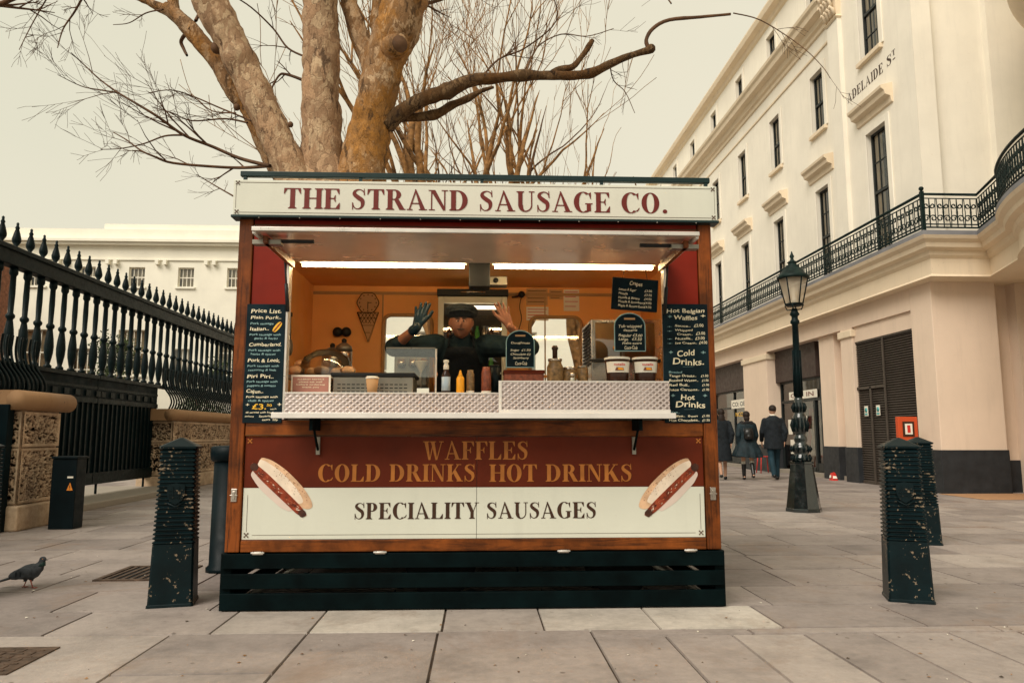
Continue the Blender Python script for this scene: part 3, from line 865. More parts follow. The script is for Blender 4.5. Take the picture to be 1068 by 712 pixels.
# round turret behind the curved balcony and its upper cornice
g = MB()
def arcwall(mb, r_, z0, z1, m, a0=110, a1=250, n=40):
    vs = []
    for i in range(n+1):
        a = R(a0+(a1-a0)*i/n); x, y = TC.x+r_*math.cos(a), TC.y+r_*math.sin(a); vs += [(x, y, z0), (x, y, z1)]
    mb.add(vs, [(2*i, 2*i+1, 2*i+3, 2*i+2) for i in range(n)], m, True)
arcwall(g, 4.95, 0, 18, 'stucco'); g.build('turret', bt)
g = MB()
pr = [(4.9, 8.35), (4.98, 8.40), (5.15, 8.55), (5.27, 8.80), (5.30, 9.1), (5.2, 9.2), (4.9, 9.3)]
vs = []; n_ = 44
for i in range(n_+1):
    a = R(110+140*i/n_)
    for r_, z in pr: vs.append((TC.x+r_*math.cos(a), TC.y+r_*math.sin(a), z))
g.add(vs, [(i*len(pr)+j, (i+1)*len(pr)+j, (i+1)*len(pr)+j+1, i*len(pr)+j+1) for i in range(n_) for j in range(len(pr)-1)], 'sill', True)
g.build('turret_cornice', bt)

# ground storey
g = MB()
g.box(XP+.004, XP+.35, 14.41, 44, 3.55, 4.02, 'stucco_low')        # beam over the piers
g.build('shop_beam', bt)
def pier(x0, x1, y0, y1, zt=3.55, cap=True, zp=.80):
    p = MB(); p.box(x0, x1, y0, y1, 0, zt, 'stucco_low'); po = p.build('pier', bt, bevel=.008)
    if cap:
        c = MB(); c.box(x0-.05, x1, y0-.05, y1+.05, zt-.22, zt-.05, 'sill'); c.build('pier_capital', po, bevel=.02)
    q = MB(); q.box(x0-.02, x1+.02, y0-.02, y1+.02, 0, zp, 'plinth'); q.build('plinth', po, bevel=.006)
pier(8.6, 9.87, 13.7, 14.40, 4.0, False)
pier(8.6, 9.1, 16.80, 17.35); pier(8.72, 9.3, 17.95, 18.75, 3.55, False)
pier(8.6, 9.1, 22.0, 24.0); pier(8.6, 9.1, 28.2, 29.3); pier(8.6, 9.1, 33.8, 34.8); pier(8.6, 9.1, 39.6, 44)
g = MB()
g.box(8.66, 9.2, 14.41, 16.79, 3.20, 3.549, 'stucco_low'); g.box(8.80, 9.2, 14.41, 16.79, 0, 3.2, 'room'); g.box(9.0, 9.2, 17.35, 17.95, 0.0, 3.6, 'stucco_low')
g.box(9.3, 9.5, 18.75, 19.3, 0, 3.6, 'stucco_low')
g.box(9.87, 14, 14.0, 14.3, 0, 4.0, 'stucco_low'); g.box(10.3, 14, 13.75, 14.0, 0, 4.0, 'stucco_low')
g.build('lower_wall', bt)
g = MB(); g.box(9.87, 14, 13.97, 13.999, 0, .60, 'plinth'); g.box(10.28, 14, 13.72, 13.749, 0, .60, 'plinth'); g.build('lower_plinth', bt)
# brown louvred shutter with a pass door
g = MB()
z = .06
while z < 3.18:
    g.add([(8.680, 14.40, z), (8.680, 16.80, z), (8.720, 16.80, z+.045), (8.720, 14.40, z+.045), (8.680, 14.40, z+.052), (8.680, 16.80, z+.052)], [(0,1,2,3), (3,2,5,4)], 'shutter'); z += .052
g.box(8.670, 8.730, 14.40, 16.80, 0, .06, 'shutter'); g.box(8.670, 8.730, 14.4, 16.8, 3.16, 3.22, 'shutter')
sh = g.build('louvred_shutter', bt)
g = MB()
for y in (15.62, 16.22): g.box(8.652, 8.672, y-.03, y+.03, 0, 3.16 if y < 16 else 2.15, 'shutter')
g.box(8.652, 8.672, 15.65, 16.80, 2.10, 2.16, 'shutter'); g.build('door_frame', sh)
for y in (15.92, 16.42):
    g = MB(); g.box(8.642, 8.650, y-.075, y+.075, 1.50, 1.72, 'paper'); s_ = g.build('notice', sh)
    g = MB(); g.lathe([(.055, 0), (.055, .003)], 20, 'bluesign'); g.build('disc', s_, world=False, T=Matrix.Translation((8.641-8.6, y-YC, 1.63)) @ Matrix.Rotation(R(-90), 4, 'Y'))
    g = MB(); g.box(8.638, 8.641, y-.055, y+.055, 1.52, 1.56, 'bluesign'); g.build('strip', s_)
# shopfronts
def shop(y0, y1, fz0, fz1, door=None):
    f = MB(); f.box(8.86, 9.0, y0, y1, fz0, fz1, 'fascia'); f.build('fascia', bt, bevel=.01)
    fr = MB()
    xs = 8.98
    for yy in (y0+.03, y1-.09): fr.box(xs, xs+.08, yy, yy+.06, .12, fz0, 'sashpaint')
    fr.box(xs, xs+.08, y0+.09, y1-.09, fz0-.62, fz0-.55, 'sashpaint'); fr.box(xs, xs+.08, y0+.09, y1-.09, fz0-.05, fz0, 'sashpaint')
    if door:
        for yy in door: fr.box(xs-.01, xs+.08, yy-.05, yy+.05, .02, fz0-.6, 'sashpaint')
        fr.box(xs-.01, xs+.08, door[0], door[1], .02, .22, 'sashpaint')
    else:
        ym = (y0+y1)/2; fr.box(xs-.002, xs+.078, ym-.04, ym+.04, .30, fz0-.05, 'sashpaint')
    fr.box(xs, xs+.1, y0+.09, (door[0] if door else y1-.09), .12, .34, 'sashpaint')
    so_ = fr.build('shop_window', bt, bevel=.004)
    p = MB(); p.add([(xs+.04, y0+.05, .2), (xs+.04, y1-.05, .2), (xs+.04, y1-.05, fz0), (xs+.04, y0+.05, fz0)], [(0,3,2,1)], 'glass_shop'); p.build('pane', so_)
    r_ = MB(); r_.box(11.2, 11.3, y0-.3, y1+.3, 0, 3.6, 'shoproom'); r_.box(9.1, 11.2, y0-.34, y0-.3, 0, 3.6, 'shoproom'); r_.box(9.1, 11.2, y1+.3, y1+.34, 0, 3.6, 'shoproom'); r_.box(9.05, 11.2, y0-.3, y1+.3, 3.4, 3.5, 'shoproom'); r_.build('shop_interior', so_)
    return so_
s1 = shop(19.3, 22.0, 2.62, 3.55, (19.75, 20.85))
s2 = shop(24.0, 28.2, 2.62, 3.55); s3 = shop(29.3, 33.8, 2.62, 3.55); s4 = shop(34.8, 39.6, 2.62, 3.55)
g = MB(); g.box(8.80, 9.1, 17.35, 22.0, 0, .10, 'kerbstone'); g.box(8.8, 9.1, 24, 28.2, 0, .10, 'kerbstone'); g.build('doorstep', bt)
# letters and posters on the shop glass
g = MB(); g.box(8.955, 8.965, 19.5, 21.3, 2.08, 2.30, 'paper'); b1 = g.build('sign_board', s1)
g = MB(); plain_text(g, 'CO  IN', (8.954, 21.2, 2.13), (0,-1,0), (0,0,1), (-1,0,0), .13, 'red_ink', 1.5, 0); g.build('lettering', b1)
g = MB(); g.box(8.955, 8.965, 24.4, 26.3, 2.00, 2.30, 'paper'); b2 = g.build('sign_board', s2)
g = MB(); plain_text(g, 'CO: OBIN', (8.954, 26.2, 2.07), (0,-1,0), (0,0,1), (-1,0,0), .16, 'black', 1.7, 0); g.build('lettering', b2)
g = MB(); plain_text(g, 'NCOO', (8.958, 25.9, 1.72), (0,-1,0), (0,0,1), (-1,0,0), .15, 'chalk_y', 1.0, 0); g.build('window_lettering', s2)
for y, z, h_ in ((21.3, 1.1, .42), (21.2, .55, .4), (20.3, 1.25, .35)):
    g = MB(); g.box(8.95, 8.958, y-.13, y+.13, z, z+h_, 'paper'); g.build('poster', s1)
# shop dummies in pale clothes
rr_ = random.Random(5)
for sh_, (ya, yb), n in ((s1, (19.6, 21.6), 5), (s2, (24.3, 28), 9), (s3, (29.6, 33.5), 7)):
    for i in range(n):
        yy = ya+(yb-ya)*(i+.5)/n; xx = rr_.uniform(9.35, 10.1); k = rr_.uniform(.9, 1.1)
        g = MB(); mm_ = rr_.choice(['shopstuff', 'shopstuff', 'card', 'redcap', 'paper_pink', 'black'])
        g.loft([(xx, yy, .25, .16, .16), (xx, yy, .7*k, .15, .2), (xx, yy, 1.05*k, .10, .13), (xx, yy, 1.35*k, .12, .20), (xx, yy, 1.5*k, .05, .06), (xx, yy, 1.56*k, .07, .07), (xx, yy, 1.72*k, .05, .06)], mm_, 12)
        g.build('display_figure', sh_)

# red fire notice box in front of the shutter
t = thing('fire_notice_box', 'orange-red notice box with a dark framed label, just above the front right bollard', 'notice box', (8.10, 13.95, 0))
g = MB(); g.box(7.92, 8.30, 13.90, 14.0, .97, 1.42, 'red_sign'); g.build('box', t, bevel=.012)
g = MB(); g.box(8.00, 8.22, 13.888, 13.898, 1.05, 1.33, 'brown_ink'); f_ = g.build('frame', t)
g = MB(); g.box(8.04, 8.18, 13.882, 13.887, 1.09, 1.29, 'paper'); g.box(8.08, 8.14, 13.878, 13.881, 1.12, 1.26, 'redcap'); g.build('label', f_)
g = MB(); g.box(8.08, 8.14, 13.94, 13.99, 0, .97, 'plinth'); g.build('post', t)

# ================================================================== LEFT RAILINGS
XR = -6.41
fence = thing('iron_railing', 'tall black cast iron railing with urn finials above a panelled gate', 'railing', (XR, 12, 0))
g = MB(); g.box(XR-.09, XR+.09, 4, 34, 3.36, 3.60, 'iron'); g.box(XR-.12, XR+.12, 4, 34, 3.55, 3.62, 'iron'); g.build('top_rail', fence, bevel=.012)
prof = [(.055, 2.06), (.055, 2.10), (.03, 2.12), (.042, 2.18), (.060, 2.28), (.066, 2.38), (.056, 2.50), (.042, 2.60), (.036, 2.64), (.058, 2.67), (.058, 2.70), (.034, 2.73), (.04, 3.0), (.036, 3.24), (.055, 3.27), (.055, 3.31), (.05, 3.37)]
g = MB(); g.lathe(prof, 10, 'iron'); b0 = g.build('baluster', fence, world=False)
b0.location = (0, 6.2-12, 0)
profF = [(.045, 3.60), (.045, 3.64), (.02, 3.66), (.055, 3.72), (.058, 3.76), (.04, 3.84), (.022, 3.90), (.030, 3.92), (.016, 3.95), (.018, 3.985), (.004, 4.0)]
g = MB(); g.lathe(profF, 10, 'iron'); f0 = g.build('finial', fence, world=False); f0.location = (0, 6.2-12, 0)
y = 6.2+.322
while y < 29:
    for q in (b0, f0):
        c = q.copy(); C.objects.link(c); c.location = (0, y-12, 0)
    y += .322
gate = MB()
def gate_panel(mb, ya, yb):
    mb.box(XR-.03, XR+.03, ya, yb, .27, 1.60, 'iron_panel')
    mb.box(XR-.07, XR+.07, ya, yb, 1.60, 1.68, 'iron'); mb.box(XR-.05, XR+.05, ya, yb, 1.68, 2.0, 'iron_panel'); mb.box(XR-.09, XR+.09, ya, yb, 2.0, 2.06, 'iron')
    mb.box(XR-.06, XR+.06, ya, yb, 1.83, 1.87, 'iron')
    mb.box(XR-.06, XR+.07, ya, yb, .27, .46, 'iron')
    yy = ya+.06
    while yy < yb: mb.box(XR+.03, XR+.055, yy-.02, yy+.02, .46, 1.60, 'iron'); yy += .16
    yy = ya+.1
    while yy < yb: mb.box(XR+.05, XR+.07, yy, yy+.14, 1.71, 1.80, 'iron'); yy += .322
for nm, ya, yb in (('gate_leaf', 9.7, 12.75), ('gate_leaf', 12.77, 15.1), ('gate_leaf', 4.6, 8.8)):
    g = MB(); gate_panel(g, ya, yb); lo = g.build(nm, fence)
    h_ = MB()
    for yy in (ya+.25, yb-.3): h_.tube([(XR, yy, 0), (XR, yy, .28)], .02, 8, 'iron')
    h_.build('gate_bolt', lo)
# bowed bars standing on the stone plinths
def bowed(ya, yb, x0, zb, step):
    yy = ya
    while yy < yb:
        p = [(XR+.06, yy, 2.42), (XR+.05, yy, 2.22), (XR+.10, yy, 2.02), (XR+.21, yy, 1.86), (XR+.25, yy, 1.72), (XR+.20, yy, zb)]
        m_ = MB(); m_.tube(catmull(p, 4), .017, 6, 'iron'); m_.build('bowed_bar', fence); yy += step
bowed(8.6, 10.95, -5.85, 1.58, .105)
bowed(15.3, 20.5, -5.95, 1.58, .13)
g = MB(); g.box(XR-.05, XR+.05, 15.1, 34, 2.0, 2.06, 'iron'); g.box(XR-.05, XR+.05, 4, 9.7, 2.0, 2.06, 'iron'); g.build('lower_rail', fence)

def vermi(mb, o_, u_, v_, n_, W_, H_, m, cell=.016, depth=.022, seed=0):
    "vermiculated face: worm-track relief displaced along n"
    o_, u_, v_, n_ = map(Vector, (o_, u_, v_, n_)); nx = int(W_/cell); nz = int(H_/cell); vs = []; ks = []
    for j in range(nz+1):
        for i in range(nx+1):
            a, b_ = i/nx*W_, j/nz*H_
            q = noise.noise(Vector((a*22+seed, b_*22, seed*1.7)))+.25*noise.noise(Vector((a*45, b_*45+seed, 3)))
            k = min(1, max(0, (.21-abs(q))*12)); edge = min(a, W_-a, b_, H_-b_)
            if edge < .03: k = 1
            ks.append(k)
            vs.append(o_+u_*a+v_*b_+n_*(k*depth))
    F = [(j*(nx+1)+i, j*(nx+1)+i+1, (j+1)*(nx+1)+i+1, (j+1)*(nx+1)+i) for j in range(nz) for i in range(nx)]
    low = [f for f in F if sum(ks[q] for q in f) < 1.5]; hi = [f for f in F if sum(ks[q] for q in f) >= 1.5]
    mb.add(vs, hi, m, True); mb.add(vs, low, 'verm_shade', True)  # groove faces coloured darker: painted shade to make the relief read
def M_verm():
    m, nt, b = new_mat('vermiculated_stone'); v = coords(nt)
    c = ramp(nt, tex(nt, v, 8, 6, .7), [(.3, (.36,.24,.15)), (.55, (.52,.38,.25)), (.75, (.62,.48,.33))])
    z = ramp(nt, tex(nt, v, 1.2, 5), [(.35, .65), (.55, 1.15)])
    nt.links.new(mix(nt, 1, c, z, 'MULTIPLY'), b.inputs['Base Color']); b.inputs['Roughness'].default_value = .9
    bump(nt, b, tex(nt, v, 50, 5), .3, .006); return m
mats['verm'] = M_verm(); mats['verm_shade'] = M('groove_shade', (.075,.045,.026), .95)
mats['capstone'] = M_stone('weathered_coping', (.33,.185,.085), (.05,.035,.02), 1.6)
def stone_pier(name, label, x0, x1, ya, yb):
    t = thing(name, label, 'stone plinth', ((x0+x1)/2, ya, 0), 0, 'stone plinths under the railings')
    g = MB(); g.box(x0, x1-.03, ya+.03, yb, 0, 1.36, 'verm')
    for k, (za, zb) in enumerate(((.30, .92), (.94, 1.34))):
        vermi(g, (x1-.03, ya+.02, za), (0,1,0), (0,0,1), (1,0,0), min(yb-ya-.02, 5.0), zb-za, 'verm', .009 if yb-ya < 2 else .014, .03, k*5.1+ya)
        vermi(g, (x0, ya+.03, za), (1,0,0), (0,0,1), (0,-1,0), x1-x0-.02, zb-za, 'verm', .011, .03, k*3.3+ya)
    g.build('body', t)
    g = MB(); g.box(x0-.02, x1+.05, ya-.05, yb+.02, 0, .28, 'verm'); g.build('footing', t, bevel=.02)
    g = MB(); g.tube([(x1-.02, ya-.12, 1.47), (x1-.02, yb+.18, 1.47)], .115, 14, 'capstone'); g.box(x0-.02, x1-.02, ya-.114, yb+.174, 1.36, 1.583, 'capstone'); g.build('coping', t)
stone_pier('stone_plinth', 'vermiculated stone plinth with rounded coping at the left edge of the photo', -6.3, -5.22, 8.85, 9.62)
stone_pier('stone_plinth', 'long vermiculated stone plinth beyond the gate, seen above the ribbed bollard', -6.6, -5.98, 15.0, 30)
g = MB(); g.box(-8, -5.62, 9.6, 15.0, -.01, .10, 'kerbstone'); o = g.build('kerb', bevel=.02); struct(o)
g = MB(); g.box(-6.3, -5.3, 8.70, 8.82, 0, 1.42, 'iron_panel'); tag(g.build('cable_cabinet', bevel=.01), 'flat black iron cabinet in front of the stone plinth at the left edge', 'cabinet')

# ================================================================== FAR LEFT BUILDING (gallery)
gb = thing('gallery_building', 'pale stone gallery block with small sash windows behind the railings', 'building', (-20, 40, 0))
g = MB(); YB = 40
holes = []
for k in range(-14, 9):
    xc = -18.3+2.58*k
    holes.append((xc-.42, xc+.42, 8.92, 9.98))
    holes.append((xc-.5, xc+.5, 3.4, 5.6) if k % 2 else (xc-.75, xc+.75, 4.2, 6.6))
ys = sorted({-60, 12} | {h[0] for h in holes} | {h[1] for h in holes}); 
def wall_y(mb, Y, xa, xb, za, zb, holes, m, depth=.25):
    xs = sorted({xa, xb} | {h[0] for h in holes} | {h[1] for h in holes}); zs = sorted({za, zb} | {h[2] for h in holes} | {h[3] for h in holes})
    for a, b_ in zip(xs, xs[1:]):
        for c, d_ in zip(zs, zs[1:]):
            cx, cz = (a+b_)/2, (c+d_)/2
            if any(h[0] < cx < h[1] and h[2] < cz < h[3] for h in holes): continue
            mb.add([(a, Y, c), (b_, Y, c), (b_, Y, d_), (a, Y, d_)], [(0,1,2,3)], m)
    for a, b_, c, d_ in holes:
        mb.add([(a, Y, c), (a, Y+depth, c), (a, Y+depth, d_), (a, Y, d_)], [(3,2,1,0)], m); mb.add([(b_, Y, c), (b_, Y+depth, c), (b_, Y+depth, d_), (b_, Y, d_)], [(0,1,2,3)], m)
        mb.add([(a, Y, d_), (a, Y+depth, d_), (b_, Y+depth, d_), (b_, Y, d_)], [(3,2,1,0)], m); mb.add([(a, Y, c), (a, Y+depth, c), (b_, Y+depth, c), (b_, Y, c)], [(0,1,2,3)], m)
wall_y(g, YB, -60, 9.5, 0, 11.4, holes, 'stucco_far')
g.box(-60, 9.5, YB-.02, YB+2, 11.4, 12.05, 'stucco_far'); g.box(-20.3, 9.5, YB+.3, YB+2, 12.05, 12.42, 'stucco_far')
g.build('wall', gb)
g = MB(); g.box(-60, 9.5, YB-.45, YB, 11.28, 11.42, 'stucco_far'); g.box(-60, 9.5, YB-.30, YB, 11.14, 11.279, 'stucco_far'); g.box(-60, 9.5, YB-.08, YB, 10.35, 10.42, 'stucco_far')
for k in range(-14, 9):
    xc = -17.0+2.58*k; g.box(xc-.3, xc-.12, YB-.25, YB, 10.1, 10.349, 'stucco_far'); g.box(xc+.12, xc+.3, YB-.25, YB, 10.1, 10.349, 'stucco_far')
g.build('cornice', gb)
g = MB(); g.add([(-60, YB+2, 12.0), (-22.5, YB+2, 12.0), (-24.5, YB+7, 13.3), (-60, YB+7, 13.3), (-16, YB+2.2, 12.1), (9.5, YB+2.2, 12.1), (9.5, YB+8, 13.6), (-18, YB+8, 13.6)], [(0,1,2,3), (1,4,7,2), (4,5,6,7)], 'leadroof')
g.build('roof', gb)
for h in holes:
    if h[0] < -34 or h[0] > 4: continue
    f = MB(); a, b_, c, d_ = h; yf = YB+.14
    for q in ((a, a+.06, c, d_), (b_-.06, b_, c, d_), (a+.06, b_-.06, c, c+.06), (a+.06, b_-.06, d_-.06, d_), (a+.06, b_-.06, (c+d_)/2-.03, (c+d_)/2+.03)): f.box(q[0], q[1], yf, yf+.06, q[2], q[3], 'paper')
    for i in (1, 2, 3): xx = a+(b_-a)*i/4; f.box(xx-.018, xx+.018, yf+.01, yf+.05, c+.06, d_-.06, 'paper')
    wo = f.build('window', gb)
    p = MB(); p.add([(a+.02, yf+.03, c), (b_-.02, yf+.03, c), (b_-.02, yf+.03, d_), (a+.02, yf+.03, d_)], [(0,1,2,3)], 'glass_win'); p.build('pane', wo)
    s_ = MB(); s_.box(a-.1, b_+.1, YB-.1, YB+.02, c-.1, c, 'stucco_far'); s_.build('sill', wo)
    cu = MB(); cu.box(a, b_, YB+.45, YB+.5, c, d_, 'curtain'); cu.build('blind', wo)
g = MB(); g.box(-60, 9.5, YB+2, YB+2.1, 0, 11.4, 'room'); g.build('room_lining', gb)
bk = thing('brick_building', 'red brick building corner with a dentil cornice at the far left', 'building', (-24, 31, 0))
g = MB(); g.box(-40, -20.5, 30.2, 33, 0, 9.15, 'brick'); g.build('wall', bk)
g = MB(); g.box(-40, -20.4, 30.08, 33, 9.16, 9.32, 'brick')
for i in range(37): g.box(-40+i*.52, -39.76+i*.52, 30.0, 30.1, 9.0, 9.16, 'brick')
g.build('cornice', bk)
# ================================================================== KIOSK
KY = 4.84
kio = thing('food_kiosk', 'wooden street food kiosk with red and cream panels and an open serving hatch', 'kiosk', (0, KY, 0))
def part(mb, name, bevel=0, parent=kio): return mb.build(name, parent, bevel=bevel)
U, V, NN = (1,0,0), (0,0,1), (0,-1,0)
XL, XR_ = -1.58, 1.555
# slatted black skirt on short legs
for z0, z1 in ((.255, .345), (.135, .225), (.008, .108)):
    g = MB(); g.box(XL-.0, XR_+.0, KY-.035, KY-.012, z0, z1, 'skirt'); part(g, 'skirt_board', .004)
for x in (XL-.012, XR_-.055):
    g = MB(); g.box(x, x+.066, KY-.008, KY+.07, 0, .345, 'skirt'); part(g, 'skirt_post', .004)
for x in (XL-.01, XR_-.01):
    for z0, z1 in ((.255, .345), (.135, .225), (.01, .108)):
        g = MB(); g.box(x, x+.02, KY+.08, KY+2.1, z0, z1, 'skirt'); part(g, 'skirt_board', .004)
# chassis, wheel and braces seen between the boards
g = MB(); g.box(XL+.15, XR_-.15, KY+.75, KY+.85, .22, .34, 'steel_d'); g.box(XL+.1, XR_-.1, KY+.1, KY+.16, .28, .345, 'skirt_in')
ch = part(g, 'chassis')
for x0, x1 in ((XL+.08, XL+.55), (XR_-.08, XR_-.55)):
    g = MB(); g.tube([(x0, KY+.12, .03), (x1, KY+.12, .32)], .018, 6, 'steel_d'); g.build('brace', ch)
for x in (-.25, .95):
    T = Matrix.Translation((x, KY+.35, .24)) @ Matrix.Rotation(R(90), 4, 'X')
    g = MB(); g.lathe([(.13, -.07), (.21, -.08), (.235, -.05), (.235, .05), (.21, .08), (.13, .07)], 28, 'rubber'); wh = g.build('wheel', kio, T=T)
    g = MB(); g.lathe([(.02, .05), (.05, .05), (.06, .03), (.12, .03), (.13, .07)], 24, 'steel_d', caps=False); g.build('rim', wh, T=T)
# timber posts and rails
for x0, x1 in ((XL+.01, XL+.10), (XR_-.10, XR_-.01)):
    g = MB(); g.box(x0, x1, KY-.02, KY+.06, .352, 2.475, 'wood_z'); part(g, 'corner_post', .006)
g = MB(); g.box(XL+.105, XR_-.105, KY-.015, KY+.05, .352, .425, 'wood_x'); part(g, 'bottom_rail', .004)
g = MB(); g.box(XL+.105, XR_-.105, KY-.015, KY+.05, 1.065, 1.165, 'wood_x'); part(g, 'counter_rail', .004)
g = MB(); g.box(-.20, .63, KY-.022, KY-.0155, 1.068, 1.082, 'wood_x'); g.box(XL+.11, -.22, KY-.019, KY-.0155, 1.068, 1.075, 'wood_dark'); part(g, 'beading')
# advertising panel
g = MB(); g.box(XL+.108, -.015, KY-.004, KY+.02, .745, 1.062, 'redpanel'); g.box(-.012, XR_-.108, KY-.004, KY+.02, .745, 1.062, 'redpanel')
rp = part(g, 'maroon_panel')
g = MB(); g.box(XL+.108, -.015, KY-.005, KY+.02, .428, .743, 'white'); g.box(-.012, XR_-.108, KY-.005, KY+.02, .428, .743, 'white')
wp = part(g, 'cream_panel')
yl = KY-.006
def fit(s, x0, x1, z0, h, m, par, nm='lettering', y=yl):
    g = MB(); serif_text(g, s, (x0, y, z0), U, V, NN, h, x1-x0, m); return g.build(nm, par)
def px(x, y, Y=KY): p = at(x, y, Y); return p.x, p.z
a = px(441, 479); b = px(551, 460); fit('WAFFLES', a[0], b[0], a[1], px(441, 460)[1]-a[1], 'gold_ink', rp)
a = px(331, 502); b = px(496, 484); fit('COLD DRINKS', a[0], b[0], a[1], px(331, 484)[1]-a[1], 'gold_ink', rp)
a = px(510, 502); b = px(659, 484); fit('HOT DRINKS', a[0], b[0], a[1], px(510, 484)[1]-a[1], 'gold_ink', rp)
a = px(369, 541); b = px(622, 524); fit('SPECIALITY SAUSAGES', a[0], b[0], a[1], px(369, 524)[1]-a[1], 'brown_ink', wp)
# thin rules and crossed corner ornaments
def ornament(mb, x, z, s, y, m='line_ink'):
    for a in (45, 135):
        c, s_ = math.cos(R(a))*s, math.sin(R(a))*s; n_ = Vector((-s_, 0, c)).normalized()*.0028
        mb.add([(x-c-n_.x, y, z-s_-n_.z), (x+c-n_.x, y, z+s_-n_.z), (x+c+n_.x, y, z+s_+n_.z), (x-c+n_.x, y, z-s_+n_.z)], [(0,1,2,3)], m); y -= .0003
    for k in range(4):
        a = R(90*k+45); cx_, cz_ = x+math.cos(a)*s*.8, z+math.sin(a)*s*.8
        mb.box(cx_-.004, cx_+.004, y-.0012, y-.0006, cz_-.004, cz_+.004, m)
g = MB()
for x in (XL+.135, XR_-.135):
    g.box(x-.0012, x+.0012, yl-.0006, yl, .475, .70, 'line_ink'); ornament(g, x, .455, .018, yl-.001); 
g.box(XL+.17, XR_-.17, yl-.0006, yl, .4535, .4555, 'line_ink'); g.build('border_rule', wp)
g = MB()
for x in (XL+.135, XR_-.135): ornament(g, x, 1.035, .018, yl-.001, 'gold_ink')
g.build('border_rule', rp)

# printed hot dogs
def blob_outline(cx, cz, L_, W_, ang, n=40, e=2.6, wob=0, seed=0):
    out = []
    for i in range(n):
        t_ = 2*math.pi*i/n; c, s_ = math.cos(t_), math.sin(t_)
        x = L_*math.copysign(abs(c)**(2/e), c); z = W_*math.copysign(abs(s_)**(2/e), s_)
        k = 1+wob*noise.noise(Vector((c*2, s_*2, seed)))
        x *= k; z *= k; ca, sa = math.cos(R(ang)), math.sin(R(ang)); out.append((cx+x*ca-z*sa, cz+x*sa+z*ca))
    return out
def flat(mb, poly, y, m): mb.add([(p[0], y, p[1]) for p in poly], [tuple(range(len(poly)))], m)
def hotdog(mir, cx, cz, ang, par):
    g = MB(); sg = -1 if mir else 1
    def B(dx, dz, L_, W_, m, y, wob=.05, e=2.4, da=0):
        a = ang+sg*da; ca, sa = math.cos(R(ang)), math.sin(R(ang))
        flat(g, blob_outline(cx+dx*sg*ca-dz*sa*1, cz+dx*sg*sa+dz*ca, L_, W_, a, 40, e, wob, dx*9), y, m)
    B(-.02, -.058, .175, .040, 'bun_shade', yl-.0006, .06, 2.2)
    B(.01, .034, .222, .062, 'bun', yl-.0012, .05, 2.15)
    B(-.02, .020, .190, .045, 'bun_w', yl-.0018, .08, 2.2)
    B(0.005, -.026, .236, .028, 'sausage', yl-.0024, .06, 3.6)
    B(-.205, -.026, .026, .023, 'char', yl-.0030, .1, 2.4); B(.215, -.026, .024, .022, 'char', yl-.0030, .1, 2.4)
    g.build('hot_dog_picture', par)
    q = MB(); rr = random.Random(4)
    ca, sa = math.cos(R(ang)), math.sin(R(ang))
    for i in range(46):
        t_ = rr.uniform(-.19, .20); w_ = rr.gauss(-.024, .007)
        flat(q, blob_outline(cx+t_*sg*ca-w_*sa, cz+t_*sg*sa+w_*ca, rr.uniform(.004, .012), rr.uniform(.0012, .003), ang+rr.uniform(-20, 30), 8, 2), yl-.0034-.00003*i, rr.choice(['bun_w', 'sheen_red', 'sheen_red', 'char']))
    for i in range(60):
        t_ = rr.uniform(-.12, .20); w_ = rr.gauss(.062, .016)
        if (t_/.22)**2+((w_-.034)/.062)**2 > .85: continue
        flat(q, blob_outline(cx+t_*sg*ca-w_*sa, cz+t_*sg*sa+w_*ca, rr.uniform(.0015, .004), rr.uniform(.0012, .003), ang, 7, 2), yl-.0034-.00003*i, rr.choice(['jarfood', 'bun', 'sausage']))
    q.build('seeds_and_sheen', g_last(par))
def g_last(par): return [c for c in par.children if c.name.startswith('hot_dog')][-1]
h = px(293, 507); hotdog(False, h[0], h[1], -43, wp)
h = px(698, 507); hotdog(True, h[0], h[1], 43, wp)
# hinges and catches
for x, z in ((-.61, .352), (.535, .352), (1.34, .352), (-1.36, .352)):
    g = MB(); g.box(x-.032, x+.032, KY-.040, KY-.036, z-.011, z+.008, 'steel'); g.tube([(x-.04, KY-.043, z), (x+.04, KY-.043, z)], .005, 8, 'alu_edge')
    for q in (-.025, .025): g.ball((x+q, KY-.042, z+.006), .004, 'black', 6)
    part(g, 'catch_plate')
for x in (XL+.055, XR_-.055):
    g = MB(); g.box(x-.018, x+.018, KY-.028, KY-.020, .66, .74, 'steel'); g.box(x-.008, x+.008, KY-.036, KY-.028, .675, .725, 'steel'); g.tube([(x-.024, KY-.030, .70), (x+.024, KY-.030, .70)], .004, 6, 'steel'); part(g, 'side_latch', .003)
# upper red frame around the hatch
g = MB(); g.box(XL+.105, XR_-.105, KY-.01, KY+.04, 2.30, 2.475, 'red'); part(g, 'red_header', .003)
g = MB(); g.box(XL+.105, XR_-.105, KY-.018, KY-.0105, 2.425, 2.437, 'wood_dark'); part(g, 'header_bead')
XO0, XO1 = -1.235, 1.215
g = MB(); g.box(XL+.105, XO0-.02, KY-.008, KY+.04, 1.17, 2.298, 'red'); part(g, 'red_side_panel', .003)
g = MB(); g.box(XO1+.02, XR_-.105, KY-.008, KY+.04, 1.17, 2.298, 'red'); part(g, 'red_side_panel', .003)
for x in (XO0-.018, XO1+.0):
    g = MB(); g.box(x, x+.018, KY-.02, KY+.05, 1.17, 2.24, 'alu'); part(g, 'opening_trim', .002)
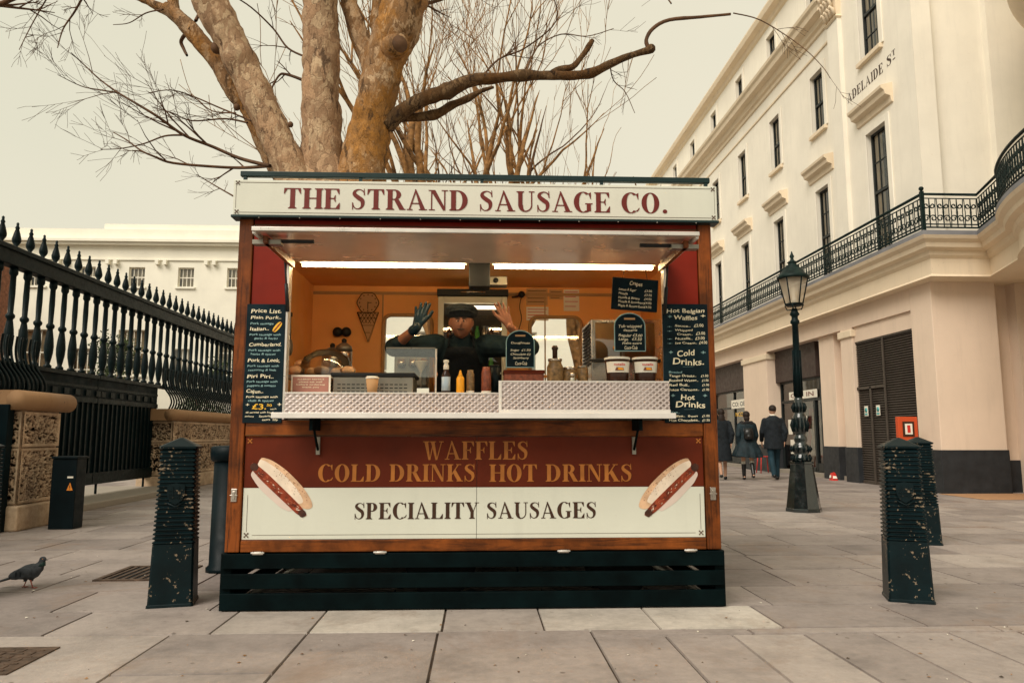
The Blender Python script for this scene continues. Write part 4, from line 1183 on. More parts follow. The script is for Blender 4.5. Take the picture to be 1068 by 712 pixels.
# name board
g = MB(); g.box(XL-.022, XR_+.022, KY-.07, KY+.03, 2.485, 2.72, 'white'); nb = part(g, 'name_board', .004)
g = MB(); yn = KY-.0712
for z in (2.500, 2.700): g.box(XL+.02, XR_-.02, yn-.0004, yn, z, z+.003, 'line_ink')
for x in (XL-.005, XR_+.003): g.box(x, x+.002, yn-.0004, yn, 2.53, 2.68, 'line_ink')
for x in (XL+.005, XR_-.005):
    for z in (2.505, 2.698): ornament(g, x, z, .016, yn-.001)
g.build('border_rule', nb)
a = px(295, 219, KY-.07); b = px(697, 221, KY-.07); fit('THE STRAND SAUSAGE CO.', a[0], b[0], .5*(a[1]+b[1]), px(496, 199, KY-.07)[1]-px(496, 220, KY-.07)[1], 'red_ink', nb, y=yn-.0006)
g = MB(); g.box(XL-.03, XR_+.03, KY-.078, KY+.03, 2.468, 2.484, 'green')
for k in range(12): g.ball((XL+.15+k*.26, KY-.074, 2.466), .006, 'steel_d', 6)
part(g, 'green_drip_strip', .003)
g = MB(); g.box(XL+.01, XR_-.015, KY-.05, KY-.01, 2.752, 2.787, 'green'); gr = part(g, 'roof_rail', .004)
g = MB()
for x in (XL+.03, -.8, 0, .8, XR_-.05): g.box(x, x+.02, KY-.045, KY-.02, 2.72, 2.753, 'green')
g.build('rail_bracket', gr)
# roof and outer shell
g = MB(); g.box(XL, XR_, KY+.035, KY+2.12, 2.50, 2.56, 'white'); part(g, 'roof')
for x in (XL+.0, XR_-.03):
    g = MB(); g.box(x, x+.03, KY+.062, KY+2.1, .352, 2.5, 'red'); part(g, 'side_wall')
# interior
BY = KY+2.02
g = MB(); g.box(XL+.035, XR_-.035, KY+.06, BY, .36, .40, 'rubber'); part(g, 'floor')
g = MB()
w1 = at(399, 389, BY); w2 = at(449, 329, BY); w3 = at(398, 440, BY); w4 = at(450, 366, BY)
w5 = at(553, 408, BY); w6 = at(606, 331, BY)
holes = [(w1.x, w4.x, w3.z, w2.z), (w5.x, w6.x, w5.z-.1, w6.z)]
wall_y(g, BY, XL+.035, XR_-.035, .38, 2.44, holes, 'interior', .04)
wall_y(g, BY+.05, XL+.035, XR_-.035, .38, 2.5, holes, 'red', .0)
bw = part(g, 'back_wall')
for h in holes:
    g = MB(); a, b_, c, d_ = h; y0 = BY-.008
    # rounded rubber window frame
    pts = []; rr = .07
    for (cx, cz, s0) in ((b_-rr, d_-rr, 0), (a+rr, d_-rr, 90), (a+rr, c+rr, 180), (b_-rr, c+rr, 270)):
        for k in range(5): t_ = R(s0+22.5*k); pts.append((cx+rr*math.cos(t_), y0, cz+rr*math.sin(t_)))
    g.tube(pts+[pts[0]], .018, 8, 'interior_d', caps=False)
    for (x, z) in ((a, c), (a, d_), (b_, c), (b_, d_)):
        sx = 1 if x == a else -1; sz = 1 if z == c else -1
        poly = [(x, z), (x+sx*rr, z)]+[(x+sx*(rr-rr*math.sin(R(t_))), z+sz*(rr-rr*math.cos(R(t_)))) for t_ in (20, 45, 70)]+[(x, z+sz*rr)]
        g.add([(p[0], y0+.004, p[1]) for p in poly], [tuple(range(len(poly)))], 'interior')
    zm = (c+(d_-c)*.42) if a < 0 else (c+(d_-c)*.30)
    g.box(a, b_, y0-.01, y0+.02, zm-.012, zm+.012, 'interior'); wo = g.build('rear_window', bw)
    p = MB(); p.add([(a, BY+.03, c), (b_, BY+.03, c), (b_, BY+.03, d_), (a, BY+.03, d_)], [(0,1,2,3)], 'glass'); p.build('pane', wo)
g = MB(); g.box(XL+.032, XL+.045, KY+.062, BY, .38, 2.44, 'interior'); part(g, 'inner_side_wall')
g = MB(); g.box(XR_-.045, XR_-.032, KY+.062, BY, .38, 2.44, 'interior'); part(g, 'inner_side_wall')
g = MB(); g.box(XL+.04, XR_-.04, KY+.06, BY, 2.44, 2.47, 'interior'); g.box(XL+.05, XR_-.05, KY+.52, KY+.56, 2.32, 2.44, 'interior_d'); cl_ = part(g, 'ceiling')
g = MB(); g.box(XL+.05, XR_-.05, BY-.02, BY-.001, 2.36, 2.385, 'interior_d')
for x in (-.9, -.05, .6): g.box(x, x+.012, BY-.012, BY-.001, 1.3, 2.36, 'interior_d')
g.build('wall_batten', bw)
# header beam behind hatch and twin lamps
g = MB(); g.box(XO0-.02, XO1+.02, KY+.05, KY+.11, 2.265, 2.44, 'interior_d'); part(g, 'hatch_header')
for x0, x1 in ((XO0+.01, at(487, 285, KY+.2).x), (at(513, 285, KY+.2).x, XO1-.0)):
    g = MB(); g.box(x0, x1, KY+.17, KY+.23, 2.235, 2.262, 'alu_edge'); lf = part(g, 'lamp_batten', .003)
    g = MB(); g.tube([(x0+.02, KY+.2, 2.219), (x1-.02, KY+.2, 2.219)], .0115, 12, 'tube'); g.build('lamp_tube', lf)
g = MB(); g.box(XO0-.01, XO1+.01, KY+.10, KY+.26, 2.262, 2.275, 'interior_d'); part(g, 'lamp_shelf')
# hatch propped level on steel stays
g = MB(); hy0 = KY-.72
g.box(XO0-.02, XO1+.02, hy0+.02, KY+.03, 2.205, 2.225, 'hatch_in'); hx = part(g, 'serving_hatch')
g = MB(); g.box(XO0-.04, XO1+.04, hy0, hy0+.018, 2.203, 2.226, 'alu'); g.box(XO0-.04, XO0-.022, hy0+.018, KY-.02, 2.19, 2.222, 'alu_edge'); g.box(XO1+.022, XO1+.04, hy0+.018, KY-.02, 2.19, 2.222, 'alu_edge'); g.build('edge_trim', hx, bevel=.002)
g = MB(); g.box(XO0-.02, XO1+.02, hy0+.02, KY+.02, 2.226, 2.234, 'red'); g.build('outer_skin', hx)
for sx, x in ((1, XO0+.02), (-1, XO1-.02)):
    g = MB(); g.box(x-.012, x+.012, KY-.66, KY-.02, 2.15, 2.19, 'wood_x'); g.build('hatch_arm', hx)
    g = MB(); g.tube([(x-sx*.02, KY-.14, 2.17), (x-sx*.02, KY-.03, 1.86)], .007, 8, 'black'); g.tube([(x-sx*.02, KY-.09, 2.03), (x-sx*.02, KY-.03, 1.86)], .012, 8, 'black'); g.build('gas_stay', hx)
    g = MB(); g.box(min(x, x+sx*.26), max(x, x+sx*.26), KY-.61, KY-.585, 2.165, 2.182, 'black'); g.box(min(x-sx*.08, x+sx*.08), max(x-sx*.08, x+sx*.08), KY-.63, KY-.57, 2.15, 2.175, 'steel_d'); g.build('stay_bracket', hx)
# counter
cy0 = KY-.30
g = MB(); g.box(XO0-.005, XO1-.015, cy0, KY+.10, 1.178, 1.196, 'alu_edge'); ct = part(g, 'counter_shelf', .003)
g = MB(); g.box(XO0-.005, XO1-.015, cy0-.006, cy0, 1.172, 1.206, 'alu_edge'); g.build('edge_trim', ct, bevel=.002)
for x in (XO0+.22, XO1-.22):
    g = MB(); g.box(x-.01, x+.01, cy0+.05, KY-.02, 1.10, 1.178, 'skirt'); g.tube([(x, KY-.03, .98), (x, cy0+.08, 1.17)], .008, 6, 'skirt'); g.box(x-.012, x+.012, KY-.03, KY-.016, .95, 1.06, 'steel_d'); g.build('shelf_bracket', ct)
# quilted splash guard: low on the left, stepped up on the right
UY = KY-.02
xs = at(523, 410, UY).x
zl, zh = at(400, 409, UY).z, at(600, 398, UY).z
g = MB(); g.box(XO0+.0, xs-.002, UY, UY+.02, 1.196, zl-.008, 'quilt'); s1_ = part(g, 'splash_guard')
g = MB(); g.box(XO0, xs-.002, UY-.004, UY+.03, zl-.008, zl, 'alu_edge'); g.build('edge_trim', s1_)
UY2 = KY-.10
g = MB(); g.box(xs, XO1+.0, UY2, UY2+.02, 1.232, zh-.008, 'quilt'); s2_ = part(g, 'splash_guard')
g = MB(); g.box(xs-.001, XO1, UY2-.004, UY2+.03, zh-.008, zh, 'alu_edge'); g.box(xs-.02, xs-.001, UY2-.004, UY2+.02, 1.20, zh, 'alu_edge'); g.box(xs-.02, XO1, UY2-.02, UY2+.02, 1.196, 1.231, 'alu_edge'); g.build('edge_trim', s2_)
WZ = zl-.004; WZR = zh-.004
g = MB(); g.box(XO0, xs-.002, UY+.03, KY+.50, WZ-.03, WZ, 'alu'); part(g, 'worktop')
g = MB(); g.box(xs, XO1, UY2+.03, KY+.50, WZR-.03, WZR, 'alu'); part(g, 'worktop')
g = MB(); g.box(XO0-.02, XO1+.02, KY+.05, KY+.48, .40, WZ-.04, 'steel_d'); part(g, 'base_cabinet')
# rear bench
g = MB(); g.box(XL+.06, -.02, BY-.55, BY-.05, 1.30, 1.40, 'black'); part(g, 'rear_bench')

# ---------------------------------------------------------------- chalkboards
def board(name, label, x0, x1, z0, z1, y, lines, cat='chalkboard', rot=0, group='chalk menu boards'):
    t = thing(name, label, cat, ((x0+x1)/2, y, z0), 0, group)
    g = MB(); g.box(x0, x1, y-.012, y, z0, z1, 'chalk_bg'); pn = g.build('panel', t, bevel=.003)
    g = MB(); H_ = z1-z0; W_ = x1-x0
    ink = {}
    for (s, fy, fx0, fx1, h, m) in lines:
        k = ink.setdefault(m, MB())
        plain_text(k, s, (x0+W_*fx0, y-.0128, z1-H_*fy), U, V, NN, h*H_, m, W_*(fx1-fx0)*.97, .16, .012, 'L', .10)
    for m, k in ink.items(): k.build('chalk_writing', pn)
    return t, pn
a = px(252, 441, KY-.03); b = px(298, 317, KY-.03)
L_ = [('Price†List.'.replace('†', ' '), .075, .10, .92, .036, 'chalk_w'), ('Plain Pork..', .128, .10, .92, .028, 'chalk_w'), ('Pork sausage', .175, .10, .72, .019, 'chalk_b'),
 ('Italian..', .225, .09, .60, .030, 'chalk_w'), ('Pork sausage with', .268, .09, .92, .018, 'chalk_b'), ('garlic & herbs', .300, .22, .84, .018, 'chalk_b'),
 ('Cumberland.', .358, .08, .95, .031, 'chalk_w'), ('Pork sausage with', .400, .08, .92, .018, 'chalk_b'), ('herbs & spices', .433, .14, .80, .018, 'chalk_b'),
 ('Pork & Leek.', .492, .07, .93, .031, 'chalk_w'), ('Pork sausage with', .532, .07, .90, .018, 'chalk_b'), ('seasoning & leek', .566, .09, .84, .018, 'chalk_b'),
 ('Piri Piri..', .625, .07, .78, .031, 'chalk_w'), ('Pork sausage with', .663, .07, .88, .018, 'chalk_b'), ('peppers & tomato', .697, .09, .84, .018, 'chalk_b'),
 ('Cajun..', .750, .06, .52, .030, 'chalk_w'), ('Pork sausage with', .790, .07, .90, .018, 'chalk_w'), ('chilli & spices', .822, .12, .80, .018, 'chalk_b'),
 ('+', .865, .06, .16, .03, 'chalk_w'), ('£3.', .882, .22, .60, .048, 'chalk_y'), ('50', .862, .60, .74, .022, 'chalk_y'), ('each', .888, .70, .86, .013, 'chalk_w'), ('+', .865, .86, .97, .035, 'chalk_w'),
 ('all served with fried', .918, .08, .80, .015, 'chalk_w'), ('onions', .950, .06, .30, .014, 'chalk_w'), ('Sauerkraut', .950, .42, .90, .017, 'chalk_w'), ('extra  50p', .978, .50, .92, .016, 'chalk_w')]
t, pn = board('price_board', 'tall narrow chalkboard price list of sausages left of the serving hatch', a[0], b[0], a[1], b[1], KY-.012, L_)
g = MB(); W_ = b[0]-a[0]; H_ = b[1]-a[1]; cx_, cz_ = a[0]+W_*.80, b[1]-H_*.195
flat(g, blob_outline(cx_, cz_, .040, .016, 52, 24, 2.4), KY-.0256, 'chalk_y'); flat(g, blob_outline(cx_+.001, cz_, .042, .005, 52, 20, 3), KY-.0260, 'sausage'); g.build('hot_dog_drawing', pn)
a = px(694, 441, KY-.03); b = px(738, 317, KY-.03)
L_ = [('Hot Belgian', .075, .08, .95, .036, 'chalk_w'), ('Waffles', .135, .24, .78, .038, 'chalk_w'), ('+', .125, .10, .20, .03, 'chalk_b'), ('+', .12, .82, .94, .034, 'chalk_w'),
 ('Sauce..', .195, .26, .62, .018, 'chalk_w'), ('£2.00', .195, .68, .90, .026, 'chalk_w'), ('Whipped', .232, .26, .66, .018, 'chalk_w'), ('Cream..', .266, .30, .66, .018, 'chalk_w'), ('£3.00', .262, .72, .93, .026, 'chalk_w'),
 ('Nutella..', .303, .26, .66, .019, 'chalk_w'), ('£3.00', .303, .70, .92, .026, 'chalk_w'), ('Ice Cream..', .340, .26, .76, .019, 'chalk_w'), ('£4.00', .340, .78, .97, .026, 'chalk_w'),
 ('+', .20, .08, .20, .01, 'chalk_b'), ('+', .238, .08, .20, .01, 'chalk_b'), ('+', .305, .08, .20, .01, 'chalk_b'), ('+', .342, .08, .20, .01, 'chalk_b'),
 ('Cold', .440, .28, .68, .052, 'chalk_w'), ('Drinks.', .515, .18, .90, .056, 'chalk_w'), ('+', .43, .10, .20, .034, 'chalk_b'), ('+', .43, .80, .92, .034, 'chalk_b'), ('____', .53, .42, .66, .012, 'chalk_b'),
 ('Bottled', .585, .10, .40, .016, 'chalk_b'), ('Tango Drinks..', .617, .10, .72, .020, 'chalk_w'), ('£1.00', .617, .80, .97, .020, 'chalk_w'), ('Bottled Water..', .655, .10, .76, .020, 'chalk_w'), ('£1.00', .655, .82, .97, .020, 'chalk_w'),
 ('Red Bull..', .693, .10, .56, .021, 'chalk_w'), ('£1.00', .693, .82, .98, .020, 'chalk_w'), ('Juice Cartons..', .732, .10, .78, .020, 'chalk_w'), ('£1.00', .732, .82, .98, .020, 'chalk_w'),
 ('Hot', .805, .34, .66, .046, 'chalk_w'), ('Drinks', .870, .22, .90, .052, 'chalk_w'), ('+', .79, .12, .22, .032, 'chalk_b'), ('+', .79, .82, .92, .032, 'chalk_b'), ('____', .885, .42, .66, .010, 'chalk_b'),
 ('Tea..', .920, .12, .32, .018, 'chalk_b'), ('Coffee..  from', .950, .10, .72, .019, 'chalk_w'), ('£1.00', .950, .80, .97, .020, 'chalk_w'), ('Hot Chocolate..', .985, .08, .76, .020, 'chalk_w'), ('£1.50', .985, .80, .97, .020, 'chalk_w')]
board('drinks_board', 'tall narrow chalkboard of waffles and drinks right of the serving hatch', a[0], b[0], a[1], b[1], KY-.012, L_)
# hanging crepe menu
YH = KY+.02
a = px(637, 324, YH); b = px(684, 291, YH)
L_ = [('Crepes', .22, .36, .66, .13, 'chalk_w')]
for i, (s, pr_) in enumerate((('Lemon & Sugar', '£3.00'), ('Nutella', '£3.50'), ('Nutella & Banana', '£4.00'), ('Nutella & Strawberry', '£4.00'), ('Maple & Banana Extra', '£4.50'))):
    fy = .40+i*.125; L_ += [(s, fy, .14, .14+.030*len(s), .075, 'chalk_w'), (pr_, fy, .70, .87, .075, 'chalk_w')]
t, pn = board('hanging_menu', 'small landscape chalkboard listing pancakes hung on strings under the hatch', a[0], b[0], a[1], b[1], YH, L_)
t.rotation_euler = (0, R(4), 0)
g = MB()
for x, x2 in ((a[0]+.06, a[0]+.10), (b[0]-.07, b[0]-.11)): g.tube([(x, YH-.006, b[1]-.02), (x2, YH, b[1]+.16)], .002, 4, 'black')
g.build('string', t)
# two arched boards standing on the worktop
def arched(name, label, x0, x1, z0, z1, y, lines):
    t = thing(name, label, 'chalkboard', ((x0+x1)/2, y, z0), 0, 'chalk menu boards')
    r_ = (x1-x0)/2; cx_ = (x0+x1)/2; zc = z1-r_*.85
    poly = [(x0, z0), (x1, z0)]+[(cx_+r_*math.cos(R(a)), zc+r_*.85*math.sin(R(a))) for a in range(0, 181, 12)]
    g = MB(); g.prism(poly, y-.008, y, 'chalk_bg'); pn = g.build('panel', t)
    g = MB(); e = [(p[0], y-.009, p[1]) for p in poly]; g.tube(e+[e[0]], .0035, 5, 'chalk_b', caps=False); g.build('chalk_border', pn)
    g = MB(); g.box(cx_-r_*.36, cx_+r_*.36, y-.010, y-.0085, z1-r_*.42, z1-r_*.30, 'card'); g.build('handle_slot', pn)
    g = MB(); W_ = x1-x0; H_ = z1-z0
    for s, fy, fa, fb, h in lines: plain_text(g, s, (x0+W_*fa, y-.0095, z1-H_*fy), U, V, NN, h*H_, 'chalk_w', W_*(fb-fa), .2, .012, 'L', .08)
    g.build('chalk_writing', pn)
a = px(528, 383, KY+.10); b = px(557, 345, KY+.10)
arched('arched_board', 'arched tabletop chalkboard with dessert lines, beside the serving man', a[0], b[0], a[1], b[1], KY+.10, [('Doughnuts', .36, .16, .84, .06), ('Sugar  £1.50', .56, .14, .86, .06), ('Chocolate £2', .67, .14, .86, .06), ('Strawberry', .77, .24, .80, .06), ('Coca-Cola', .93, .30, .74, .09)])
a = px(641, 366, KY+.02); b = px(672, 327, KY+.02)
arched('arched_board', 'arched tabletop chalkboard of whipped cream prices above the two cream tubs', a[0], b[0], a[1], b[1], KY+.02, [('Tub whipped', .38, .12, .88, .08), ('desserts', .48, .28, .74, .07), ('Regular £3.00', .62, .12, .90, .075), ('Large   £3.50', .72, .12, .88, .075), ('Flake extra', .82, .24, .88, .06), ('Coca-Cola', .95, .30, .74, .09)])

# ---------------------------------------------------------------- goods on the counter
def lathe_thing(name, label, cat, pxc, pxb, Y, zb, parts, group=None):
    "parts: [(part name, [(r,z)...], material)] scaled in metres"
    x = at(pxc, pxb, Y).x
    t = thing(name, label, cat, (x, Y, zb), 0, group)
    for pn, pr, m in parts:
        g = MB(); g.lathe(pr, 24, m); g.build(pn, t, world=False)
    return t
YI = KY+.08
a = px(303, 408, YI); b = px(345, 391, YI)
t = thing('framed_notice', 'small white framed notice with maroon text lines propped at the left end', 'notice', (a[0], YI, WZ))
g = MB(); g.box(a[0], b[0], YI, YI+.012, WZ, b[1], 'paper'); g.build('frame', t, bevel=.002)
g = MB(); g.box(a[0]+.012, b[0]-.012, YI-.002, YI-.001, WZ+.012, b[1]-.012, 'paper_pink'); f_ = g.build('sheet', t)
g = MB()
for i, (s, q) in enumerate((('ALLERGY NOTICE', .8), ('please ask staff', .7), ('before ordering', .85), ('thank you', .5))):
    plain_text(g, s, ((a[0]+b[0])/2, YI-.0025, b[1]-.032-i*.017), U, V, NN, .009, 'chalk_w', (b[0]-a[0])*q*.85, 0, .01, 'C')
g.build('text_lines', f_)
# contact grill with slotted case behind the counter
t = thing('slotted_grill', 'grey slotted metal grill case with a black lid behind the paper cup', 'grill', (-.5, KY+.35, WZ))
YG = KY+.24; a = px(347, 408, YG); b = px(431, 393, YG)
g = MB(); g.box(a[0], b[0], YG, YG+.32, WZ+.004, b[1], 'steel_d'); bd = g.build('case', t, bevel=.006)
g = MB()
for j in range(3):
    for i in range(15):
        x = a[0]+.03+i*(b[0]-a[0]-.06)/15; g.box(x, x+.022, YG-.0015, YG+.001, WZ+.020+j*.024, WZ+.027+j*.024, 'black')
g.build('slots', bd)
a2 = px(345, 392, YG); b2 = px(433, 388, YG); g = MB(); g.box(a2[0], b2[0], YG-.01, YG+.34, b[1]+.001, b[1]+.028, 'black'); g.build('lid', t, bevel=.006)
lathe_thing('paper_cup', 'brown kraft paper cup with a white lid standing on the counter', 'cup', 388, 408, YI, WZ, [
 ('cup', [(.030, 0), (.041, .098)], 'card'), ('lid', [(.044, .098), (.044, .106), (.038, .108), (.037, .114)], 'paper')])
lathe_thing('logo_bottle', 'brown sauce bottle with a blue-grey label and white cap, left of the yellow one', 'bottle', 465, 408, YI, WZ, [
 ('body', [(.026, 0), (.028, .01), (.028, .12), (.018, .15), (.014, .165)], 'sauce'), ('label', [(.0285, .02), (.0285, .112)], 'blue_label'), ('cap', [(.018, .160), (.018, .188), (.014, .19), (.012, .205), (.018, .207), (.018, .222), (.004, .226)], 'paper')])['label']
lathe_thing('mustard_bottle', 'yellow mustard squeeze bottle with a pointed nozzle', 'bottle', 480, 408, YI-.02, WZ, [
 ('body', [(.024, 0), (.026, .01), (.026, .10), (.020, .112)], 'yellow'), ('nozzle', [(.020, .112), (.012, .125), (.009, .14), (.004, .155)], 'yellow')])
lathe_thing('relish_jar', 'dark relish bottle with a green-brown label, right of the yellow bottle', 'jar', 490.5, 408, YI+.03, WZ, [
 ('body', [(.024, 0), (.026, .01), (.026, .13), (.020, .145), (.020, .16)], 'jarfood'), ('base', [(.0265, 0), (.0265, .022)], 'paper')])
lathe_thing('ketchup_jar', 'red-brown ketchup bottle with a pale label behind the counter edge', 'jar', 507, 408, YI+.02, WZ, [
 ('body', [(.030, 0), (.032, .01), (.032, .14), (.026, .165), (.024, .18)], 'jarred'), ('base', [(.0325, 0), (.0325, .020)], 'paper')])
lathe_thing('cutlery_tub', 'dark grey smooth tub standing to the right of the ketchup bottle', 'tub', 516, 408, YI+.09, WZ, [
 ('body', [(.032, 0), (.036, .19)], 'bin_'), ('rim', [(.038, .19), (.038, .198)], 'black')])
# napkin box in front of the arched board
t = thing('napkin_box', 'low maroon and clear napkin box under the arched board near the man', 'box', (.25, KY+.2, WZR))
a = px(526, 397, YI); b = px(568, 386, YI)
g = MB(); g.box(a[0], b[0], YI+.05, YI+.20, WZR, b[1]-.02, 'jarred'); g.build('box', t, bevel=.004); g = MB(); g.box(a[0]-.004, b[0]+.004, YI+.045, YI+.205, b[1]-.019, b[1]+.006, 'redpanel'); g.build('lid', t, bevel=.004)
lathe_thing('pickle_jar', 'wide glass jar of pickles with a dark stopper grinder on its lid', 'jar', 579, 397, YI+.03, WZR, [
 ('jar', [(.045, 0), (.055, .01), (.055, .11), (.043, .135), (.043, .15)], 'jarfood'), ('lid', [(.047, .15), (.047, .165), (.02, .168)], 'steel'), ('stopper', [(.017, .168), (.017, .225), (.022, .23), (.022, .24), (.014, .255)], 'sauce')])
lathe_thing('onion_jar', 'glass jar of sliced onions with a steel lid, between pickles and shaker', 'jar', 594, 397, YI+.06, WZR, [
 ('jar', [(.042, 0), (.048, .01), (.048, .08), (.040, .095)], 'jarfood'), ('lid', [(.042, .095), (.042, .112), (.01, .114)], 'steel')])
lathe_thing('sugar_shaker', 'small steel sugar shaker standing in front of the onion jar', 'shaker', 597, 397, YI-.03, WZR, [
 ('body', [(.018, 0), (.018, .045)], 'glass'), ('contents', [(.015, .001), (.015, .036)], 'paper'), ('cap', [(.0185, .045), (.0185, .06), (.01, .068)], 'steel')])
lathe_thing('glass_tumbler', 'clear jar with amber syrup next to the steel oven', 'jar', 608, 397, YI+.07, WZR, [
 ('jar', [(.032, 0), (.036, .01), (.036, .10), (.03, .11)], 'jarfood'), ('lid', [(.033, .11), (.033, .122), (.01, .124)], 'steel_d')])
for pxc, lab in ((644, 'black cream tub with a white and red label, the left of two'), (673, 'black cream tub with a white and red label, the right of two')):
    t = lathe_thing('spread_tub', lab, 'tub', pxc, 397, YI-.02, WZR, [('tub', [(.066, 0), (.070, .01), (.082, .155)], 'sauce'), ('lid', [(.086, .155), (.086, .168), (.080, .17)], 'paper')], 'spread tubs')
    g = MB(); rr = .080; n_ = 16; vs = []
    for i in range(n_+1):
        a = R(200+140*i/n_); 
        for z in (.068, .138): r_ = .070+.012*(z-.01)/.145+.0015; vs.append((math.cos(a)*r_, math.sin(a)*r_, z))
    g.add(vs, [(2*i, 2*i+2, 2*i+3, 2*i+1) for i in range(n_)], 'paper', True); lb = g.build('label', t, world=False)
    g = MB(); plain_text(g, 'nutella', (0, -.0835, .112), U, V, NN, .016, 'redcap', .075, 0, .02, 'C'); g.add([(-.03, -.083, .080), (.03, -.083, .080), (.026, -.083, .098), (-.02, -.083, .101)], [(0,1,2,3)], 'jarred'); g.add([(-.01, -.0834, .084), (.028, -.0834, .084), (.02, -.0834, .094), (-.01, -.0834, .097)], [(0,1,2,3)], 'yellow'); g.build('lettering', lb, world=False)

# ---------------------------------------------------------------- equipment inside
# display fridge with light frame
YF = BY-.30
a = px(455, 470, YF); b = px(529, 302, YF); 
t = thing('drinks_fridge', 'pale framed glass door drinks fridge behind the serving man', 'fridge', ((a[0]+b[0])/2, YF, .4))
zt = b[1]; x0, x1 = a[0], b[0]
g = MB(); g.box(x0, x1, YF+.045, BY-.01, .40, zt-.06, 'alu'); g.build('cabinet', t)
g = MB()
for q in ((x0, x0+.05, .5, zt-.065), (x1-.05, x1, .5, zt-.065), (x0+.05, x1-.05, zt-.125, zt-.065), (x0+.05, x1-.05, .5, .56)): g.box(q[0], q[1], YF, YF+.04, q[2], q[3], 'white')
dr = g.build('door', t, bevel=.006)
g = MB(); g.box(x0+.05, x1-.05, YF+.035, YF+.043, .56, zt-.125, 'room'); g.build('interior', t)
g = MB(); g.box(x0+.09, x1-.09, YF+.018, YF+.03, zt-.175, zt-.145, 'tube_small'); g.build('lamp', t)
for j, zz in enumerate((1.62, 1.88)):
    for i in range(7):
        g = MB(); xx = x0+.10+i*.062; g.lathe([(.022, 0), (.022, .10), (.012, .13), (.012, .15)], 10, ['greenstuff', 'sauce', 'jarfood', 'greenstuff', 'sauce', 'steel_d'][(i*2+j) % 6], c=(xx, YF+.014, zz)); g.build('drink_bottle', t)
g = MB(); g.box(x0+.05, x1-.05, YF+.005, YF+.034, 1.605, 1.62, 'alu'); g.box(x0+.05, x1-.05, YF+.005, YF+.034, 1.865, 1.88, 'alu'); g.build('shelf', t)
g = MB(); g.add([(x0+.05, YF+.002, .56), (x1-.05, YF+.002, .56), (x1-.05, YF+.002, zt-.125), (x0+.05, YF+.002, zt-.125)], [(0,1,2,3)], 'glass'); g.build('pane', dr)
g = MB(); g.box(x0-.01, x1+.01, YF-.02, BY-.01, zt-.06, zt+.0, 'black'); tp = g.build('top_panel', t, bevel=.006)
g = MB(); g.tube([(x0+.2, YF-.022, zt-.03), (x0+.3, YF-.03, zt-.03), (x0+.42, YF-.022, zt-.03)], .006, 6, 'steel'); g.build('handle', tp)
# small radio and black extractor box at the lamp gap
t = thing('extractor_box', 'dark control box and pale radio fixed under the ceiling between the lamps', 'control box', (0, KY+.35, 2.28))
a = px(489, 300, KY+.4); b = px(511, 279, KY+.4); g = MB(); g.box(a[0], b[0], KY+.35, KY+.5, a[1], 2.44, 'black'); g.build('housing', t, bevel=.006)
a = px(503, 297, KY+.62); b = px(529, 288, KY+.62); g = MB(); g.box(a[0], b[0], KY+.62, KY+.74, a[1], b[1], 'steel_d'); ra = g.build('radio', t, bevel=.005)
g = MB(); g.lathe([(.02, 0), (.02, .004)], 14, 'black'); g.build('speaker', ra, T=Matrix.Translation((a[0]+.10, KY+.617, (a[1]+b[1])/2)) @ Matrix.Rotation(R(90), 4, 'X'))
# ice cream clock on the back wall
c1 = at(384, 330, BY-.02)
t = thing('cone_clock', 'ice cream cone shaped wall clock hanging on the orange back wall', 'clock', (c1.x, BY-.015, c1.z))
sc_ = .0092*.93
def q_(x, y): p = at(x, y, BY-.02); return (p.x, p.z)
cc = q_(384, 316); rr = q_(395, 316)[0]-cc[0]
poly = [(cc[0]+rr*(1+.04*math.cos(R(a*6)))*math.cos(R(a)), cc[1]+rr*(1+.04*math.cos(R(a*6)))*math.sin(R(a))) for a in range(0, 360, 10)]
g = MB(); g.prism(poly, BY-.035, BY-.012, 'card'); fc = g.build('face', t)
g = MB(); e = [(p[0], BY-.036, p[1]) for p in poly]; g.tube(e+[e[0]], .004, 5, 'sauce', caps=False)
for k in range(12): a = R(30*k); x, z = cc[0]+rr*.78*math.cos(a), cc[1]+rr*.78*math.sin(a); g.box(x-.004, x+.004, BY-.038, BY-.036, z-.006, z+.006, 'sauce')
g.build('dial', fc)
g = MB(); g.box(cc[0]-.003, cc[0]+.003, BY-.04, BY-.037, cc[1]-.06, cc[1]+.01, 'black'); g.box(cc[0]-.002, cc[0]+.035, BY-.0415, BY-.0405, cc[1]-.003, cc[1]+.003, 'black'); g.build('hands', fc)
p1, p2, p3 = q_(373, 326), q_(395, 326), q_(384, 356)
g = MB(); g.prism([(p1[0], p1[1]), (p3[0]-.008, p3[1]), (p3[0]+.008, p3[1]), (p2[0], p2[1])], BY-.034, BY-.012, 'card'); cn = g.build('cone', t)
g = MB(); 
for k in range(6):
    f = k/6
    for s in (-1, 1):
        xa = p1[0]+(p2[0]-p1[0])*f; za = p1[1]; xb = xa+s*.06; zb = za-.10
        hw = lambda z: (p2[0]-p1[0])/2*(z-p3[1])/(p1[1]-p3[1]); cxx = (p1[0]+p2[0])/2
        tt = 1
        while tt > .05 and abs(xa+(xb-xa)*tt-cxx) > hw(za+(zb-za)*tt): tt -= .05
        g.tube([(xa, BY-.036, za), (xa+(xb-xa)*tt, BY-.036, za+(zb-za)*tt)], .0028, 4, 'sauce')
for k in (.2, .45, .7): hz = p1[1]-(p1[1]-p3[1])*k; hwv = (p2[0]-p1[0])/2*(1-k); g.tube([(cc[0]-hwv, BY-.0365, hz), (cc[0]+hwv, BY-.0365, hz)], .0028, 4, 'sauce')
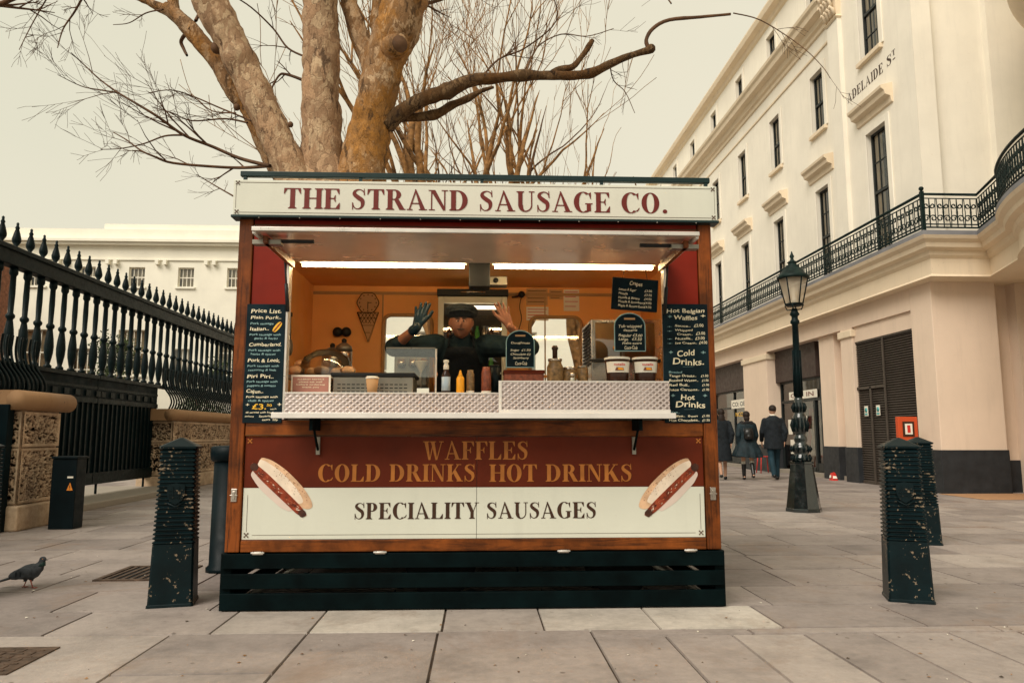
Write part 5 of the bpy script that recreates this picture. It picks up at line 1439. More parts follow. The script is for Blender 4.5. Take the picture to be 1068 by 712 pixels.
e = [(p1[0], BY-.036, p1[1]), (p3[0], BY-.036, p3[1]), (p2[0], BY-.036, p2[1]), (p1[0], BY-.036, p1[1])]; g.tube(e, .005, 5, 'sauce'); g.build('waffle_pattern', cn)
# twin steel tea urns and black kettle lamps
YU = KY+1.35
for pxc, lab, r_, zt_ in ((346, 'polished steel tea urn, the left and wider of the pair', .085, .42), (358, 'polished steel tea urn, slimmer, on the right of the pair', .07, .46)):
    x = at(pxc, 388, YU).x; z0 = at(pxc, 391, YU).z
    t = thing('tea_urn', lab, 'tea urn', (x, YU, 1.40), 0, 'tea urns')
    g = MB(); g.lathe([(r_, 0), (r_, zt_-.12), (r_*.96, zt_-.10)], 24, 'steel'); g.build('body', t, world=False)
    g = MB(); g.lathe([(r_*1.03, zt_-.10), (r_*.9, zt_-.06), (r_*.3, zt_-.03), (.012, zt_-.03)], 24, 'steel_d'); ld = g.build('lid', t, world=False)
    g = MB(); g.ball((0, 0, zt_-.015), .022, 'black', 10); g.build('knob', ld, world=False)
    g = MB(); g.box(-.012, .012, -r_-.05, -r_+.002, .05, .075, 'black'); g.build('tap', t, world=False)
t = thing('wall_gauge', 'black double dial gauge fixed above the steel tea urns', 'gauge', (at(357, 346, BY).x, BY-.05, at(357, 346, BY).z))
for k, pxc in enumerate((352, 361)):
    p = at(pxc, 346, BY-.05); T = Matrix.Translation(p) @ Matrix.Rotation(R(90), 4, 'X')
    g = MB(); g.lathe([(.04, -.04), (.045, 0), (.038, .02), (.01, .03)], 18, 'black'); g.build('dial', t, T=T)
g = MB(); g.tube([at(352, 346, BY-.04), at(361, 346, BY-.04)], .015, 8, 'black'); g.build('pipe', t)
# utensils hanging on the left inner wall
t = thing('hanging_utensils', 'row of dark cooking utensils hanging on the left inner wall', 'utensils', (XL+.06, KY+.8, 1.8))
g = MB(); g.box(XL+.046, XL+.07, KY+.5, KY+1.2, 2.02, 2.05, 'black'); g.build('rail', t)
for k in range(6):
    yy = KY+.55+k*.11; g = MB(); g.tube([(XL+.075, yy, 2.03), (XL+.08, yy, 1.80)], .009, 6, 'black'); g.ball((XL+.085, yy, 1.74+.02*(k % 2)), (.02, .045, .07), ['black', 'steel_d'][k % 2], 10); g.build('utensil', t)
# bread heap under film by the urns
t = thing('bread_tray', 'tray of bread buns under clear film at the left end of the bench', 'bread tray', (-1.15, KY+.75, WZ))
YT = KY+.70; a = px(303, 392, YT); b = px(343, 372, YT)
g = MB(); g.box(a[0], b[0]+.25, YT-.15, YT+.2, a[1]-.03, a[1], 'steel_d'); g.build('tray', t)
rb = random.Random(2)
for k in range(6):
    xx = a[0]+.05+(k % 5)*.095; zz = a[1]+.035+(k//5)*.055; yy = YT-.08+(k % 2)*.12
    g = MB(); g.ball((xx+.02*(k//5), yy, zz), (.058, .045, .034), 'bun', 12); g.build('bun', t)
g = MB(); g.lathe([(.20, 0), (.20, .05), (.16, .14), (.08, .19), (.01, .20)], 20, 'glass', c=((a[0]+b[0])/2+.12, YT, a[1]), sy=.8, caps=False); g.build('cover', t)
# glass cake guard
YS = KY+.30; a = px(400, 408, YS); b = px(455, 362, YS)
t = thing('glass_guard', 'curved clear glass guard with a steel edge left of the serving man', 'glass guard', (a[0], YS, WZ))
g = MB(); g.box(a[0], b[0], YS+.10, YS+.104, b[1]-.20, b[1], 'glass'); g.build('sheet', t)
g = MB(); g.box(b[0]-.012, b[0], YS+.09, YS+.115, WZ, b[1], 'alu_edge'); g.box(a[0], b[0]-.012, YS+.095, YS+.11, b[1], b[1]+.010, 'steel_d'); g.build('edge_trim', t)
# waffle batter bags / machine seen beyond the guard
t = thing('coffee_machine', 'steel and amber coffee machine seen through the glass guard', 'coffee machine', (at(425, 400, KY+1.2).x, KY+1.2, 1.40))
YM = KY+1.15; a = px(411, 392, YM); b = px(446, 362, YM)
g = MB(); g.box(a[0], b[0], YM, YM+.28, a[1]-.08, b[1]-.03, 'steel_d'); g.build('case', t, bevel=.01)
for k in range(3):
    x = a[0]+.06+k*.09; g = MB(); g.lathe([(.03, 0), (.035, -.05), (.02, -.07)], 12, 'steel', c=(x, YM-.03, b[1]-.10)); g.build('group_head', t)
g = MB(); g.ball(((a[0]+b[0])/2, YM+.14, b[1]-.02), (.14, .1, .06), 'jarfood', 14); g.build('bean_hopper', t)
g = MB(); g.lathe([(.008, 0), (.008, .12), (.055, .20), (.055, .21)], 14, 'paper', c=(at(439, 398, YM-.1).x, YM-.1, a[1]-.1)); g.build('filter_cone', t)
# steel oven on the right
YO = KY+.75; a = px(612, 432, YO); b = px(690, 333, YO)
t = thing('steel_oven', 'stainless steel counter oven with a dark vented side on the right', 'oven', ((a[0]+b[0])/2, YO, WZR))
zb = at(650, 374, YO).z
g = MB(); g.box(a[0]+.04, b[0], YO, YO+.5, WZR, b[1], 'steel'); ov_ = g.build('case', t, bevel=.008)
g = MB(); g.box(a[0]+.07, b[0]-.06, YO-.012, YO-.001, zb-.0, b[1]-.03, 'glass_shop'); g.box(a[0]+.07, b[0]-.06, YO-.003, YO-.0015, zb, b[1]-.03, 'interior_d'); g.build('oven_door', ov_)
g = MB()
for k in range(12): z = zb-.04+k*.027; g.box(a[0]+.030, a[0]+.038, YO+.03, YO+.4, z, z+.014, 'black')
g.build('side_vent', ov_)
g = MB(); g.box(a[0]+.04, b[0]-.02, YO-.03, YO-.002, zb-.028, zb-.006, 'black'); g.build('handle', ov_)
g = MB(); g.lathe([(.016, 0), (.016, .02)], 12, 'yellow'); g.build('switch', ov_, T=Matrix.Translation((a[0]+.22, YO-.012, zb+.08)) @ Matrix.Rotation(R(90), 4, 'X'))
# notices taped to the back wall, wall lamp with cable
for i, (x0, y0, x1, y1, m) in enumerate(((549, 301, 571, 318, 'card'), (573, 302, 587, 312, 'card'), (588, 302, 604, 324, 'paper'), (549, 320, 572, 334, 'paper'))):
    a = px(x0, y1, BY-.01); b = px(x1, y0, BY-.01)
    g = MB(); g.box(a[0], b[0], BY-.008, BY-.004, a[1], b[1], m)
    o = g.build('wall_notice'); tag(o, ['tan notice taped to the back wall, leftmost in the top row', 'small tan notice in the middle of the top row on the back wall', 'pale notice with a drooping corner above the right rear window', 'white notice taped just below the leftmost tan one'][i], 'notice', 'notices taped to the back wall')
    g = MB()
    for k in range(4): zz = b[1]-.02-k*(b[1]-a[1]-.02)/4; g.box(a[0]+.012, b[0]-.012-.02*(k % 2), BY-.0092, BY-.0086, zz-.006, zz, 'brown_ink' if m == 'card' else 'redcap')
    g.build('print', o)
t = thing('wall_lamp', 'small black round wall lamp with a trailing cable beside the fridge', 'wall lamp', at(544, 307, BY-.08))
g = MB(); g.ball(at(544, 307, BY-.08), .032, 'black', 14); g.build('shade', t)
g = MB(); g.tube([at(534, 310, BY-.04), at(540, 309, BY-.06), at(544, 307, BY-.08)], .008, 6, 'black'); g.build('arm', t)
g = MB(); g.tube(catmull([at(544, 309, BY-.06), at(542, 320, BY-.05), at(544, 332, BY-.05), at(541, 344, BY-.03)], 5), .004, 5, 'black'); g.build('cable', t)

# ================================================================== BOLLARDS
def bollard(label, x, y, rz, n=22, h=1.055, shield=True, group='ribbed square bollards'):
    t = thing('bollard', label, 'bollard', (x, y, 0), rz, group)
    wb, wt = .133, .108; hp = .385; top = h-.075
    hw = lambda z: wb+(wt-wb)*z/top
    g = MB()
    def sq(w_, z, ch=.012): return [(-w_+ch, -w_, z), (w_-ch, -w_, z), (w_, -w_+ch, z), (w_, w_-ch, z), (w_-ch, w_, z), (-w_+ch, w_, z), (-w_, w_-ch, z), (-w_, -w_+ch, z)]
    def stackup(lv, m):
        mb = MB(); vs = []
        for w_, z in lv: vs += sq(w_, z)
        mb.add(vs, [(i*8+k, i*8+(k+1) % 8, (i+1)*8+(k+1) % 8, (i+1)*8+k) for i in range(len(lv)-1) for k in range(8)]+[tuple(range(8))[::-1], tuple(range((len(lv)-1)*8, len(lv)*8))], m); return mb
    stackup([(wb+.006, 0), (wb+.004, .015), (hw(.02), .02), (hw(hp), hp)], 'bollard').build('plain_base', t, world=False)
    lv = [(hw(hp)-.010, hp-.001)]; p = (top-hp)/n
    for i in range(n):
        z = hp+i*p; a_ = hw(z)+.002
        lv += [(a_-.012, z), (a_, z+p*.22), (a_, z+p*.52), (a_-.012, z+p*.78)]
    lv.append((wt-.012, top))
    stackup(lv, 'bollard').build('ribbed_shaft', t, world=False)
    lvc = [(wt-.006, top), (wt+.008, top+.006), (wt+.010, top+.018), (wt, top+.024), (.012, h)]
    stackup(lvc, 'bollard').build('cap', t, world=False)
    if shield:
        zc = .70; yy = -hw(zc)-.010; pts = [(-.052, .055), (0, .068), (.052, .055), (.052, -.01), (.035, -.045), (0, -.070), (-.035, -.045), (-.052, -.01)]
        g = MB(); vs = [(x_, yy-.004-.0, zc+z_) for x_, z_ in pts]+[(x_, yy+.016, zc+z_) for x_, z_ in pts]
        m_ = len(pts); g.add(vs, [tuple(range(m_))[::-1]]+[(i, (i+1) % m_, (i+1) % m_+m_, i+m_) for i in range(m_)], 'bollard'); sh_ = g.build('crest_shield', t, world=False)
        g = MB()
        for x_ in (-.018, .018): g.box(x_-.003, x_+.003, yy-.009, yy-.004, zc-.03, zc+.045, 'bollard')
        for z_ in (-.02, .0, .022): g.box(-.042, .042, yy-.008, yy-.004, zc+z_-.003, zc+z_+.003, 'bollard')
        g.tube([(-.05, yy-.006, zc-.055), (0, yy-.008, zc-.082), (.05, yy-.006, zc-.055)], .005, 6, 'bollard'); g.build('crest_relief', sh_, world=False)
    return t
bollard('ribbed square bollard with chipped dark teal paint just left of the kiosk', -1.965, 5.08, R(13))
bollard('ribbed square bollard with a crest and many paint chips, nearest right of the kiosk', 2.835, 4.99, R(-20))
bollard('ribbed square bollard mostly hidden behind the front right one', 4.45, 7.48, R(-16), shield=False)
bollard('ribbed square bollard cut off by the left edge of the photo', -3.40, 5.28, R(-4))
# round green bollard beside the kiosk
t = thing('round_post', 'smooth round dark green post with a flat collar cap, half hidden by the kiosk', 'post', (-2.02, 6.25, 0))
g = MB(); g.lathe([(.150, 0), (.150, .03), (.128, .05), (.122, .86)], 26, 'bin_'); g.build('shaft', t, world=False)
g = MB(); g.lathe([(.125, .86), (.150, .875), (.155, .93), (.150, .975), (.135, .985), (.01, .99)], 26, 'bin_'); g.build('cap', t, world=False)
# electrical box with warning triangle
t = thing('service_cabinet', 'black waist-high service cabinet with an orange warning sticker by the gate', 'cabinet', (-4.78, 9.15, 0))
g = MB(); g.box(-4.94, -4.66, 9.0, 9.22, 0, .80, 'bin_'); g.build('body', t, bevel=.008)
g = MB(); g.box(-4.95, -4.65, 8.985, 9.235, .80, .83, 'bin_'); g.build('lid', t, bevel=.008)
g = MB(); g.prism([(-4.755, .44), (-4.685, .44), (-4.72, .53)], 8.993, 8.998, 'warn'); s_ = g.build('warning_triangle', t)
g = MB(); g.box(-4.755, -4.69, 8.994, 8.998, .58, .60, 'paper'); g.build('label', t)
g = MB(); g.box(-4.723, -4.717, 8.990, 8.9925, .468, .500, 'black'); g.box(-4.723, -4.717, 8.990, 8.9925, .452, .460, 'black'); g.build('exclamation_mark', s_)

# ================================================================== STREET LAMP
t = thing('street_lamp', 'ornate black cast iron lamp post with a glazed lantern on the right pavement', 'street lamp', (4.62, 10.66, 0), R(12))
def LT(prof, n, m, nm, par=None, rot=0, smooth=True):
    g = MB(); g.lathe(prof, n, m, rot=rot, smooth=smooth); return g.build(nm, par or t, world=False)
LT([(.248, 0), (.248, .04), (.238, .05), (.155, .66), (.165, .67), (.165, .70)], 8, 'lampiron', 'octagonal_base', rot=R(22.5), smooth=False)
orn = [(.15, .70), (.165, .73), (.15, .78), (.12, .80), (.14, .84), (.165, .88), (.14, .93), (.10, .96), (.115, 1.0), (.12, 1.04), (.09, 1.07), (.095, 1.10), (.125, 1.14), (.135, 1.20), (.115, 1.30), (.12, 1.34), (.10, 1.36), (.085, 1.40), (.10, 1.44), (.105, 1.50), (.08, 1.55), (.085, 1.58), (.065, 1.62)]
sh_ = LT([(r_*.78, z) for r_, z in orn], 20, 'lampiron', 'ornate_column')
g = MB()
for zc, rr, n_, hh in ((1.22, .100, 10, .10), (.75, .118, 12, .05), (1.47, .076, 10, .07), (.88, .122, 10, .05)):
    for k in range(n_):
        a = 2*math.pi*k/n_; c_, s_ = math.cos(a), math.sin(a)
        g.tube([(c_*rr, s_*rr, zc-hh), (c_*(rr+.018), s_*(rr+.018), zc), (c_*rr*.98, s_*rr*.98, zc+hh)], [.008, .017, .005], 6, 'iron')
g.build('leaf_relief', sh_, world=False)
LT([(.054, 1.62), (.050, 2.2), (.043, 2.68), (.065, 2.70), (.065, 2.73), (.045, 2.76), (.045, 2.80), (.07, 2.83), (.05, 2.87), (.035, 2.92)], 16, 'iron', 'shaft')
g = MB()
for k in range(8):
    a = 2*math.pi*k/8; c_, s_ = math.cos(a), math.sin(a); g.tube([(c_*.060, s_*.060, 1.63), (c_*.054, s_*.054, 2.3)], .008, 5, 'iron')
g.build('fluting', t, world=False)
lan = LT([(.11, 2.955), (.13, 2.97), (.13, 2.99)], 8, 'iron', 'lantern', rot=R(22.5), smooth=False)
g = MB()
for k in range(4):
    a = 2*math.pi*k/4+R(45); c_, s_ = math.cos(a), math.sin(a)
    g.tube([(c_*.035, s_*.035, 2.90), (c_*.10, s_*.10, 2.90), (c_*.13, s_*.13, 2.97)], .009, 6, 'iron')
for k in range(6):
    a = 2*math.pi*k/6+R(30); c_, s_ = math.cos(a), math.sin(a); g.tube([(c_*.12, s_*.12, 2.98), (c_*.205, s_*.205, 3.36)], .010, 6, 'iron')
g.build('lantern_frame', lan, world=False)
LT([(.115, 2.985), (.198, 3.36)], 6, 'glass_lamp', 'lantern_glass', lan, R(30), False)
LT([(.03, 2.99), (.035, 3.05), (.025, 3.10), (.035, 3.22), (.02, 3.26)], 12, 'paper', 'bulb', lan)
LT([(.225, 3.36), (.232, 3.39), (.19, 3.42), (.14, 3.50), (.09, 3.535), (.095, 3.56), (.06, 3.57), (.06, 3.60), (.075, 3.61), (.03, 3.64), (.02, 3.67), (.035, 3.70), (.02, 3.73), (.004, 3.78)], 18, 'balc', 'lantern_roof', lan)
# under the kiosk: unseen board added to block light behind the skirt gaps
g = MB(); g.box(XL+.02, XR_-.02, KY+2.05, KY+2.08, .01, .345, 'skirt'); part(g, 'gap_light_block')

# ================================================================== TREES
XLIM = [99]
def branch(mb, p, d, length, r, depth, rg, m, spread=.5, up=.15, kids=3, n=5, wob=.12, minr=.0035, droop=0):
    "recursive limb; returns nothing, adds tapered wobbling tubes"
    if p[0]+.45*length*d[0] > XLIM[0]: return      # boughs on the terrace side have been pruned back
    steps = max(3, int(length/.28)) if depth > 0 else max(3, int(length/.2))
    pts = [Vector(p)]; dirs = [Vector(d).normalized()]
    for i in range(steps):
        dd = dirs[-1]+Vector((rg.gauss(0, wob), rg.gauss(0, wob), rg.gauss(0, wob)+up*.15-droop*.1))
        dd.normalize(); dirs.append(dd); pts.append(pts[-1]+dd*length/steps)
    rad = [max(minr, r*(1-i/(steps+.6))**.75) for i in range(steps+1)]
    mb.tube(pts, rad, n if r > .02 else (4 if r > .008 else 3), m, caps=False)
    if depth <= 0: return
    nk = kids if depth > 1 else kids+1
    for k in range(nk):
        t_ = rg.uniform(.25, .98); i = min(steps-1, int(t_*steps)); q = pts[i].lerp(pts[i+1], t_*steps-i) if i+1 < len(pts) else pts[i]
        base = dirs[i]; ax = base.orthogonal().normalized(); ax.rotate(Matrix.Rotation(rg.uniform(0, 6.283), 3, base))
        nd = (base*math.cos(spread*rg.uniform(.6, 1.3))+ax*math.sin(spread*rg.uniform(.6, 1.3))+Vector((0,0,up))).normalized()
        branch(mb, q, nd, length*rg.uniform(.45, .75), rad[i]*.62, depth-1, rg, m, spread, up, kids, n, wob, minr, droop)

TY = 9.0
pt = thing('plane_tree', 'large many-stemmed plane tree with mottled bark right behind the kiosk', 'tree', (-1.85, TY, 0))
def A(px_, py_, Y=TY): return at(px_, py_, Y)
def rpx(w_, Y=TY): return w_/FOC*Y/2
def stem(mb, P, m, n=26, k=12, bumpy=.05, seed=0):
    "P: (px, py, width px, Y)"
    q = catmull([(*A(p[0], p[1], p[3]), rpx(p[2], p[3])) if False else Vector((A(p[0], p[1], p[3]).x, A(p[0], p[1], p[3]).y, A(p[0], p[1], p[3]).z, rpx(p[2], p[3]))) for p in P], k)
    pts = [Vector(v[:3]) for v in q]; rad = [v[3]*(1+bumpy*noise.noise(Vector((i*.37, seed, 0)))*2) for i, v in enumerate(q)]
    o_ = len(mb.v); mb.tube(pts, rad, n, m)
    for i in range(o_, len(mb.v)):      # knobbly skin
        v = Vector(mb.v[i]); j = min(len(pts)-1, (i-o_)//n); c = pts[j]; dv = v-c
        mb.v[i] = tuple(c+dv*(1+.12*noise.noise(v*2.6+Vector((seed, 0, 0)))+.10*noise.noise(v*7)+.07*noise.noise(v*15)))
    return pts, rad
g = MB()
# buttressed bole, hidden behind the kiosk but real
bole = [(-1.85, TY, 0, .95), (-1.85, TY, .4, .80), (-1.85, TY, 1.5, .70), (-1.82, TY, 2.6, .70), (-1.82, TY, 3.4, .72), (-1.84, TY, 3.95, .62)]
g.loft([(x, y, z, r_*1.0, r_*.8) for x, y, z, r_ in bole], 'bark', 28)
stem(g, [(345, 215, 60, 9), (338, 165, 46, 9), (335, 110, 40, 8.95), (335, 40, 38, 8.9), (333, -30, 37, 8.8), (331, -140, 34, 8.6), (326, -300, 26, 8.3)], 'bark', seed=1)
stem(g, [(315, 210, 50, 8.95), (300, 168, 36, 8.9), (276, 118, 35, 8.85), (246, 52, 35, 8.8), (218, -2, 37, 8.7), (180, -90, 34, 8.5), (140, -220, 26, 8.2)], 'bark', seed=2)
stem(g, [(372, 214, 62, 8.95), (384, 145, 44, 8.9), (397, 84, 43, 8.8), (418, 20, 46, 8.7), (436, -40, 42, 8.6), (470, -170, 34, 8.3), (500, -320, 22, 8)], 'bark_moss', seed=3)
tk = g.build('trunk', pt)
g = MB()
stem(g, [(300, 190, 24, 9.15), (278, 158, 17, 9.2), (262, 118, 18, 9.2), (246, 98, 20, 9.2), (228, 68, 17, 9.2), (213, 48, 19, 9.2), (190, 22, 17, 9.2), (172, 8, 13, 9.2)], 'bark_moss', 12, seed=4)
g.build('leaning_limb', pt)
g = MB()
stem(g, [(182, 16, 13, 9.2), (180, -20, 12, 9.2), (186, -120, 9, 9.1)], 'bark_moss', 10, seed=5)
stem(g, [(176, 12, 11, 9.2), (155, 2, 9, 9.2), (130, -12, 8, 9.2), (90, -50, 6, 9.1)], 'bark_moss', 10, seed=6)
g.build('upper_limb', pt)
g = MB(); stem(g, [(392, 80, 26, 8.95), (382, 52, 21, 9), (370, 20, 19, 9), (361, -10, 17, 9), (350, -90, 13, 9)], 'bark_moss', 12, seed=7); g.build('fork_limb', pt)
g = MB(); stem(g, [(398, 48, 17, 9.1), (392, 20, 12, 9.1), (397, -30, 10, 9.1)], 'bark_moss', 10, seed=8); g.build('fork_limb', pt)
# sawn stub with a dark heart
g = MB(); c0 = A(404, 54, 8.72); c1_ = A(417, 46, 8.42); g.tube([c0, c0.lerp(c1_, .6), c1_], [.17, .15, .125], 16, 'bark_moss')
dd = (c1_-c0).normalized(); g.tube([c1_, c1_+dd*.004], [.10, .10], 16, 'bark_dark'); g.build('sawn_stub', pt)
g = MB(); c0 = A(276, 166, 8.75)
for px_, py_, r_ in ((226, 50, .07), (247, 112, .04), (303, 130, .035)): g.ball(A(px_, py_, 8.78), (r_, r_, r_*1.1), 'bark_dark', 10)
g.build('branch_knot', pt)
# the long right branch, its lower companion and its thin arch
g = MB()
stem(g, [(402, 130, 22, 8.85), (420, 116, 16, 8.8), (440, 104, 17, 8.75), (457, 98, 17, 8.7), (470, 94, 17, 8.7), (491, 84, 14, 8.6), (515, 82, 12.5, 8.6), (542, 79, 12, 8.5), (570, 79, 11, 8.5), (599, 79, 10, 8.4), (618, 76, 10, 8.4), (636, 67, 9, 8.3), (655, 59, 7.5, 8.3), (678, 52, 9, 8.2)], 'bark_limb', 12, 4, .10, seed=9)
g.ball(A(679, 51, 8.2), .055, 'bark_limb', 10)
stem(g, [(677, 52, 5, 8.2), (674, 42, 4.5, 8.2), (681, 30, 4.5, 8.2), (698, 21, 4, 8.15), (730, 18, 3.6, 8.1), (762, 15, 3, 8.1)], 'bark_dark', 8, 4, seed=10)
g.build('spreading_branch', pt)
g = MB()
stem(g, [(410, 124, 12, 8.9), (424, 123, 9, 8.9), (447, 121, 11, 8.9), (460, 117, 10, 8.9), (471, 110, 9, 8.9), (488, 103, 8, 8.9), (502, 95, 5, 8.9), (515, 91, 3, 8.9)], 'bark_limb', 10, 4, .1, seed=11)
g.build('side_branch', pt)
g = MB()
stem(g, [(575, 78, 8, 8.45), (583, 73, 8, 8.5), (597, 70, 7.5, 8.5), (606, 60, 6, 8.5), (612, 52, 6, 8.5), (618, 42, 5, 8.5)], 'bark_limb', 10, 4, .12, seed=12)
g.build('side_branch', pt)
rg = random.Random(11)
def twig(mb, P, w0, w1, m='bark_dark', Y=8.8, kids=5, klen=.5, depth=1, n=5, spread=.6, up=.05):
    q = catmull([A(p[0], p[1], Y+.25*math.sin(i)) for i, p in enumerate(P)], 5)
    rad = [rpx(w0+(w1-w0)*i/(len(q)-1), Y) for i in range(len(q))]
    mb.tube(q, rad, n, m, caps=False)
    for k in range(kids):
        i = rg.randrange(2, len(q)-1); base = (q[i]-q[i-1]).normalized(); ax = base.orthogonal(); ax.rotate(Matrix.Rotation(rg.uniform(0, 6.28), 3, base))
        nd = (base*math.cos(spread)+ax.normalized()*math.sin(spread)+Vector((0, 0, up))).normalized()
        branch(mb, q[i], nd, klen*rg.uniform(.5, 1.3), rad[i]*.6, depth, rg, m, .55, up, 3, 4, .10, .0022)
g = MB()
twig(g, [(281, 173), (250, 165), (222, 153), (192, 141), (165, 122), (142, 108), (122, 96), (103, 82), (88, 68), (74, 55)], 4.5, 1, kids=9, klen=.7, depth=2)
twig(g, [(282, 173), (255, 175), (225, 174), (180, 170), (160, 163), (147, 157), (132, 146), (118, 138)], 4, 1, kids=8, klen=.6, depth=2)
twig(g, [(192, 141), (172, 142), (150, 150), (126, 155), (105, 156)], 2.4, .8, kids=4, klen=.4)
twig(g, [(124, 97), (105, 94), (85, 90), (60, 78)], 2, .7, kids=3, klen=.35)
twig(g, [(258, 128), (235, 124), (200, 126), (180, 118), (160, 112)], 2.4, .8, kids=6, klen=.5)
twig(g, [(262, 126), (228, 112), (200, 100), (178, 94), (155, 97)], 2.2, .8, kids=6, klen=.5)
twig(g, [(246, 118), (222, 116), (205, 104), (190, 96)], 1.8, .7, kids=4, klen=.4)
twig(g, [(246, 206), (225, 194), (205, 182)], 2, .9, kids=3, klen=.4)
twig(g, [(90, -10), (78, 12), (66, 30), (60, 50)], 3, 1, kids=6, klen=.4, depth=2)
twig(g, [(-30, 20), (-8, 8), (20, -4), (50, -20)], 7, 4, kids=2)
twig(g, [(60, -20), (45, 5), (32, 28), (20, 52)], 2, .8, kids=6, klen=.35)
twig(g, [(199, 30), (189, 42), (192, 52), (195, 58)], 5, 3, kids=0, Y=9.1)
twig(g, [(170, 10), (152, 14), (135, 24), (118, 26)], 2, .7, kids=4, klen=.3)
twig(g, [(204, 22), (212, 5), (222, -20)], 4, 2, kids=4, klen=.5)
twig(g, [(765, 14), (790, 20), (815, 34), (840, 52), (858, 70), (866, 82)], 1.6, .7, Y=8.1, kids=5, klen=.3)
twig(g, [(700, 4), (690, -10)], 2, 1, kids=3, klen=.4); twig(g, [(430, 8), (470, -4), (520, -30)], 5, 2, kids=6, klen=.8, depth=2)
twig(g, [(636, 67), (640, 84), (652, 96), (662, 118)], 1.6, .7, Y=8.4, kids=4, klen=.3)
twig(g, [(500, 84), (520, 62), (548, 50), (580, 22), (575, -10)], 2.6, 1.2, kids=7, klen=.5)
twig(g, [(548, 78), (560, 50), (585, 36), (612, 38), (640, 30)], 2, .8, kids=6, klen=.4)
twig(g, [(320, 60), (300, 50), (285, 30), (262, 8), (240, -6)], 2.6, 1.4, Y=9.3, kids=6, klen=.5)
twig(g, [(322, 86), (300, 78), (290, 80), (278, 104)], 4, 1.6, Y=9.4, kids=4, klen=.4)
g.build('twigs', pt)

def bare_tree(label, x, y, rg, r0, h0, limbs, mat='bark_far', length=4.6, lean=0, kids=2):
    t = thing('bare_tree', label, 'tree', (x, y, 0), 0, 'bare winter trees behind the kiosk')
    g = MB(); pts = [(x, y, -.05), (x+lean*.3, y, h0*.5), (x+lean, y, h0)]
    g.tube(catmull(pts, 5), [r0*(1.25-.35*i/10) for i in range(11)], 12, mat); g.build('trunk', t)
    g = MB(); top = Vector((x+lean, y, h0-.1))
    for k in range(limbs):
        a = 2*math.pi*k/limbs+rg.uniform(-.3, .3); e = rg.uniform(.25, .72)
        d_ = Vector((math.cos(a)*e, math.sin(a)*e*.7, 1)).normalized()
        branch(g, top-Vector((0, 0, rg.uniform(0, h0*.3))), d_, length*rg.uniform(.8, 1.15), r0*rg.uniform(.5, .85), 4, rg, mat, .46, .24, kids, 6, .10, .006)
    g.build('crown', t); return t
XLIM[0] = 3.3
bare_tree('bare tree with golden upswept boughs directly behind the middle of the sign', -.55, 14.5, random.Random(21), .22, 3.4, 7, length=6.0, lean=-.3, kids=3)
bare_tree('slender bare tree with dark fine twigs to the right of the big trunk', .7, 17.0, random.Random(8), .20, 3.2, 6, length=6.4)
bare_tree('bare tree with long bare shoots furthest right above the sign', 2.95, 18.0, random.Random(33), .20, 3.0, 7, length=5.6, lean=-.35)
bare_tree('bare tree half hidden behind the big mottled trunk', -3.5, 16.0, random.Random(5), .17, 4.2, 4, 'bark_far', length=5, lean=.5)
bare_tree('distant dark bare tree between the sign and the terrace', .5, 25.0, random.Random(61), .24, 4.5, 6, 'bark_dark', length=7.5)

XLIM[0] = 99
# evergreen shrubs behind the railings
def shrub(label, x, y, h, w_, seed):
    t = thing('evergreen_shrub', label, 'shrub', (x, y, 0), 0, 'evergreens behind the railings'); r_ = random.Random(seed)
    g = MB(); g.tube([(x, y, 0), (x+.05, y, h*.7)], [.08, .03], 8, 'bark_dark')
    for k in range(7): a = r_.uniform(0, 6.28); z = h*r_.uniform(.2, .5); g.tube([(x, y, z), (x+math.cos(a)*w_*.4, y+math.sin(a)*w_*.4, z+h*.3)], [.03, .01], 5, 'bark_dark')
    g.build('stem', t)
    g = MB(); cl = [Vector((r_.gauss(0, w_*.25), r_.gauss(0, w_*.25), h*r_.uniform(.25, .95))) for _ in range(26)]
    for i in range(5200):
        c = r_.choice(cl); p = c+Vector((r_.gauss(0, .17), r_.gauss(0, .17), r_.gauss(0, .17)))+Vector((x, y, 0)); s_ = r_.uniform(.03, .06)
        a = Vector((r_.gauss(0, 1), r_.gauss(0, 1), r_.gauss(0, 1))).normalized(); b_ = a.orthogonal().normalized()
        g.add([p-a*s_, p+b_*s_*.45, p+a*s_, p-b_*s_*.45], [(0,1,2,3)], 'leafy')
    g.build('foliage', t)
shrub('dark evergreen shrub behind the middle balusters of the railing', -11.0, 22.5, 4.0, 1.5, 4)
shrub('small evergreen shrub behind the railing near the kiosk', -8.6, 24.0, 3.4, 1.2, 9)

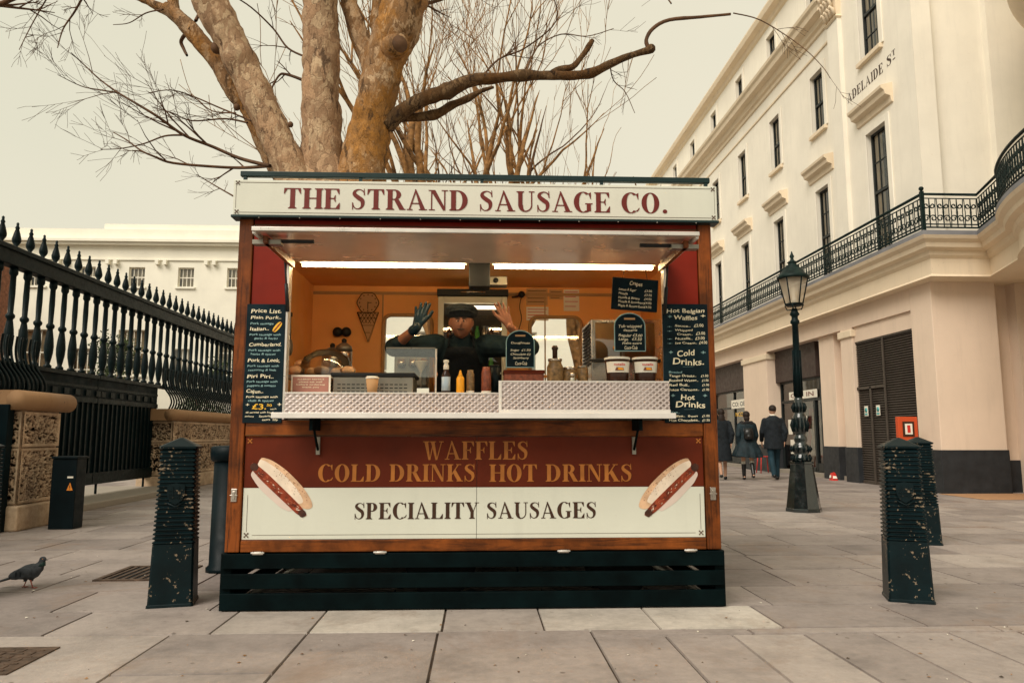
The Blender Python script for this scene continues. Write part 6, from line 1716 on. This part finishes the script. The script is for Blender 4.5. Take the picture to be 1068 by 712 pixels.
# ================================================================== PEOPLE
def head_shape(mb, c, s, m='skin', tilt=0, yaw=0, face=True):
    "head of height s centred at c, looking along -y, features modelled"
    n, h_ = 36, 26; vs = []
    for i in range(h_+1):
        v = i/h_; a = math.pi*v; z = -math.cos(a)
        for k in range(n):
            t_ = 2*math.pi*k/n; x = math.sin(a)*math.cos(t_); y = math.sin(a)*math.sin(t_)
            X, Y_, Z_ = x*.36, y*.44, z*.5
            if z < 0: X *= 1-.28*z*z*1.0; Y_ = Y_*(1-.10*z*z)
            if face and y < 0:
                f = -y; ax = abs(x)
                Y_ -= .085*math.exp(-(x/.10)**2-((z+.10)/.15)**2)*f          # nose
                Y_ -= .03*math.exp(-(x/.30)**2-((z+.42)/.10)**2)             # lips
                Y_ -= .035*math.exp(-(x/.25)**2-((z+.80)/.16)**2)            # chin
                Y_ += .035*math.exp(-((ax-.34)/.14)**2-((z-.06)/.10)**2)     # eye sockets
                Y_ -= .025*math.exp(-(ax/.5)**2-((z-.22)/.09)**2)            # brow
            vs.append(Vector((X, Y_, Z_))*s)
    fs = [(i*n+k, i*n+(k+1) % n, (i+1)*n+(k+1) % n, (i+1)*n+k) for i in range(h_) for k in range(n)]
    T = Matrix.Translation(c) @ Matrix.Rotation(yaw, 4, 'Z') @ Matrix.Rotation(tilt, 4, 'X')
    mb.add([T @ v for v in vs], fs, m, True)
    for sx in (-1, 1): mb.ball(T @ Vector((sx*.36*s, .02*s, -.02*s)), (.035*s, .06*s, .11*s), m, 10)
    return T
def hand(mb, wrist, f, nrm, side, m, k=1.0, grow=0, curl=.25, spread=1.0):
    "open hand: f finger direction, nrm palm normal, side towards the thumb"
    f, nrm, side = Vector(f).normalized(), Vector(nrm).normalized(), Vector(side).normalized(); w_ = Vector(wrist)
    pl = .092*k
    for off, l0, r_ in ((.030, 1.0, .0098), (.010, 1.03, .0100), (-.011, .98, .0098), (-.030, .90, .0090)):
        b = w_+side*off*k*.55+f*.012; kn = w_+side*off*k+f*pl*l0
        mb.limb([b, b.lerp(kn, .5), kn], [.0165*k+grow, .0145*k+grow, .0115*k+grow], m, 10)
    mb.ball(w_+f*pl*.5, (.036*k+grow, .036*k+grow, .036*k+grow), m, 12, T=None) if False else None
    for off, sp, L_, r_ in ((.030, .16, .072, .0090), (.010, .04, .080, .0093), (-.011, -.09, .074, .0090), (-.030, -.24, .057, .0080)):
        kn = w_+side*off*k+f*pl*(1.0 if off > -.02 else .92); d0 = (f+side*sp*spread).normalized(); p = kn; pts = [kn]; 
        for j, q in enumerate((.45, .30, .25)):
            d0 = (d0+nrm*curl*(.5 if j == 0 else .8)*.5).normalized(); p = p+d0*L_*k*q; pts.append(p)
        mb.limb(pts, [r_*k*1.12+grow, r_*k*1.02+grow, r_*k*.95+grow, r_*k*.78+grow], m, 10)
    th0 = w_+side*.020*k+f*.022*k; th1 = w_+side*.050*k+f*.052*k+nrm*.010*k; th2 = th1+(side*.6+f*.8).normalized()*.034*k; th3 = th2+(side*.35+f*.95+nrm*.2).normalized()*.028*k
    mb.limb([th0, th1, th2, th3], [.016*k+grow, .0125*k+grow, .0108*k+grow, .0088*k+grow], m, 10)

# --- the man at the hatch, leaning forward with both hands raised
MY = KY+.78
def Mp(px_, py_, dy=0): return at(px_, py_, MY+dy)
man = thing('person', 'man in a flat cap and black apron leaning out with both hands raised, one gloved', 'person', (Mp(480, 350).x, MY, .40))
hc = Mp(481, 336, -.14); hs_ = .24
hx0 = hc.x
sh_z = Mp(481, 356).z
shL, shR = Vector((hx0-.185, MY-.02, sh_z-.035)), Vector((hx0+.185, MY-.02, sh_z-.035))
elL, elR = Mp(411, 362, -.16), Mp(553, 362, -.16)
wrL, wrR = Mp(435, 341, -.34), Mp(531, 340, -.34)
T0 = Mp(438, 326, -.34)
def torso(mb, gr, m, z0=None):
    hipz = .40+.86
    mb.loft([(hx0, MY+.26, hipz-.08, .165+gr, .115+gr), (hx0, MY+.25, hipz, .17+gr, .12+gr), (hx0, MY+.19, hipz+.14, .155+gr, .11+gr), (hx0, MY+.12, hipz+.28, .165+gr, .12+gr), (hx0, MY+.05, sh_z-.17, .185+gr, .125+gr), (hx0, MY+.02, sh_z-.07, .19+gr, .11+gr), (hx0, MY+.0, sh_z-.005, .13+gr, .085+gr), (hx0, MY-.02, sh_z+.03, .07+gr, .07+gr)], m, 26)
g = MB(); torso(g, 0, 'skin')
g.limb([(hx0, MY, sh_z-.02), (hx0, MY-.05, sh_z+.04), (hx0, MY-.085, hc.z-.06)], [.062, .056, .054])
Th = head_shape(g, hc, hs_, 'skin', tilt=R(8))
for s_, e_, w_ in ((shL, elL, wrL), (shR, elR, wrR)):
    g.limb([s_, s_.lerp(e_, .5), e_, e_.lerp(w_, .35), w_], [.058, .048, .042, .040, .028])
g_hand = dict(fL=(T0+Vector((.015, 0, .02))-wrL), fR=(Mp(524, 322, -.36)-wrR))
hand(g, wrL, g_hand['fL'], (0, -1, 0), (1, 0, .1), 'skin', 1.05, 0, .12, 1.3)
hand(g, wrR, g_hand['fR'], (0, -1, 0), (-1, 0, .1), 'skin', 1.05, 0, .15, 1.3)
for sx in (-1, 1):
    g.limb([(hx0+sx*.09, MY+.26, 1.24), (hx0+sx*.10, MY+.22, .86), (hx0+sx*.11, MY+.28, .50)], [.092, .060, .042]); g.limb([(hx0+sx*.11, MY+.28, .45), (hx0+sx*.12, MY+.14, .43)], [.042, .032])
remesh(g.build('body', man), .0045, 3)
# clothing
g = MB(); torso(g, .018, 'shirt')
for s_, e_, w_ in ((shL, elL, wrL), (shR, elR, wrR)): g.limb([s_, s_.lerp(e_, .5), e_, e_.lerp(w_, .22)], [.092, .080, .072, .060], 'shirt')
g.limb([(hx0, MY-.01, sh_z), (hx0, MY-.035, sh_z+.035)], [.078, .070], 'shirt')
remesh(g.build('shirt', man), .008, 3)
g = MB(); vs = []
for j in range(12):
    f = j/11; z = sh_z-.06-f*.62; y = MY-.135+.05+f*.20+(-.02 if j < 2 else 0)
    hw = .10+.10*min(1, f*2.2)
    for i in range(9):
        u = i/8*2-1; vs.append((hx0+u*hw, y-.045*(1-u*u)-.02+.006*math.sin(i*2+j), z))
g.add(vs, [(j*9+i, j*9+i+1, (j+1)*9+i+1, (j+1)*9+i) for j in range(11) for i in range(8)], 'apron', True)
ap = g.build('apron', man); sd = ap.modifiers.new('thick', 'SOLIDIFY'); sd.thickness = .006
g = MB()
for sx in (-1, 1): g.tube([(hx0+sx*.095, MY-.14, sh_z-.06), (hx0+sx*.085, MY-.10, sh_z+.02), (hx0+sx*.05, MY-.0, sh_z+.055)], .008, 6, 'apron')
g.build('neck_strap', ap)
g = MB()
for sx in (-1, 1): g.limb([(hx0+sx*.09, MY+.26, 1.26), (hx0+sx*.10, MY+.22, .86), (hx0+sx*.11, MY+.28, .50)], [.11, .078, .062], 'jeans')
g.ball((hx0, MY+.26, 1.24), (.18, .13, .12), 'jeans'); remesh(g.build('trousers', man), .012, 3)
for sx in (-1, 1):
    g = MB(); g.loft([(hx0+sx*.115, MY+.21, .402, .045, .14), (hx0+sx*.115, MY+.21, .44, .045, .135), (hx0+sx*.115, MY+.24, .48, .038, .09)], 'leather', 16); g.build('shoe', man)
# flat cap with a short peak
g = MB(); cc_ = hc+Vector((0, .014, .074))
g.ball(cc_, (.112, .135, .052), 'cap', 22, T=Matrix.Rotation(R(10), 3, 'X').to_4x4())
g.ball(cc_+Vector((0, -.035, .012)), (.106, .105, .040), 'cap', 20); g.ball(cc_+Vector((0, .0, -.012)), (.100, .118, .036), 'cap', 20)
g.ball(cc_+Vector((0, -.110, -.018)), (.082, .050, .009), 'cap', 18, T=Matrix.Rotation(R(-14), 3, 'X').to_4x4())
g.v = [tuple(cc_+(Vector(v)-cc_)*1.14) for v in g.v]; remesh(g.build('flat_cap', man), .005, 2)
g = MB()
for k in range(12):
    a = R(-15+k*19); g.ball(hc+Vector((math.cos(a)*.079, math.sin(a)*.085+.02, .005-.02*math.sin(a))), (.014, .018, .034), 'hair', 8)
remesh(g.build('hair', man), .006, 1)
for sx in (-1, 1):
    e = Th @ Vector((sx*.070*hs_*2.0*.62, -.405*hs_, .035*hs_)); g = MB(); g.ball(e, (.014, .008, .0075), 'skin2', 12); g.ball(e+Vector((0, -.0055, 0)), (.0075, .004, .0065), 'black', 10); g.build('eye', man)
    g = MB(); b_ = Th @ Vector((sx*.088*hs_*1.0*1.2, -.425*hs_, .115*hs_)); g.ball(b_+Vector((0, -.002, .002)), (.024, .008, .006), 'hair', 10, T=Matrix.Rotation(R(-8*sx), 3, 'Y').to_4x4()); g.build('eyebrow', man)
g = MB(); g.ball(Th @ Vector((0, -.463*hs_, -.215*hs_)), (.030, .008, .0055), 'hair', 12); g.build('mouth', man)
g = MB(); hand(g, wrL, g_hand['fL'], (0, -1, 0), (1, 0, .1), 'glove', 1.05, .0026, .12, 1.3); g.limb([wrL, wrL.lerp(elL, .18)], [.034, .038], 'glove'); remesh(g.build('glove', man), .004, 2)
g = MB(); g.ball(wrL.lerp(g_hand['fL'], 0)+g_hand['fL'].normalized()*.05, (.030, .020, .04), 'glove', 10); 

# --- passers-by seen from behind (they walk away, along +y)
def walker(label, x, y, h, kind, stride=.16, lead=1, headyaw=0):
    t = thing('person', label, 'person', (x, y, 0), R(-8), 'people walking away past the shops')
    k = h/1.75
    def V_(a, b_, c): return Vector((a, b_, c))*k
    def W(mb, nm, par=t): return mb.build(nm, par, world=False)
    fem = kind != 'man'; sw = .185 if not fem else .165
    legs = []
    for sx in (-1, 1):
        f = sx*lead; fy = f*stride
        hip = V_(sx*.085, 0, .90); knee = V_(sx*.085, fy*.55+.05, .50); ank = V_(sx*.08, fy-.02 if f > 0 else fy-.06, .09 if f > 0 else .15); legs.append((sx, hip, knee, ank, f))
    g = MB()
    tw = [(0, 0, .86, .16, .115), (0, 0, .96, .155, .11), (0, 0, 1.10, .13, .10), (0, 0, 1.26, .16, .115), (0, 0, 1.40, sw-.01, .105), (0, 0, 1.455, .10, .075), (0, 0, 1.48, .055, .055)]
    g.loft([tuple(q*k for q in r_) for r_ in tw], 'skin2', 22)
    g.limb([V_(0, 0, 1.45), V_(0, .01, 1.56)], [.052*k, .048*k], 'skin2')
    head_shape(g, V_(0, .02, 1.635), .225*k, 'skin2', yaw=math.pi+headyaw)
    for sx, hip, knee, ank, f in legs:
        g.limb([hip, knee, ank], [.082*k, .052*k, .036*k], 'skin2'); g.limb([ank+V_(0, -.03, -.03), ank+V_(0, .12, -.05)], [.034*k, .026*k], 'skin2')
    arms = []
    for sx in (-1, 1):
        sw_ = -sx*lead*.12; s_ = V_(sx*(sw+.005), 0, 1.385); e_ = V_(sx*(sw+.075), sw_*.5-.03, 1.12); w_ = V_(sx*(sw+.05), sw_+.08, .90); arms.append((s_, e_, w_))
        g.limb([s_, e_, w_], [.050*k, .040*k, .028*k], 'skin2'); hand(g, w_, (sx*-.05, .12, -1), (-sx, 0, 0), (0, 1, -.1), 'skin2', k, 0, .7, .5)
    remesh(W(g, 'body'), .009, 2)
    if kind == 'man':
        g = MB(); rr_ = random.Random(1)
        g.loft([tuple(q*k for q in r_) for r_ in [(0, .0, .72, .235, .18), (0, 0, .90, .225, .17), (0, 0, 1.08, .205, .155), (0, 0, 1.26, .225, .155), (0, 0, 1.40, .235, .14), (0, 0, 1.47, .13, .10), (0, .01, 1.505, .075, .07)]], 'coat', 26)
        for s_, e_, w_ in arms: g.limb([s_, e_, w_+Vector((0, 0, .03))], [.075*k, .064*k, .052*k], 'coat')
        remesh(W(g, 'coat'), .012, 3)
        g = MB(); g.lathe([(.072*k, 1.49*k), (.066*k, 1.535*k), (.058*k, 1.54*k)], 16, 'paper', c=(0, .012, 0)); W(g, 'collar')
        for sx, hip, knee, ank, f in legs:
            g = MB(); g.limb([hip, knee, ank+Vector((0, 0, -.02))], [.098*k, .072*k, .058*k], 'jeans'); remesh(W(g, 'trouser_leg'), .012, 2)
        g = MB(); g.ball(V_(0, .0, 1.67), (.088*k, .105*k, .095*k), 'hair', 18); remesh(W(g, 'hair'), .009, 1)
    elif kind == 'woman':
        g = MB()
        fl = [(0, -.01, .58, .39, .31), (0, -.01, .70, .35, .28), (0, 0, .85, .29, .23), (0, 0, 1.02, .215, .17), (0, 0, 1.12, .20, .155), (0, 0, 1.28, .215, .16), (0, 0, 1.39, .225, .15), (0, 0, 1.46, .13, .11)]
        g.loft([tuple(q*k for q in r_) for r_ in fl], 'coat2', 40)
        for i, v in enumerate(g.v):
            a = math.atan2(v[1], v[0]); f = max(0, (1.0*k-v[2]))/(.4*k); g.v[i] = (v[0]*(1+.07*f*math.sin(a*9)), v[1]*(1+.07*f*math.sin(a*9)), v[2]+.02*f*math.sin(a*2+1))
        for s_, e_, w_ in arms: g.limb([s_, e_, w_+Vector((0, 0, .03))], [.075*k, .066*k, .056*k], 'coat2')
        remesh(W(g, 'coat'), .012, 2)
        g = MB()
        for i in range(18): a = 2*math.pi*i/18; g.ball((math.cos(a)*.135*k, math.sin(a)*.10*k-.01, (1.44+.02*math.sin(a*3))*k), (.05*k, .045*k, .045*k), 'fur', 10)
        remesh(W(g, 'fur_hood'), .012, 1)
        g = MB(); g.ball(V_(0, -.01, 1.655), (.092*k, .11*k, .10*k), 'hair', 18); g.ball(V_(0, -.06, 1.56), (.075*k, .05*k, .09*k), 'hair', 14); remesh(W(g, 'hair'), .009, 1)
        g = MB(); g.loft([tuple(q*k for q in r_) for r_ in [(0, -.21, 1.02, .10, .06), (0, -.22, 1.06, .125, .075), (0, -.22, 1.22, .12, .07), (0, -.20, 1.31, .08, .05)]], 'leather', 20, True); bp = W(g, 'backpack')
        g = MB(); g.ball(V_(0, -.295, 1.10), (.07*k, .03*k, .05*k), 'leather', 12); W(g, 'pocket', bp)
        g = MB()
        for sx in (-1, 1): g.tube([V_(sx*.07, -.19, 1.04), V_(sx*.10, -.15, 1.25), V_(sx*.11, -.06, 1.44), V_(sx*.11, .10, 1.38)], .016*k, 6, 'leather')
        W(g, 'shoulder_strap', bp)
        for sx, hip, knee, ank, f in legs:
            g = MB(); mid = knee.lerp(ank, .25); g.limb([mid, knee.lerp(ank, .6), ank], [.060*k, .055*k, .046*k], 'leather'); g.limb([ank+V_(0, -.025, -.045), ank+V_(0, .11, -.055)], [.042*k, .034*k], 'leather'); remesh(W(g, 'boot'), .008, 2)
        g = MB()
        for sx, hip, knee, ank, f in legs: g.limb([knee.lerp(ank, .12), knee.lerp(ank, .27)], [.056*k, .057*k], 'paper')
        W(g, 'sock_cuff')
    else:
        g = MB(); g.loft([tuple(q*k for q in r_) for r_ in [(0, 0, .46, .24, .20), (0, 0, .70, .22, .18), (0, 0, 1.0, .17, .14), (0, 0, 1.26, .19, .14), (0, 0, 1.40, .195, .13), (0, 0, 1.48, .10, .08)]], 'coat', 30)
        for s_, e_, w_ in arms: g.limb([s_, e_, w_+Vector((0, 0, .03))], [.075*k, .064*k, .054*k], 'coat')
        remesh(W(g, 'coat'), .012, 2)
        g = MB(); g.ball(V_(0, 0, 1.66), (.09*k, .11*k, .10*k), 'hair', 18); g.ball(V_(0, -.06, 1.50), (.085*k, .05*k, .14*k), 'hair', 14); remesh(W(g, 'hair'), .009, 1)
    if kind != 'woman':
        for sx, hip, knee, ank, f in legs:
            g = MB(); g.limb([ank+V_(0, -.035, -.045), ank+V_(0, .13, -.055)], [.043*k, .034*k], 'leather'); remesh(W(g, 'shoe'), .008, 1)
    return t
walker('man in a black wool coat and dark jeans walking away beside the lamp post', 7.18, 18.1, 1.80, 'man', .17, 1)
walker('woman in a flared dark coat with fur hood, backpack and boots', 6.52, 18.1, 1.66, 'woman', .15, -1)
walker('person in a long black coat with bare calves, half hidden by the kiosk', 5.93, 18.2, 1.72, 'other', .16, 1)

# ================================================================== PIGEON
pg = thing('pigeon', 'grey pigeon walking to the right on the paving at the left', 'pigeon', (-3.20, 5.62, 0))
g = MB(); bx, by = -3.20, 5.62
def PB(a, b_): return (bx+a, by, b_)
g.tube([PB(-.11, .070), PB(-.06, .092), PB(0, .108), PB(.05, .122), PB(.078, .142), PB(.092, .170), PB(.098, .190)], [.014, .036, .052, .050, .036, .023, .020], 16, 'feather')
g.ball(PB(.100, .196), (.024, .019, .020), 'feather_d', 12); g.ball(PB(.02, .105), (.07, .050, .048), 'feather', 14)
g.limb([PB(.02, .075), PB(.035, .055)], [.020, .012], 'feather'); g.limb([PB(-.005, .075), PB(-.01, .052)], [.020, .012], 'feather')
g.tube([PB(.118, .195), PB(.138, .188)], [.006, .002], 6, 'feather_d')
remesh(g.build('body', pg), .0035, 2)
g = MB(); g.loft([(bx+.088, by, .150, .032, .030), (bx+.095, by, .166, .0245, .0235), (bx+.098, by, .180, .021, .020)], 'feather_neck', 16); g.build('neck_band', pg)
for sy in (-1, 1):
    g = MB(); g.ball(PB(-.02, .110), (.085, .012, .036), 'feather_d' if sy > 0 else 'feather', 14); 
    o = g.build('wing', pg, T=Matrix.Translation((0, sy*.046, 0)) @ Matrix.Translation((bx, by, .1)) @ Matrix.Rotation(R(-16), 4, 'Y') @ Matrix.Translation((-bx, -by, -.1)))
    g = MB()
    for q in (-.05, -.02): g.box(bx+q, bx+q+.012, by+sy*.0585, by+sy*.060, .085, .118, 'feather_d')
    g.build('wing_bar', o)
    g = MB(); g.ball((bx+.108, by+sy*.018, .200), (.0035, .002, .0035), 'warn', 8); g.build('eye', pg)
g = MB(); g.add([PB(-.09, .088), (bx-.09, by+.02, .078), (bx-.20, by+.028, .040), (bx-.205, by, .046), (bx-.20, by-.028, .040), (bx-.09, by-.02, .078), PB(-.10, .062), PB(-.20, .034)], [(0,1,2,3), (0,3,4,5), (1,6,7,2), (5,4,7,6), (0,5,6,1), (2,7,4,3)], 'feather_d'); g.build('tail', pg)
for (dx, sy, fx) in ((.035, -1, .055), (-.01, 1, -.028)):
    g = MB(); y_ = by+sy*.018; g.tube([(bx+dx, y_, .058), (bx+(dx+fx)/2, y_, .03), (bx+fx, y_, .006)], [.005, .0035, .0035], 6, 'pink')
    for a in (-28, 0, 28): g.tube([(bx+fx, y_, .005), (bx+fx+.030*math.cos(R(a)), y_+.030*math.sin(R(a)), .003)], [.003, .0018], 5, 'pink')
    g.tube([(bx+fx, y_, .005), (bx+fx-.014, y_, .003)], [.003, .0018], 5, 'pink'); g.build('leg', pg)

# small red and white carton left at the foot of a pier
c_ = gz(874, 494); CT = Matrix.Translation((8.5, 17.85, 0)) @ Matrix.Scale(.62, 4) @ Matrix.Translation((-8.5, -17.85, 0))
t = thing('discarded_carton', 'crumpled red and white carton at the foot of the shop pier', 'litter', (8.50, 17.9, 0))
g = MB(); vs = [(8.40, 17.75, 0), (8.62, 17.72, 0), (8.60, 17.98, 0), (8.38, 18.0, 0), (8.43, 17.80, .30), (8.57, 17.76, .24), (8.58, 17.93, .33), (8.42, 17.95, .27)]
g.add(vs, [(0,1,5,4), (1,2,6,5), (2,3,7,6), (3,0,4,7), (4,5,6,7)], 'redcap'); bo = g.build('box', t, bevel=.012, T=CT)
g = MB(); g.add([(8.375, 17.79, .10), (8.375, 17.96, .10), (8.40, 17.94, .21), (8.40, 17.82, .20)], [(0,3,2,1)], 'paper'); g.add([(8.42, 17.735, .08), (8.58, 17.71, .08), (8.56, 17.745, .17), (8.44, 17.77, .18)], [(0,1,2,3)], 'paper'); g.build('label', bo, T=CT)
# red stool frame outside the shop
t = thing('red_stool', 'thin red metal stool frame outside the shop, behind the walking pair', 'stool', (8.2, 21.4, 0))
for x in (8.0, 8.35):
    for y in (21.2, 21.55):
        g = MB(); g.tube([(x, y, 0), (x+(8.175-x)*.25, y+(21.375-y)*.25, .46)], .014, 6, 'redcap'); g.build('leg', t)
g = MB(); g.box(8.03, 8.32, 21.23, 21.52, .46, .48, 'redcap'); g.build('seat', t, bevel=.004)

# grit, leaf scraps and ends of twig lying in the joints
g = MB(); r_ = random.Random(77)
for i in range(420):
    y = 2.4+abs(r_.gauss(0, 1))*3.2; x = r_.uniform(-.75, .75)*y*1.05; a = r_.uniform(0, 6.28); L_ = r_.uniform(.003, .014); w_ = L_*r_.uniform(.3, .9)
    if abs(x) < 1.6 and 4.8 < y < 7: continue
    c_, s_ = math.cos(a), math.sin(a); z = .0025
    g.add([(x-c_*L_, y-s_*L_, z), (x+s_*w_, y-c_*w_, z+.002), (x+c_*L_, y+s_*L_, z+.001), (x-s_*w_, y+c_*w_, z+.004)], [(0,1,2,3)], r_.choice(['grout', 'bark_dark', 'bark_far', 'grout', 'paper']))
struct(g.build('litter'), 'stuff')
